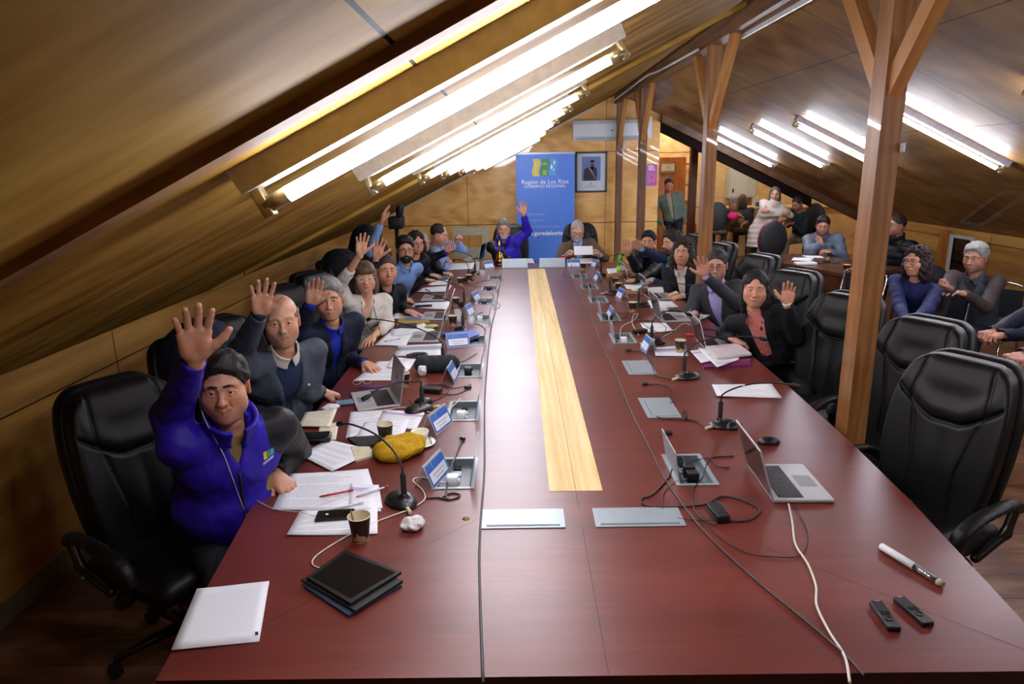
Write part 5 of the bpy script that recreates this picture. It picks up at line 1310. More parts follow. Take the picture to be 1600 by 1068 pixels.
wtext('Región de Los Ríos', px_(851.5), pz(287), W_*.80, t)
wtext('GOBIERNO REGIONAL', px_(851.5), pz(293), W_*.72, t)
wtext('@GRdeLosRios', px_(833), pz(336), W_*.38, t, mat('pale_print', '#9db4e0', .5, var=0))
wtext('@gore_delosrios', px_(832), pz(345), W_*.38, t, MATS['pale_print'])
wtext('Gobierno Regional de Los Ríos', px_(846), pz(355), W_*.62, t, MATS['pale_print'])
wtext('www.goredelosrios.cl', px_(852), pz(367), W_*.86, t, None, -.002, True)
# portrait
t = thing('framed_portrait', 'black-framed portrait of a person in a dark suit with a sash', 'picture', (1.295, YW-.001, 1.53)); fw, fh = .275, .69
m = MB()
for lo, hi in (((-fw, -.03, 0), (-fw+.03, 0, fh)), ((fw-.03, -.03, 0), (fw, 0, fh)), ((-fw, -.03, 0), (fw, 0, .03)), ((-fw, -.03, fh-.03), (fw, 0, fh))): m.box(lo, hi)
obj('frame', m, mat('black_frame', '#14161a', .35), t); obj('mount', MB().box((-fw+.03, -.012, .03), (fw-.03, 0, fh-.03)), mat('mount_white', '#c9d2d8', .6, var=0), t)
ph = obj('print', MB().box((-.165, -.015, .2), (.165, -.012, .61)), mat('portrait_blue', '#5f7cb4', .5, var=.15, ns=3), t)
g = SDF((-.17, -.02, .19), (.17, .02, .6), .006)
def fig(name, polys, col):
    m = MB()
    for k, pl in enumerate(polys): m._add([(x, -.0158-.0003*k, z) for x, z in pl], [tuple(range(len(pl)))])
    obj(name, m, mat('portrait_'+name, col, .6, var=0), ph)
ov = lambda cx, cz, rx, rz, n=14: [(cx+rx*math.cos(2*PI*k/n), cz+rz*math.sin(2*PI*k/n)) for k in range(n)]
fig('suit', [[(-.13, .2), (-.135, .30), (-.12, .40), (-.05, .44), (.05, .44), (.10, .40), (.105, .30), (.10, .2)]], '#1b1a22')
fig('shirt_front', [[(-.012, .44), (.028, .36), (.045, .44)]], '#d8d8dc'); fig('face', [ov(.018, .495, .034, .045)], '#8a6250'); fig('hair_shape', [ov(.018, .53, .038, .022), ov(.018, .462, .028, .018)], '#1c1512')
m = MB(); 
for k, (c_, nm) in enumerate((('#2a3f90', 'sash_blue'), ('#e8e8e8', 'sash_white'), ('#b8242e', 'sash_red'))):
    m = MB(); d_ = .014*k; m._add([(-.045+.012-d_, -.0172, .43), (-.045+.028-d_, -.0172, .436), (.105+.0-d_*.9, -.0172, .235), (.095-d_*.9, -.0172, .215)], [(0, 1, 2, 3)]); obj('sash', m, mat(nm, c_, .6, var=0), ph)
obj('caption', MB().box((-.07, -.0135, .115), (.07, -.012, .121)).box((-.12, -.0135, .09), (.12, -.012, .096)).box((-.012, -.0135, .135), (.012, -.012, .16)), mat('caption_grey', '#6a7078', .7, var=0), t)
# air conditioner
t = thing('air_conditioner', 'long white wall air conditioner below the ridge on the back wall', 'air conditioner', (1.60, YW-.003, 2.40))
m = MB(); prof = [(0, 0), (-.17, .0), (-.22, .07), (-.225, .27), (-.19, .33), (0, .34)]
rings = [[(x, y, z) for y, z in prof] for x in (-.64, .64)]; m.loft(rings, True, smooth=False); obj('housing', m, mat('ac_white', '#c6cbd0', .3, var=.02), t)
obj('louvre', MB().box((-.58, -.215, .02), (.58, -.17, .045)), mat('ac_grey', '#8d949c', .4), t); obj('display', MB().box((.0, -.229, .15), (.04, -.222, .165)), M_BLK, t); obj('pipe_cover', MB().box((.64, -.10, .02), (.72, 0, .38)), MATS['ac_white'], t)
# poster
t = thing('poster', 'magenta poster with a blue stripe and a white animal outline', 'poster', (2.35, YW, 1.62))
obj('sheet', MB().box((-.115, -.004, 0), (.10, 0, .37)), mat('magenta_print', '#b04a94', .5, var=.05), t); obj('stripe', MB().box((-.115, -.005, 0), (-.075, -.004, .37)), mat('poster_blue', '#4a86d8', .5, var=0), t)
m = MB()
for z_, w_ in ((.33, .09), (.30, .10), (.27, .12)): m.box((-.055, -.005, z_), (-.055+w_, -.004, z_+.014))
m.tube([(x, -.0045, z) for x, z in ((-.05, .2), (-.02, .21), (.02, .19), (.06, .18), (.07, .14), (.05, .12), (.05, .07), (.03, .07), (.03, .11), (-.01, .11), (-.02, .06), (-.04, .07), (-.03, .13), (-.055, .16), (-.05, .2))], .002, 4)
obj('print', m, M_WTX, t)
a = aty(837, 221, 12.3)
tag(obj('sensor_box', MB().rbox((a.x-.03, YW-.06, a.z-.05), (a.x+.03, YW, a.z+.05), .01), M_WHP), 'small white sensor box under the sloping edge of the back wall', 'sensor')
a = aty(975, 228, 12.3)
tag(obj('junction_box', MB().rbox((a.x-.03, YW-.05, a.z-.07), (a.x+.03, YW, a.z+.07), .01), M_WHP), 'small white junction box under the air conditioner between two posts', 'junction box')
tag(obj('tape_scrap', MB().rbox((RX+.054, 3.30, 2.06), (RX+.06, 3.36, 2.10), .004), M_WHP), 'torn scrap of white tape stuck on the thick post', 'tape')
# ================================================================== things on the table
def paper_mat(name, base='#e4e6ea', ink='#7d8290', rows=26, cover=.5, seed=0, band=None):
    if name in MATS: return MATS[name]
    t = NT(name); uv = t.n('ShaderNodeUVMap'); sp = t.n('ShaderNodeSeparateXYZ'); t.l(uv.outputs[0], sp.inputs[0]); u, v = sp.outputs[0], sp.outputs[1]
    row = t.math('FLOOR', t.math('MULTIPLY', v, rows)); fr = t.math('FRACT', t.math('MULTIPLY', v, rows))
    line = t.math('MULTIPLY', t.math('GREATER_THAN', fr, .35), t.math('LESS_THAN', fr, .72))
    wn = t.n('ShaderNodeTexWhiteNoise', noise_dimensions='2D'); cb = t.n('ShaderNodeCombineXYZ'); t.l(row, cb.inputs[0]); cb.inputs[1].default_value = seed; t.l(cb.outputs[0], wn.inputs[0])
    ln = t.math('ADD', .5, t.math('MULTIPLY', wn.outputs[0], .42)); mk = t.math('MULTIPLY', line, t.math('LESS_THAN', u, ln))
    mk = t.math('MULTIPLY', mk, t.math('GREATER_THAN', u, .09)); mk = t.math('MULTIPLY', mk, t.math('GREATER_THAN', wn.outputs[0], 1-cover))
    wd = t.n('ShaderNodeTexNoise', noise_dimensions='2D', i_Scale=60.0); cb2 = t.n('ShaderNodeCombineXYZ'); t.l(t.math('MULTIPLY', u, 1.4), cb2.inputs[0]); t.l(row, cb2.inputs[1]); t.l(cb2.outputs[0], wd.inputs['Vector'])
    mk = t.math('MULTIPLY', mk, t.math('GREATER_THAN', wd.outputs['Fac'], .43)); mk = t.math('MULTIPLY', mk, t.math('MULTIPLY', t.math('GREATER_THAN', v, .08), t.math('LESS_THAN', v, .9)))
    c = t.mix(t.math('MULTIPLY', mk, .6), lin(base), lin(ink))
    if band: c = t.mix(t.math('MULTIPLY', t.math('GREATER_THAN', v, band[0]), t.math('LESS_THAN', v, band[1])), c, lin(band[2]))
    t.l(c, t.b.inputs['Base Color']); t.b.inputs['Roughness'].default_value = .7; MATS[name] = t.m; return t.m
PM = {'blank': paper_mat('paper_blank', cover=0), 'text': paper_mat('paper_text', cover=.85), 'text2': paper_mat('paper_text_sparse', cover=.5, seed=3), 'form': paper_mat('paper_form', cover=.7, seed=5, band=(.72, .86, '#b9a3c8')),
      'cream': paper_mat('paper_cream_handwritten', '#ddd5bd', '#6d6a78', 20, .95, 7), 'blue': paper_mat('paper_photo', '#d9dde4', '#8a8f9c', 12, .6, 9, (.5, .85, '#8d939c'))}
_zl = [0]
def sheet(px, label, kind='text', name='paper_sheet', cat='paper', z=.0015, curl=.004, th=.0006, grp='papers on the conference table'):
    """px: four table pixels top-left, top-right, bottom-right, bottom-left"""
    c = [T(*p) for p in px]; n = 8; vs = []; rs = random.Random(hash(label) % 1000 if False else len(label)*7+int(px[0][0])); ph = rs.uniform(0, 6)
    for j in range(n+1):
        for i in range(n+1):
            u, v = i/n, j/n; p = c[3].lerp(c[2], u).lerp(c[0].lerp(c[1], u), v)
            e = (abs(2*u-1)**4+abs(2*v-1)**4)/2
            p.z = TZ+z+curl*e*(.6+.4*math.sin(ph+3*u+2*v))+.0012*(1+math.sin(ph+4*u+3*v)); vs.append(p)
    m = len(vs); vv = vs+[p-Vector((0, 0, th)) for p in vs]; q = lambda i, j: j*(n+1)+i; fs = []
    for j in range(n):
        for i in range(n): fs += [(q(i, j), q(i+1, j), q(i+1, j+1), q(i, j+1)), (m+q(i, j+1), m+q(i+1, j+1), m+q(i+1, j), m+q(i, j))]
    for k in range(n): fs += [(q(k, 0), m+q(k, 0), m+q(k+1, 0), q(k+1, 0)), (q(k+1, n), m+q(k+1, n), m+q(k, n), q(k, n)), (q(0, k+1), m+q(0, k+1), m+q(0, k), q(0, k)), (q(n, k), m+q(n, k), m+q(n, k+1), q(n, k+1))]
    me = bpy.data.meshes.new('sheet'); me.from_pydata([tuple(p) for p in vv], [], fs); uvl = me.uv_layers.new(name='UVMap')
    uvs = [(i % (n+1)/n, (i//(n+1))/n) for i in range(m)]*2
    for lp in me.loops: uvl.data[lp.index].uv = uvs[lp.vertex_index]
    me.polygons.foreach_set('use_smooth', [True]*len(fs)); me.materials.append(PM[kind]); me.update()
    return tag(obj(name, me), label, cat, grp)
def slabpx(px, z0, h, m, name, parent=None, r=0):
    """block whose plan is given by four table pixels"""
    c = [T(*p) for p in px]; pts = [(p.x, p.y) for p in c]
    a = sum((pts[i][0]*pts[(i+1) % 4][1]-pts[(i+1) % 4][0]*pts[i][1]) for i in range(4))
    if a < 0: pts = pts[::-1]
    return obj(name, MB().prism(pts, TZ+z0, TZ+z0+h), m, parent)
def cable(pts, r, m, label, name='cable', z=.004, n=5, cat='cable', lift=None, parent=None):
    P_ = [p if isinstance(p, Vector) else T(p[0], p[1], TZ+(p[2] if len(p) > 2 else z)) for p in pts]
    for p in P_: p.z = max(p.z, TZ+r)
    o = obj(name, MB().tube(bez(P_, n), r, 6), m, parent)
    return tag(o, label, cat) if parent is None else o
M_CABK = mat('cable_black', '#17171a', .5); M_CABG = mat('cable_grey', '#3a3b3e', .5); M_CABW = mat('cable_white', '#d6d2c4', .5, var=.03); M_IVORY = mat('plug_ivory', '#c9bd98', .45)
M_SCR = mat('screen_dark', '#101216', .12, var=0); M_SILV = mat('laptop_silver', '#b9b9bb', .4, .35, var=.02); M_KEY = mat('laptop_keys', '#2b2c30', .5)

# --- gooseneck microphones
def mic(base, head, hz, label, post=.105, rz=None, peak=.06, side=1, cable_to=None, light=False):
    b = T(*base); hd = _at(head[0], head[1], 2, TZ+hz); d = Vector((hd.x-b.x, hd.y-b.y, 0)); L = d.length; d.normalize()
    t = thing('gooseneck_microphone', label, 'microphone', b, math.atan2(d.y, d.x), 'gooseneck microphones')
    g = SDF((-.09, -.075, 0), (.10, .075, .05), .004); g.ell((.0, 0, .004), (.078, .056, .030), 0); g.ell((.03, 0, .006), (.05, .045, .024), .02); g.plane((0, 0, .0015), (0, 0, -1))
    g.cap((-.02, 0, .02), (-.02, 0, .036), .020, .017, .01)
    obj('base', nets([g], 'mic_base', [M_BLK]), None, t)
    obj('stem', MB().lathe([(.012, .03), (.012, .035), (.0115, post+.02), (.008, post+.028), (.006, post+.034)], (-.02, 0, 0), 12), M_BLKM, t)
    z0 = post+.03; pk = max(z0, hz)+peak
    pts = [(-.02, 0, z0), (-.016, 0, z0+.03), (.0+L*.10, 0, z0+(pk-z0)*.75), (L*.36, 0, pk*.96+hz*.04-.0), (L*.72, 0, (pk+hz)/2+.01), (L-.035, 0, hz+.012)]
    obj('gooseneck', MB().tube(bez(pts, 5), .0042, 7), M_BLKM, t)
    e = Vector((L, 0, hz)); s_ = Vector((L-.045, 0, hz+.015)); ax = (e-s_).normalized()
    obj('microphone_head', MB().tube([s_, s_+ax*.008, s_+ax*.028, e+ax*.006, e+ax*.012], [.007, .010, .0135, .013, .006], 12), M_BLKM, t)
    obj('connector', MB().tube([(-.072, side*.02, .012), (-.112, side*.03, .010)], .008, 8), M_IVORY, t)
    obj('switch', MB().lathe([(.012, .0), (.010, .004)], (.045, 0, .027), 10), M_GMET, t)
    return t, b
LM = [((628, 785), (530, 662), .19, 'gooseneck microphone with its head over the printed sheets, nearest on the left side'),
      ((655, 641), (568, 623), .13, 'gooseneck microphone bending over the silver laptop before the bald man'),
      ((690, 572), (575, 499), .17, 'gooseneck microphone reaching towards the woman in the white blouse'),
      ((722, 517), (646, 457), .17, 'gooseneck microphone with a big round base beside the blue notebook'),
      ((724, 478), (646, 434), .15, 'gooseneck microphone pointing to the bearded man in light blue'),
      ((732, 438), (709, 407), .16, 'gooseneck microphone in front of the grey-haired man in black and purple'),
      ((742, 428), (706, 393), .17, 'gooseneck microphone nearest the man in the pale blue shirt and tie')]
for b_, h_, z_, lb in LM: mic(b_, h_, z_, lb, peak=.05 if b_[0] != 628 else .05)
RM = [((1130, 665), (1247, 604), .17, 'gooseneck microphone with a white ring on its neck, nearest on the right side'),
      ((1073, 590), (1196, 530), .20, 'gooseneck microphone before the woman with the scarf'),
      ((1022, 536), (1080, 492), .20, 'gooseneck microphone before the man in the grey suit'),
      ((1001, 478), (1082, 447), .17, 'gooseneck microphone before the curly-haired woman'),
      ((956, 459), (1003, 437), .14, 'gooseneck microphone beside the farther pair of paper cups on the right'),
      ((940, 431), (974, 398), .17, 'gooseneck microphone near the green bottle')]
for i, (b_, h_, z_, lb) in enumerate(RM):
    t, _b = mic(b_, h_, z_, lb, peak=.04, side=-1)
    if i == 0:
        gn = [c for c in t.children if c.name.startswith('gooseneck')][0]; v_ = [v.co.copy() for v in gn.data.vertices][88:104]; c0 = sum(v_[:7], Vector())/7; c1 = sum(v_[7:14], Vector())/7
        obj('neck_ring', MB().tube([c0, c0+(c1-c0).normalized()*.014], .0062, 10), M_WHP, t)
mic((813, 411), (793, 380), .22, 'gooseneck microphone in front of the bearded man at the table head', peak=.05)
mic((893, 409), (895, 378), .26, 'gooseneck microphone rising in front of the man in the brown jacket', peak=.03)

# --- laptops
def laptop(hinge_near, hinge_far, side, label, ang=108, w=None, dep=.235, m=M_SILV, skew=0, screen=True, ports=True):
    """hinge corners on the table as pixels; side=+1 user at +x"""
    a, b = T(*hinge_near), T(*hinge_far); c = (a+b)/2; y = (b-a); W = w or y.length; y.normalize(); b = a+y*W; c = (a+b)/2; rz = math.atan2(y.y, y.x)-PI/2
    t = thing('laptop', label, 'laptop', (c.x, c.y, TZ), rz+skew, 'laptops'); h = W/2; s = side
    xs = (0, s*dep)
    m1 = MB(); m1.rbox((min(xs), -h, .001), (max(xs), h, .014), .008); bs = obj('base', m1, m, t)
    m2 = MB()
    for r_ in range(5):
        for k in range(13):
            x0 = s*(.03+r_*.0185); x1 = s*(.03+r_*.0185+.0155); y0 = -h*.86+k*(h*1.72/13); m2.box((min(x0, x1), y0, .014), (max(x0, x1), y0+h*1.72/13-.0025, .0152))
    xa, xb = s*.026, s*.125; obj('key_bed', MB().box((min(xa, xb), -h*.88, .0141), (max(xa, xb), h*.88, .0143)), M_KEY, bs)
    k_ = obj('keys', m2, M_KEY, bs); k_['kind'] = 'stuff'
    xa, xb = s*.145, s*.215; obj('touchpad', MB().box((min(xa, xb), -.05, .0141), (max(xa, xb), .05, .0146)), mat('touchpad_grey', '#8b8b8e', .4, .3), bs)
    L = .215; A_ = math.radians(ang); m3 = MB(); m3.M = Matrix.Translation((0, 0, .013)) @ Matrix.Rotation(-s*A_, 4, 'Y')
    xa, xb = 0, s*L; m3.rbox((min(xa, xb), -h, -.003), (max(xa, xb), h, .003), .006); ld = obj('lid', m3, m, t)
    m4 = MB(); m4.M = m3.M; m4.box((min(s*.012, s*(L-.008)), -h+.008, .003), (max(s*.012, s*(L-.008)), h-.008, .0036))
    obj('screen', m4, M_SCR, ld)
    m5 = MB(); m5.M = m3.M @ Matrix.Translation((s*L*.52, 0, -.0032)); m5.tube([(-.012, -.012, 0), (.012, -.004, 0), (-.012, .004, 0), (.012, .012, 0)], .0012, 4); obj('emblem', m5, M_KEY, ld)
    return t
laptop((1208, 786), (1148, 700), 1, 'open silver laptop at the near right of the table, lid towards the stripe', 107, w=.33, skew=0)
laptop((1104, 549), (1076, 520), 1, 'open silver laptop in front of the woman with the scarf', 105, w=.31)
laptop((1036, 504), (1014, 484), 1, 'open silver laptop in front of the grey-suited man', 105, w=.31)
laptop((1016, 469), (1000, 455), 1, 'open grey laptop in front of the curly-haired woman', 105, w=.31)
laptop((983, 444), (972, 434), 1, 'slim laptop beside the typing hand of the man in the navy suit', 105, w=.31)
laptop((626, 635), (608, 605), -1, 'open silver laptop with a grey screen before the bald man', 100, w=.32)
laptop((686, 535), (694, 515), -1, 'silver laptop before the woman in the white blouse, lid seen edge-on', 103, w=.31)
laptop((700, 500), (706, 482), -1, 'thin silver laptop before the man in the black shirt', 103, w=.31)
laptop((694, 470), (702, 457), -1, 'silver laptop before the bearded man in light blue', 103, w=.31)
laptop((748, 408), (757, 402), -1, 'black-screened laptop on the far corner before the man with the tie', 100, w=.36)

# --- paper cups
def cup_mat():
    t = NT('cup_skyline'); tc = t.n('ShaderNodeTexCoord'); sp = t.n('ShaderNodeSeparateXYZ'); t.l(tc.outputs['Object'], sp.inputs[0])
    ang = t.math('ARCTAN2', sp.outputs[1], sp.outputs[0]); seg = t.math('FLOOR', t.math('MULTIPLY', ang, 4.5)); wn = t.n('ShaderNodeTexWhiteNoise', noise_dimensions='1D'); t.l(seg, wn.inputs['W'])
    h = t.math('ADD', .014, t.math('MULTIPLY', wn.outputs[0], .026)); k = t.math('LESS_THAN', sp.outputs[2], h)
    t.l(t.mix(k, lin('#2a1f18'), lin('#b79c6a')), t.b.inputs['Base Color']); t.b.inputs['Roughness'].default_value = .35; return t.m
M_CUP = cup_mat(); M_CUPI = mat('cup_inside_cream', '#d8d0b2', .5); M_COF = mat('coffee', '#3a2416', .15)
def paper_cup(px, label, sc=1.0):
    p = T(*px); t = thing('paper_cup', label, 'cup', p, 0, 'brown paper cups with a skyline print'); t.scale = (sc,)*3
    obj('wall', MB().lathe([(.026, 0), (.0265, .002), (.037, .088)], (0, 0, 0), 24, False).lathe([(.026, .001), (.001, .001)], (0, 0, 0), 24, False), M_CUP, t)
    obj('inner_wall', MB().lathe([(.0365, .089), (.034, .065), (.027, .006), (.001, .005)], (0, 0, 0), 24, False), M_CUPI, t)
    obj('rim', MB().tube([(.0372*math.cos(a), .0372*math.sin(a), .0885) for a in [2*PI*k/24 for k in range(25)]], .0018, 6), M_CUPI, t)
    return t
cups = [((564, 843), 'brown skyline paper cup with a wooden stirrer, beside the phone near the front', 1.08), ((603, 690), 'brown paper cup behind the mustard hat', 1.05), ((632, 604), 'paper cup with a yellow tag, just behind the laptop screen', 1.0),
        ((708, 509), 'paper cup next to the blue notebook on the left side', 1.0), ((712, 479), 'paper cup before the bearded man in light blue', 1.0), ((720, 446), 'paper cup on the left side near the head of the table', 1.0), ((733, 441), 'tall dark paper cup farthest on the left side', 1.0),
        ((1062, 550), 'paper cup standing on a leaflet beside the open laptop on the right', 1.0), ((988, 487), 'paper cup before the curly-haired woman', 1.0), ((966, 455), 'paper cup on the right, nearer of the close pair', 1.0), ((961, 446), 'paper cup on the right, farther of the close pair', 1.0),
        ((911, 422), 'paper cup before the white name plate at the far right', 1.0), ((895, 413), 'dark paper cup before the man in the brown jacket', .9)]
for px, lb, s_ in cups:
    c = paper_cup(px, lb, s_)
    if px[0] == 564: obj('stirrer', MB().tube([(-.012, .0, .01), (-.026, .004, .105)], .003, 5), mat('stirrer_wood', '#8a5a36', .6), c)
    if px[0] == 632: obj('tag', MB().box((.036, -.012, .03), (.038, .012, .055)), mat('tag_yellow', '#c8b030', .6), c)
for px, lb in (((1293, 404), 'paper cup on the side desk in front of the man in the puffer jacket'), ((1322, 425), 'paper cup at the front end of the side desk, half behind the thick post')):
    c = paper_cup(px, lb, 1.0)

# --- name plates
def nameplate(px, rz, label, w=.20, h=.10, txt=True):
    p = T(*px); t = thing('name_plate', label, 'name plate', p, rz, 'acrylic name plates')
    M_AC = mat('clear_acrylic', '#dfe6ea', .1, alpha=.38, var=0); lean = .045
    for s in (-1, 1):
        m = MB(); d = .0015
        m._add([(-w/2, s*lean, 0), (w/2, s*lean, 0), (w/2, s*.003, h), (-w/2, s*.003, h), (-w/2, s*(lean-d*2), 0), (w/2, s*(lean-d*2), 0), (w/2, s*.0, h), (-w/2, s*.0, h)],
               [(0, 1, 2, 3), (7, 6, 5, 4), (0, 4, 5, 1), (3, 2, 6, 7), (0, 3, 7, 4), (1, 5, 6, 2)]); obj('panel', m, M_AC, t)
    def on(u0, u1, v0, v1, off_, mt, nm, par):
        m = MB(); P_ = lambda u, v: (u*w/2, -(lean+(.003-lean)*v)-off_, v*h); m._add([P_(u0, v0), P_(u1, v0), P_(u1, v1), P_(u0, v1)], [(0, 1, 2, 3)]); return obj(nm, m, mt, par)
    cd = on(-.94, .94, .08, .94, .0012, mat('plate_blue', '#2f62b4', .4, var=.03), 'card', t); on(-.84, .84, .16, .60, .0018, mat('plate_white', '#dfe3ea', .5, var=0), 'name_field', cd)
    on(-.36, -.30, .66, .90, .0018, mat('plate_green', '#7fb040', .5, var=0), 'crest', cd)
    for k, (v_, q) in enumerate(((.42, .58), (.27, .42))): on(-q, q, v_, v_+.035, .0022, mat('plate_ink', '#8a90a0', .6, var=0), 'lettering', cd)
    return t
# local -y is the printed side; faces the middle and the camera
plates = [((676, 748), 74, 'angled blue and white name plate beside the mustard knitted hat'), ((683, 668), 70, 'angled blue and white name plate beside the white teacup'), ((703, 592), 85, 'name plate seen nearly edge-on beside the rolled black scarf'),
          ((715, 540), 15, 'wide blue name plate standing in front of the blue notebook'), ((731, 492), 75, 'name plate behind the water glass on the left side'), ((741, 470), 75, 'small tilted name plate on the left side near the wired socket'), ((762, 419), 45, 'small name plate by the brass bell'),
          ((1014, 547), -86, 'blue name plate beside the leaflet and cup on the right'), ((956, 497), -88, 'narrow name plate behind the black plug on the right'), ((972, 466), -80, 'name plate beside the microphone base on the right'), ((935, 438), -84, 'small name plate on the right side, second from the far end'), ((931, 417), -78, 'small name plate farthest on the right side'), ((896, 417), 0, 'blue name plate facing down the table before the man in the brown jacket')]
for px, a, lb in plates: nameplate(px, R_(a), lb, .19 if px[1] > 600 else .17)

# --- sheets and notepads, left side
S = sheet
S([(308, 921), (421, 910), (405, 1003), (268, 1018)], 'blank white sheet with a tiny stamp at the near left corner', 'blank', 'paper_pad', z=.004, curl=.001, th=.003)
slabpx([(399, 990), (404, 990), (404, 995), (399, 995)], .0075, .0006, M_BLKM, 'stamp_mark', [o for o in COL.objects if o.name.startswith('paper_pad')][0])
S([(452, 742), (575, 733), (596, 800), (425, 797)], 'printed sheet under the red pen before the man in the purple jacket', 'text')
S([(468, 800), (590, 760), (590, 835), (448, 838)], 'printed sheet under the black phone', 'text2', z=.003)
S([(548, 757), (592, 760), (598, 795), (545, 800)], 'form with a lilac heading under the pens', 'form', z=.0045)
S([(513, 688), (588, 706), (519, 738), (469, 714)], 'tilted white sheet behind the microphone head', 'text2', z=.006)
S([(478, 648), (528, 640), (516, 670), (467, 669)], 'open cream notebook page with handwriting', 'cream', 'notebook_page', 'notebook', z=.012, th=.006)
S([(500, 667), (530, 660), (525, 690), (495, 690)], 'cream handwritten page hanging below the open notebook', 'cream', z=.006)
S([(548, 645), (606, 640), (610, 668), (540, 685)], 'printed sheet left of the brown cup', 'text')
S([(600, 640), (664, 646), (650, 672), (588, 664)], 'printed form between the cup and the name plate', 'form', z=.003)
S([(570, 662), (640, 655), (625, 700), (556, 684)], 'text page under the brown paper cup', 'text', z=.0045)
S([(590, 565), (640, 563), (636, 594), (552, 596)], 'printed sheet under the hand of the navy-suited man', 'text')
S([(614, 558), (650, 562), (640, 578), (604, 575)], 'printed sheet just behind the laptop screen', 'text2', z=.003)
S([(622, 541), (690, 537), (690, 556), (616, 556)], 'leaflet with a grey picture beside the black scarf', 'blue')
S([(614, 514), (645, 521), (634, 541), (585, 540)], 'white sheet with a pen before the woman in the white blouse', 'text2')
S([(610, 517), (662, 505), (680, 517), (612, 526)], 'white sheets fanned behind the pen', 'text', z=.003)
S([(618, 490), (652, 488), (672, 497), (608, 498)], 'white sheet under the fist of the man in the black shirt', 'blank')
S([(648, 474), (703, 471), (700, 484), (643, 480)], 'white sheet under the dark phone', 'text2')
S([(660, 450), (706, 446), (700, 456), (652, 456)], 'white sheet with a pen near the bearded man', 'text2')
S([(672, 440), (704, 437), (704, 444), (668, 446)], 'folded papers near the grey-haired man', 'text')
S([(704, 412), (742, 410), (738, 420), (700, 422)], 'papers under the hands of the man with the tie', 'text')
S([(788, 403), (812, 403), (812, 409), (786, 409)], 'pale blue papers before the bearded man at the table head', 'form')
S([(818, 404), (832, 404), (836, 411), (816, 411)], 'white papers right of the microphone at the table head', 'blank')
S([(900, 404), (925, 404), (931, 411), (902, 411)], 'stack of white papers before the man in the brown jacket', 'blank', z=.004, th=.012)
# right side
S([(1112, 601), (1205, 600), (1222, 622), (1120, 620)], 'printed sheet lying alone near the right edge of the table', 'text')
S([(1078, 552), (1120, 545), (1150, 560), (1095, 572)], 'printed sheets fanned out on the purple folder', 'form', z=.018)
S([(1090, 548), (1150, 552), (1155, 566), (1120, 580)], 'white sheet with its corner over the purple folder', 'text2', z=.022)
S([(1022, 543), (1072, 540), (1076, 556), (1024, 557)], 'grey and white leaflet under the paper cup', 'blue')
S([(1000, 505), (1040, 505), (1052, 517), (1010, 520)], 'white papers behind the microphone of the grey-suited man', 'text')
S([(1035, 488), (1075, 491), (1110, 494), (1090, 502)], 'printed sheets under the writing hand of the grey-suited man', 'text', z=.005, curl=.012)
S([(1012, 470), (1050, 471), (1060, 480), (1018, 482)], 'white papers before the curly-haired woman', 'text2', z=.004, th=.006)
S([(1004, 450), (1035, 449), (1045, 457), (1010, 458)], 'white sheet under the woman in the black blazer', 'blank')
S([(975, 445), (1004, 444), (1012, 450), (980, 452)], 'papers beside the slim laptop', 'text2')
S([(948, 424), (975, 421), (985, 427), (950, 432)], 'papers on the brown box near the green bottle', 'text2', z=.03)
S([(1240, 402), (1272, 403), (1268, 408), (1236, 407)], 'white papers on the side desk', 'text2')
S([(1252, 399), (1282, 400), (1290, 403), (1262, 403)], 'white sheet under the cup on the side desk', 'blank')
a = T(1258, 413); tag(obj('router', MB().rbox((-.13, -.06, 0), (.13, .06, .03), .02), M_WHP, None, (a.x, a.y, TZ)), 'white flat box with a cable on the side desk', 'router')
a = T(1291, 410); t = thing('tablet', 'dark tablet lying on the side desk', 'tablet', (a.x, a.y, TZ), R_(-20)); obj('case', MB().rbox((-.15, -.10, 0), (.15, .10, .01), .01), M_BLKM, t); obj('screen', MB().box((-.13, -.085, .01), (.13, .085, .011)), M_SCR, t)

m = MB(); m.M = Matrix.Translation((.86, 9.045, .86)) @ Matrix.Rotation(R_(-35), 4, 'X'); m.box((-.125, -.0006, 0), (.125, .0006, .13)); m.M = None
tag(obj('paper_sheet', m, mat('paper_held', '#e0e2e6', .7, var=0)), 'white sheet held up in both hands by the man in the brown jacket', 'paper')
# --- notebooks, folders, books
t = thing('folder', 'purple folder under the loose sheets by the woman with the scarf', 'folder', (0, 0, 0)); slabpx([(1083, 550), (1168, 555), (1174, 573), (1100, 576)], 0, .014, mat('folder_purple', '#6a2050', .45), 'cover', t)
t = thing('spiral_notebook', 'white spiral notebook with a pink edge on the purple folder', 'notebook', (0, 0, 0)); q_ = [(1102, 549), (1152, 544), (1174, 561), (1121, 567)]
slabpx(q_, .026, .012, mat('page_stack', '#c9c4bc', .7), 'pages', t); slabpx(q_, .0385, .0012, mat('cover_pale', '#d6cdd2', .5), 'cover', t)
a, b = T(1121, 567, TZ+.038), T(1174, 561, TZ+.038); m = MB()
for k in range(24): p = a.lerp(b, k/23); m.tube([p+Vector((.0, .006*math.cos(w_), -.002+.006*math.sin(w_))) for w_ in (0, 1.5, 3, 4.5, 6.2)], .0009, 4)
s_ = obj('spiral', m, mat('spiral_pink', '#b86a72', .4), t); s_['kind'] = 'stuff'
t = thing('notebook', 'bright blue notebook with cream pages beside the wide name plate', 'notebook', (0, 0, 0)); q_ = [(690, 524), (742, 519), (750, 527), (712, 540)]
slabpx(q_, 0, .004, mat('cover_blue', '#1c3aa0', .4), 'back_cover', t); slabpx([(693, 524), (741, 520), (748, 527), (713, 538)], .004, .018, mat('pages_cream', '#c8bfa2', .7), 'pages', t); slabpx(q_, .022, .004, MATS['cover_blue'], 'cover', t)
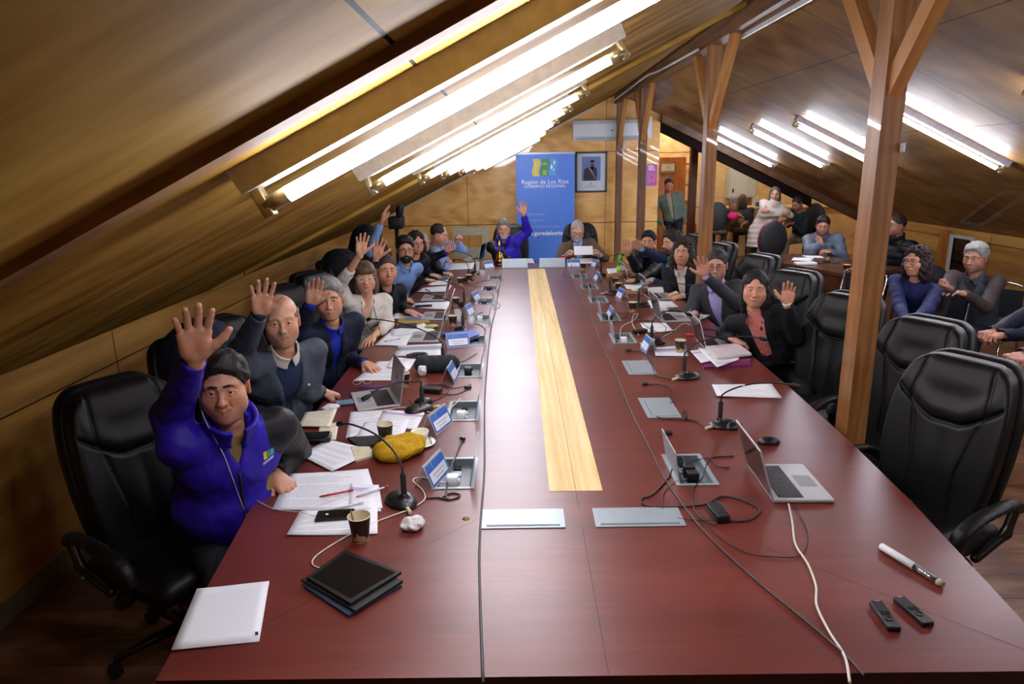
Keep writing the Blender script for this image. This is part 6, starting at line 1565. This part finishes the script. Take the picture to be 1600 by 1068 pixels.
t = thing('book', 'yellow-edged book with a picture cover near the green wrappers', 'book', (0, 0, 0)); slabpx([(624, 499), (668, 496), (672, 504), (620, 508)], 0, .012, mat('cover_yellow', '#a8913a', .5), 'block', t); slabpx([(634, 498), (664, 496), (666, 502), (632, 503)], .012, .001, mat('cover_picture', '#5f6a86', .5, ns=60, var=.5), 'picture', t)
t = thing('book', 'dark book under the picture book before the woman in white', 'book', (0, 0, 0)); slabpx([(622, 508), (650, 506), (652, 514), (620, 513)], 0, .010, mat('cover_navy', '#1b2438', .5), 'block', t)
t = thing('notebook', 'small cream-paged notebook beneath the tilted white sheet', 'notebook', (0, 0, 0)); slabpx([(548, 700), (578, 700), (583, 714), (556, 722)], 0, .010, mat('pages_cream', '#c8bfa2', .7), 'pages', t)
t = thing('folder', 'grey folder under the papers of the man with the tie', 'folder', (0, 0, 0)); slabpx([(702, 414), (738, 412), (742, 421), (700, 423)], -.0, .0012, mat('folder_grey', '#5a5e58', .5), 'cover', t)
t = thing('book', 'turquoise-edged book before the grey-haired man in black and purple', 'book', (0, 0, 0)); slabpx([(668, 430), (698, 428), (700, 433), (666, 435)], 0, .016, mat('cover_turquoise', '#3f9a94', .5), 'block', t)
t = thing('box', 'brown cardboard box with papers near the green bottle', 'box', (0, 0, 0)); slabpx([(946, 424), (978, 421), (986, 431), (948, 437)], 0, .03, mat('cardboard', '#8a6238', .7), 'block', t)
t = thing('box', 'wooden tray behind the name plate before the curly-haired woman', 'tray', (0, 0, 0)); slabpx([(976, 456), (998, 455), (1004, 461), (978, 462)], 0, .02, mat('cardboard', '#8a6238', .7), 'block', t)
t = thing('wallet', 'long black glossy pencil case before the bald man', 'pencil case', tuple(T(482, 690)), R_(8)); obj('body', MB().rbox((-.11, -.045, 0), (.11, .045, .035), .03), mat('case_gloss', '#0a0a0c', .15), t); obj('zip', MB().box((-.09, -.0455, .024), (.09, -.044, .028)), M_CABG, t)
t.name = 'pencil_case'
t = thing('document_wallet', 'black document wallet between the two cups on the left', 'wallet', (0, 0, 0)); slabpx([(543, 686), (592, 683), (600, 697), (560, 700)], 0, .012, M_BLKM, 'body', t)

# --- phones and tablets
def phone(px, rz, label, w=.075, l=.152, m=M_SCR, stand=False):
    p = T(*px); t = thing('smartphone', label, 'phone', p, R_(rz), 'phones'); obj('body', MB().rbox((-l/2, -w/2, .0), (l/2, w/2, .009), .008), M_BLK, t); obj('screen', MB().rbox((-l/2+.004, -w/2+.004, .009), (l/2-.004, w/2-.004, .0096), .006), m, t); return t
t = phone((524, 808), 6, 'black smartphone with a white earphone cable on the printed sheets', .07, .14); t.location.z += .006
obj('button', MB().lathe([(.006, .0096), (.006, .0100)], (-.03, 0, 0), 10), M_WHP, t)
t = phone((548, 629), 18, 'large phone with a pale reflection before the bald man', .085, .17, mat('screen_painted_reflection', '#6f8aa0', .1))  # pale reflection painted as the screen's base colour
t = phone((662, 479), 8, 'dark phone on white sheets before the man in the black shirt', .08, .16); t.location.z += .004
t = phone((1052, 463), 5, 'reddish phone under the hand of the curly-haired woman', .075, .15, mat('phone_red', '#6a2c30', .2))
t = phone((1048, 487), 0, 'dark flat phone beside the white mouse', .08, .19)
p = T(550, 916); t = thing('tablet', 'black tablet on top of a blue case in the foreground', 'tablet', (0, 0, 0))
slabpx([(480, 913), (540, 870), (628, 905), (549, 955)], .020, .009, M_BLK, 'body', t); slabpx([(489, 913), (540, 876), (619, 906), (549, 947)], .029, .0006, M_SCR, 'screen', t)
t = thing('tablet_case', 'blue and black folding tablet case under the black tablet', 'tablet case', (0, 0, 0))
slabpx([(476, 919), (541, 882), (628, 917), (545, 965)], .0, .009, mat('case_blue', '#1f3348', .5), 'lower_flap', t); slabpx([(471, 912), (538, 880), (630, 914), (556, 962)], .0095, .009, M_BLKM, 'upper_flap', t)
# --- pens
def pen(a, b, label, m, tipm=None, z=.008, r=.0045):
    p, q = T(*a, TZ+z), T(*b, TZ+z); d = (q-p).normalized(); t = thing('pen', label, 'pen', p, 0, 'pens'); q = q-p
    obj('barrel', MB().tube([d*.012, q-d*.02], r, 8), m, t); obj('tip', MB().tube([Vector((0, 0, 0)), d*.012], [.0008, r], 8), tipm or M_BLKM, t); obj('cap', MB().tube([q-d*.02, q], r*1.05, 8), tipm or m, t); return t
M_RED = mat('pen_red', '#b8202e', .3); M_CLP = mat('pen_clear', '#c8c4cc', .2); M_BLU = mat('pen_blue', '#2020a0', .3)
pen((498, 776), (552, 765), 'red pen lying on the printed sheets', M_RED, z=.013); pen((556, 776), (607, 759), 'clear pen with a red cap beside the red pen', M_CLP, M_RED, .014); pen((512, 798), (568, 784), 'clear ballpoint pen above the phone', M_CLP, None, .013)
pen((556, 606), (602, 603), 'blue pen beside the folded glasses', M_BLU); pen((600, 533), (626, 528), 'clear pen on the white sheet before the woman in white', M_CLP, None, .01); pen((664, 451), (672, 455), 'black pen near the bearded man', M_BLK, None, .012)
pen((1024, 478), (1022, 463), 'blue pen standing out of the papers before the curly-haired woman', M_BLU, None, .03); pen((1040, 519), (1052, 517), 'dark pen lying beside the cables', M_BLK)
pen((1073, 494), (1082, 478), 'pen in the writing hand of the grey-suited man', M_CLP, None, .05)
# folded glasses
a = T(566, 601, TZ); t = thing('eyeglasses', 'folded clear glasses beside the blue pen', 'glasses', a, R_(10)); m = MB()
for s in (-1, 1): m.tube([(s*.032+.022*math.cos(k), .0, .018+.014*math.sin(k)) for k in [2*PI*i/14 for i in range(15)]], .0012, 5); m.tube([(s*.055, 0, .02), (s*.05, .06, .012), (-s*.04, .07, .004)], .0012, 5)
m.tube([(-.010, 0, .02), (.010, 0, .02)], .0012, 5); obj('frame', m, M_GLT, t)

# --- soft and small things
p = T(625, 712, TZ)
g = SDF((-.15, -.14, -.0), (.15, .15, .12), .0035); g.ell((-.02, 0, .030), (.100, .095, .046), 0); g.ell((.05, .045, .038), (.066, .075, .040), .02); g.cap((-.06, .05, .06), (.05, .07, .065), .02, .02, .015); g.cap((-.08, -.02, .05), (.09, .05, .055), .018, .018, .02); g.ell((.0, -.035, .058), (.045, .02, .012), .01)
def knit(d, X, Y, Z): return d+.0022*np.sin(X*420+8*Z)*np.sin((Y+Z)*420)
g.field(knit); g.warp(.004, 55, 1); g.plane((0, 0, .001), (0, 0, -1))
tag(obj('knit_hat', nets([g], 'hat', [cloth('mustard_wool', '#b08a14', .9, 90, .25, .5, 500)]), None, None, p), 'mustard yellow knitted hat lying before the name plate', 'hat')
p = T(657, 694, TZ); t = thing('teacup', 'white porcelain teacup beside the mustard hat', 'cup', p, R_(200)); M_POR = mat('porcelain', '#dcdac8', .15, var=.02)
obj('bowl', MB().lathe([(.020, .014), (.026, .018), (.038, .045), (.043, .070), (.041, .070), (.035, .045), (.020, .022), (.001, .021)], (0, 0, 0), 28, False), M_POR, t)
obj('handle', MB().tube(bez([(.038, 0, .06), (.058, 0, .062), (.062, 0, .045), (.050, 0, .030), (.034, 0, .032)], 4), .004, 8), M_POR, t); obj('tea', MB().lathe([(.039, .058), (.001, .0581)], (0, 0, 0), 20, False), mat('milky_tea', '#c9c4a8', .1), t)
t = thing('saucer', 'white saucer with a spoon under the teacup', 'saucer', p, R_(20)); obj('plate', MB().lathe([(.02, .0), (.045, .003), (.073, .012), (.072, .014), (.045, .007), (.001, .006)], (0, 0, 0), 30, False), M_POR, t); obj('spoon', MB().tube([(.045, -.05, .0135), (.055, .03, .0135), (.057, .06, .0135)], [.002, .0025, .008], 6), M_CHR, t)
def crumple(px, label, m, r=.045, sc_=(1, .8, .5), name='tissue', cat='tissue', seed=1, zz=0):
    p = T(*px, TZ+zz); g = SDF((-r*1.6, -r*1.6, -.002), (r*1.6, r*1.6, r*1.6), .0035); g.ell((0, 0, r*sc_[2]*.8), (r*sc_[0], r*sc_[1], r*sc_[2]), 0)
    rs = np.random.RandomState(seed)
    for k in range(22): a = nrm(rs.normal(size=3)); g.plane(tuple(np.array([0, 0, r*sc_[2]*.8])+a*np.array(sc_)*r*(.80+.15*rs.rand())), tuple(a))
    g.warp(.002, 160, seed); g.plane((0, 0, .001), (0, 0, -1)); return tag(obj(name, nets([g], name, [m]), None, None, p), label, cat)
def conf():
    t = NT('confetti_wrapper'); v = t.n('ShaderNodeTexVoronoi', i_Scale=170.0); t.l(t.coord(), v.inputs['Vector']); c = t.n('ShaderNodeTexCoord')
    k = t.math('LESS_THAN', v.outputs['Distance'], .32); hs = t.n('ShaderNodeHueSaturation', i_Saturation=1.3, i_Value=.8); t.l(v.outputs['Color'], hs.inputs['Color'])
    t.l(t.mix(t.math('MULTIPLY', k, .8), lin('#dcd8d4'), hs.outputs[0]), t.b.inputs['Base Color']); return t.m
crumple((645, 825), 'crumpled white wrapper with coloured dots near the front edge', conf(), .05, (1, .8, .55), 'wrapper', 'wrapper', 4)
crumple((516, 640), 'crumpled white tissue beside the handwritten notebook', PM['blank'], .05, (1.2, .8, .35), seed=2)
crumple((660, 587), 'small white tissue figure beside the rolled black scarf', PM['blank'], .036, (.8, .8, 1.4), seed=3)
crumple((676, 512), 'green and white sweet wrapper near the books', mat('wrapper_green', '#9aa85a', .4, var=.4, ns=80), .05, (1.3, .8, .35), 'wrapper', 'wrapper', seed=5)
crumple((1078, 524), 'small red packet among the black cables', mat('packet_red', '#b03030', .4), .035, (1.3, .8, .3), 'packet', 'packet', seed=6)
crumple((742, 467), 'pinkish crumpled napkin beside the water glasses', mat('napkin_pink', '#b8a098', .8), .045, (.9, .8, .7), seed=7)
crumple((992, 455), 'white crumpled napkin in the wooden tray', PM['blank'], .04, (1, .8, .5), seed=8, zz=.02)
# rolled scarf
p = T(680, 582, TZ); g = SDF((-.16, -.12, 0), (.20, .12, .13), .005); g.cap((-.08, 0, .055), (.10, .02, .055), .052, .056, 0)
def roll(d, X, Y, Z):
    r_ = np.sqrt((Y-.012)**2+(Z-.055)**2); a = np.arctan2(Z-.055, Y-.012); return d+.003*np.cos(r_*420+a)*(X > .07)+.002*np.sin(X*90+3*np.sin(Y*40))
g.field(roll); g.plane((0, 0, .001), (0, 0, -1)); tag(obj('scarf', nets([g], 'scarf', [cloth('charcoal_knit', '#23272a', .9)]), None, None, p), 'rolled dark grey scarf on the left side of the table', 'scarf')
p = T(652, 560, TZ); tag(obj('headphones_pad', MB().tube(bez([(-.07, .0, .02), (-.02, .03, .025), (.05, .03, .025), (.06, -.01, .02), (.02, -.02, .018), (.01, -.05, .018)], 5), [.013]*26, 8), mat('pad_grey', '#34383a', .8), None, p), 'dark grey curved neck pillow clip beside the scarf', 'headband').name = 'headband'
# water glasses, carafe
M_GLASS = mat('drinking_glass', '#e8eef2', .04, alpha=.24, var=0)
for px, lb, hh in (((716, 503), 'empty water glass before the man in the black shirt', .11), ((737, 507), 'upturned glass jar beside the name plate on the left side', .07), ((746, 424), 'tall clear water glass near the brass bell', .12), ((754, 432), 'small clear glass behind the far left cups', .08), ((1016, 540), 'clear acrylic cup behind the leaflet', .05)):
    t = thing('water_glass', lb, 'glass', T(*px), 0, 'clear glasses'); obj('wall', MB().lathe([(.026, 0), (.034, hh), (.032, hh), (.0245, .006), (.001, .006)], (0, 0, 0), 20, False).lathe([(.026, 0), (.001, 0)], (0, 0, 0), 20, False), M_GLASS, t)
# bottle, red drink
p = T(968, 428); t = thing('bottle', 'green plastic drink bottle on the right side near the table head', 'bottle', p); M_GRB = mat('bottle_green', '#4fae3c', .2, trans=.3)
obj('body', MB().lathe([(.030, 0), (.034, .01), (.034, .10), (.030, .13), (.034, .15), (.030, .18), (.013, .225), (.013, .24)], (0, 0, 0), 18), M_GRB, t); obj('label_band', MB().lathe([(.0346, .05), (.0346, .10)], (0, 0, 0), 18, False), mat('label_yellow_green', '#a8d048', .4, ns=40, var=.4), t); obj('cap', MB().lathe([(.015, .236), (.015, .258), (.001, .259)], (0, 0, 0), 14), mat('cap_green', '#1f7a2c', .3), t)
p = T(881, 413); t = thing('goblet', 'small stemmed glass of red juice before the man in the brown jacket', 'glass', p); obj('bowl', MB().lathe([(.028, 0), (.005, .006), (.005, .045), (.034, .06), (.036, .11), (.001, .112)], (0, 0, 0), 18), mat('red_juice', '#a81420', .1), t); obj('foot', MB().lathe([(.03, 0), (.03, .003), (.006, .005)], (0, 0, 0), 16), M_GLASS, t)
# bell on a base
p = T(781, 414); t = thing('hand_bell', 'brass hand bell with a figured handle on a dark wooden base', 'bell', p); M_BRS = mat('brass', '#b08a3c', .22, 1.0)
obj('base', MB().lathe([(.085, 0), (.09, .012), (.085, .03), (.06, .035), (.001, .036)], (0, 0, 0), 24), mat('bell_base', '#4a1a14', .2), t)
obj('bell', MB().lathe([(.075, .05), (.078, .058), (.058, .085), (.044, .13), (.036, .165), (.016, .185), (.001, .187)], (0, 0, 0), 24), M_BRS, t); obj('support', MB().lathe([(.03, .035), (.02, .055)], (0, 0, 0), 12), M_BRS, t)
obj('handle', MB().lathe([(.010, .18), (.018, .20), (.009, .215), (.019, .24), (.024, .265), (.014, .285), (.017, .305), (.006, .325), (.001, .33)], (0, 0, 0), 14), M_BRS, t)
# remotes, presenter, mice
def remote(px, rz, label):
    t = thing('remote_control', label, 'remote control', T(*px), R_(rz), 'remote controls'); obj('body', MB().rbox((-.019, -.062, 0), (.019, .062, .016), .006), M_BLK, t)
    obj('touch_area', MB().rbox((-.016, .008, .016), (.016, .058, .0172), .003), mat('remote_grey', '#1c1d20', .25), t)
    obj('ring', MB().tube([(.011*math.cos(a), -.022+.011*math.sin(a), .017) for a in [2*PI*k/16 for k in range(17)]], .0014, 5), M_CABG, t)
    for k, yy in enumerate((.003, -.004)): obj('button', MB().box((-.013, yy-.0015, .016), (.013, yy+.0015, .0178)), M_BLKM, t)
    obj('led', MB().box((-.008, .055, .0172), (.008, .0565, .0178)), M_SILV, t); return t
remote((1382, 965), -4, 'small black remote control at the near right, left one of the pair'); remote((1426, 958), 10, 'small black remote control at the near right, right one of the pair')
a, b = T(1376, 852, TZ+.015), T(1474, 912, TZ+.014); d = (b-a); L_ = d.length
t = thing('presenter_pointer', 'white and chrome marker-shaped pointer lying at the near right', 'pointer', a, math.atan2(d.y, d.x)); t.location.z = TZ+.0135
obj('handle', MB().tube([(0, 0, 0), (.003, 0, 0), (L_*.56, 0, 0), (L_*.565, 0, 0)], [.009, .0128, .0128, .011], 14), M_WHP, t); obj('metal_end', MB().tube([(L_*.56, 0, -.002), (L_*.93, 0, -.002)], .010, 12), M_CHR, t); obj('clip', MB().box((L_*.58, -.005, .007), (L_*.9, .005, .010)), M_ALUD, t)
obj('tip', MB().tube([(L_*.92, 0, -.002), (L_, 0, -.002)], [.0115, .009], 12), mat('putty_tip', '#a89a80', .5), t)
def mouse(px, rz, label, m):
    t = thing('computer_mouse', label, 'mouse', T(*px), R_(rz), 'computer mice'); g = SDF((-.06, -.04, 0), (.06, .04, .05), .0035); g.ell((0, 0, .004), (.054, .031, .030), 0); g.plane((0, 0, .001), (0, 0, -1)); obj('body', nets([g], 'mouse', [m]), None, t)
    obj('wheel', MB().tube([(-.03, -.004, .0265), (-.03, .004, .0265)], .005, 10), M_CABG, t); return t
mouse((1201, 692), 5, 'black computer mouse beside the near laptop', M_BLK); mouse((1146, 668), 30, 'black computer mouse behind the nearest microphone base', M_BLK); mouse((1036, 486), 0, 'white computer mouse before the grey-suited man', M_WHP); mouse((628, 660) if False else (662, 629), 0, 'black computer mouse behind the second name plate', M_BLK)
# chargers and cables
def brick(px, rz, label, sz=(.055, .025, .03), m=M_BLK): t = tag(obj('power_adapter', MB().rbox((-sz[0], -sz[1], 0), (sz[0], sz[1], sz[2]), .006), m, None, T(*px)), label, 'power adapter'); t.rotation_euler.z = R_(rz); return t
brick((1121, 806), 98, 'black laptop power adapter among looped cables at the near right'); brick((676, 613), -10, 'black power adapter behind the laptop on the left'); brick((1000, 520), 20, 'dark power adapter near the white plug on the right')
brick((1044, 678), 0, 'small black cable puck near the open box on the right', (.018, .014, .014))
cable([(755, 1066), (751, 960), (749, 860), (753, 790), (757, 730), (757, 660), (758, 610), (762, 560), (767, 515), (775, 480), (779, 455), (783, 435)], .0042, M_CABG, 'long dark cable running down the table left of the maple stripe')
cable([(891, 438), (903, 458), (908, 478), (925, 500), (942, 540), (965, 590), (985, 640), (1010, 690), (1038, 745), (1068, 790), (1110, 840), (1180, 905), (1260, 970), (1320, 1022), (1350, 1055)], .0035, M_CABG, 'long grey cable running down the right half of the table')
cable([(1232, 787), (1238, 815), (1243, 850), (1262, 880), (1275, 915), (1276, 945), (1295, 985), (1320, 1025), (1328, 1066)], .004, M_CABW, 'thick white network cable from the near laptop to the front edge')
cable([(1240, 788), (1258, 820), (1262, 845), (1248, 868), (1205, 869), (1165, 862), (1120, 835), (1095, 800)], .0018, M_CABK, 'thin black cable curving from the near laptop')
cable([(1147, 712), (1115, 714), (1105, 722), (1098, 745), (1083, 765), (1085, 795), (1100, 812), (1120, 820)], .003, M_CABK, 'black cord from the near laptop to the power adapter')
cable([(1070, 735), (1068, 716), (1056, 716), (1045, 745), (1020, 772), (1004, 778), (1006, 788), (1040, 792), (1100, 788), (1125, 776), (1150, 778), (1180, 790), (1187, 800), (1170, 812), (1140, 812), (1130, 790), (1112, 783), (1120, 812)], .0032, M_CABK, 'looped black power cord by the open socket box on the right')
cable([(1075, 722), (1090, 718), (1110, 716), (1122, 728), (1140, 730)], .0022, M_CABK, 'thin black lead with a dongle beside the near laptop')
cable([(1062, 748), (1040, 765), (1035, 790), (1045, 805), (1085, 812), (1120, 812)], .0015, M_CABK, 'hair-thin black lead under the looped cord')
cable([(1104, 670), (1085, 657), (1060, 655), (1030, 652), (1020, 643), (1040, 632), (1054, 625), (1050, 608), (1030, 600), (1010, 601)], .0028, M_CABK, 'curled microphone lead across the nearer closed socket box')
cable([(1049, 593), (1038, 590), (1026, 587), (1020, 575), (1016, 560), (1000, 549), (982, 548)], .0028, M_CABK, 'microphone lead beside the farther closed socket box')
for k, (pts, lb) in enumerate((([(982, 548), (984, 549)], 0), ([(1008, 601), (1012, 601)], 0))):
    p = T(*pts[0]); tag(obj('cable_puck', MB().rbox((-.02, -.013, 0), (.02, .013, .014), .007), M_BLK, None, p), ('small black plug end beyond the farther closed socket box', 'small black plug end beyond the nearer closed socket box')[k], 'plug')
tag(obj('cable_tie_loop', MB().tube([T(1070, 655)+Vector((.0, .03*math.cos(a), .024+.024*math.sin(a))) for a in [2*PI*k/16 for k in range(17)]], .004, 6), M_BLKM), 'black cable tie ring standing on the microphone lead', 'cable tie')
cable([(968, 527), (972, 510), (990, 500), (997, 490), (990, 492), (988, 505), (998, 523)], .0028, M_CABW, 'white charging cable looping over the right side of the table')
cable([(1034, 527), (1052, 517), (1068, 505), (1078, 507)], .0024, M_CABW, 'white cable in front of the grey-suited man')
cable([(950, 488), (975, 489), (985, 488), (1000, 500), (1010, 510), (1030, 520)], .0026, M_CABK, 'black cables tangled behind the white charging cable')
cable([(945, 480), (955, 472), (975, 475), (980, 492), (960, 503), (955, 515)], .0022, M_CABK, 'black lead looping over the fourth socket box on the right')
cable([(985, 505), (1010, 500), (1040, 510), (1030, 527), (1005, 520), (990, 512)], .0028, M_CABK, 'tangle of black cord beside the papers on the right')
cable([(1085, 515), (1110, 514), (1125, 520), (1118, 526), (1095, 522)], .004, M_CABK, 'black cord heap beside the laptop of the woman with the scarf')
cable([(883, 422), (880, 430), (893, 434), (915, 432), (925, 436)], .0022, M_CABK, 'black lead by the farthest socket box on the right')
cable([(722, 688), (703, 735), (697, 770), (700, 780)], .0042, M_CABG, 'dark microphone cable leaning over the nearest left socket box', z=.006)
cable([(720, 684), (725, 686)], .010, M_BLK, 'round plug end of the leaning microphone cable', 'plug', z=.01, cat='plug')
cable([(666, 778), (685, 777), (700, 780), (715, 777), (718, 772), (705, 770), (692, 776)], .0034, M_CABK, 'microphone lead knotted beside the nearest left socket box')
cable([(385, 765), (400, 780), (430, 795), (470, 800), (500, 808)], .0014, M_CABW, 'thin white earphone cable from the man in the purple jacket to his phone', z=.012)
cable([(718, 752), (690, 753), (660, 745), (645, 750), (660, 765), (663, 780), (640, 795), (600, 810), (560, 828), (520, 850), (492, 870), (489, 882), (503, 888)], .0026, M_CABW, 'white charging cable from the left socket box to the black tablet')
cable([(720, 622), (700, 640), (680, 645), (655, 640), (630, 636), (600, 640), (570, 642)], .0026, M_CABW, 'whitish cable crossing behind the second name plate')
cable([(735, 605), (715, 615), (690, 615), (665, 608), (668, 600), (695, 603), (700, 612), (680, 625), (650, 632), (640, 625)], .0026, M_CABK, 'black cord looped around the power adapter on the left')
cable([(736, 600), (710, 606), (690, 600), (670, 602)], .0022, M_CABK, 'thin black lead right of the power adapter on the left')
tag(obj('plug', MB().rbox((-.022, -.014, 0), (.022, .014, .016), .006), M_BLK, None, T(731, 606)), 'black plug end resting before the second socket box on the left', 'plug')
cable([(745, 552), (728, 562), (718, 566), (712, 563)], .0026, M_CABK, 'short black microphone lead near the rolled scarf')
cable([(755, 487), (742, 492), (728, 498), (720, 497)], .0026, M_CABK, 'black lead between the microphone base and the fifth socket box on the left')
cable([(770, 452), (760, 447), (745, 448), (735, 446), (750, 440), (768, 437)], .0024, M_CABK, 'black leads tangled near the far left socket boxes')
cable([(765, 455), (775, 470), (782, 478), (772, 484)], .0022, M_CABK, 'thin lead beside the sixth socket box on the left')
cable([(720, 526), (735, 522), (756, 525), (755, 510), (740, 505)], .0026, M_CABK, 'black lead curling around the blue notebook')
# earphone wire on the chest, logo and zip of the nearest man
def onbody(P, z_, x_, out=.0):                       # point on the front of the nearest jacket
    N_, M_ = P['N'], P['M']; return N_+M_[:, 0]*x_+M_[:, 2]*z_+M_[:, 1]*out
dg = bpy.context.evaluated_depsgraph_get(); dg.update()
def surf(P, nm, x_, z_, lift=.003):
    o = [c for c in P['root'].children if c.name.startswith(nm)][0]; M_ = P['M']; s0 = P['N']+M_[:, 0]*x_+M_[:, 2]*z_+M_[:, 1]*.6; org = np.array(o.matrix_world.translation)
    org = -P['org']*0 if False else np.array([0, 0, 0.0])
    best = None
    for o in P['root'].children:
        if not o.name.startswith((nm, 'body', 'shirt')): continue
        ok, loc_, nn, _ = o.ray_cast(Vector(s0), Vector(-M_[:, 1]))
        if ok: dd = float(np.linalg.norm(np.array(loc_)-s0)); best = (dd, np.array(loc_)) if best is None or dd < best[0] else best
    return (best[1]+M_[:, 1]*lift) if best else s0-M_[:, 1]*.45
pts = [surf(p1, 'jacket', .0+.006*math.sin(k), -.03-.05*k, .003) for k in range(2, 9)]
p1['put']('zip', MB().tube(pts, .004, 6), m_=M_BLKM)
ep = [p1['HF']@(np.array((-.078, .015, -.02))*p1['hs'])+p1['H'] if False else p1['HF']@(np.array((.080, .02, -.012))*1.03)+p1['H'], p1['HF']@(np.array((.082, .03, -.06))*1.03)+p1['H'], p1['HF']@(np.array((.06, .07, -.12))*1.03)+p1['H']]
ep += [surf(p1, 'jacket', .05-.012*k, -.06-.055*k, .006) for k in range(6)]
tag(p1['put']('earphones', MB().tube(bez([Vector(e) for e in ep], 4), .0016, 5), m_=M_CABW), 'x', 'x'); bpy.data.objects[-1]
for o in bpy.data.objects:
    if o.name.startswith('earphones'): del o['label'], o['category']
lg = []
for k, col in enumerate(('logo_yellow', 'logo_green', 'logo_sky')):
    x0 = -.098+.016*k*-1; q = [surf(p1, 'jacket', x0+dx, zz, .0025) for dx, zz in ((0, -.10), (-.014, -.10), (-.014, -.128), (0, -.128))]
    m = MB()._add([Vector(v) for v in q], [(0, 1, 2, 3), (3, 2, 1, 0)]); p1['put']('logo_panel', m, m_=MATS[col])
for zz in (-.136, -.143):
    q = [surf(p1, 'jacket', -.092-.05*k/4, zz, .003) for k in range(5)]; p1['put']('logo_lettering', MB().tube(q, .0014, 4), m_=M_WTX)
# lapel pins
p2['put']('lapel_pin', MB().sph(surf(p2, 'jacket', -.105, -.20, .002), .008, 8), m_=M_WHP)
# necklace of the woman in white, scarf of the smiling woman
pts = [surf(p4, 'blouse', x, z, .010) for x, z in ((.06, -.02), (.055, -.08), (.04, -.16), (.015, -.22), (-.01, -.22), (-.03, -.16), (-.045, -.08), (-.05, -.02))]
p4['put']('necklace', MB().tube(bez([Vector(e) for e in pts], 4), .003, 6), m_=mat('beads_dark', '#4a2a24', .4))
def scarf_mat():
    t = NT('scarf_print'); v = t.n('ShaderNodeTexVoronoi', i_Scale=26.0); t.l(t.coord(), v.inputs['Vector']); f = t.math('FRACT', t.math('ADD', t.math('MULTIPLY', v.outputs['Distance'], 4.0), t.noise(t.coord(), 9, 2)))
    r = t.ramp(f, [(0, lin('#c8641e')), (.3, lin('#c9a58a')), (.45, lin('#3a1f7a')), (.62, lin('#c82a96')), (.8, lin('#d88a3c'))]); r.node.color_ramp.interpolation = 'CONSTANT'; t.l(r, t.b.inputs['Base Color']); t.b.inputs['Roughness'].default_value = .6; return t.m
rows = []
for z_, w_, x_ in ((.0, .055, .0), (-.05, .060, .0), (-.11, .050, .005), (-.18, .046, .008), (-.25, .042, .006), (-.31, .036, .004)):
    rows.append((z_, w_, x_))
vs = []
for z_, w_, x_ in rows:
    for k in range(5): vs.append(Vector(surf(p5s, 'blouse', x_+w_*(k/2-1), z_, .008+.006*math.sin(k*2.2+z_*30))) if False else Vector(surf(r5, 'blouse', x_+w_*(k/2-1), z_, .008+.006*math.sin(k*2.2+z_*30))))
m = MB(); n_ = len(rows); m._add(vs, [(5*i+k, 5*i+k+1, 5*i+5+k+1, 5*i+5+k) for i in range(n_-1) for k in range(4)], True); o = r5['put']('scarf', m, m_=scarf_mat()); sm = o.modifiers.new('s', 'SOLIDIFY'); sm.thickness = .006; sm = o.modifiers.new('u', 'SUBSURF'); sm.levels = 1; sm.render_levels = 2
# watches and glasses in hand
for P, sd, mt in ((r5, -1, M_WHP), (p11, 1, M_BLK)):
    for side, S_, E_, W_h, A_h in P['arms']:
        if side == sd:
            d = nrm(W_h-E_); fr = frame(d, (0, 0, 1) if abs(d[2]) < .8 else (1, 0, 0)); c = W_h+d*.008
            P['put']('wristwatch', MB().tube([Vector(c+fr[:, 0]*.028*math.cos(a)+fr[:, 2]*.026*math.sin(a)) for a in [2*PI*k/16 for k in range(17)]], .0055, 6), m_=mt)
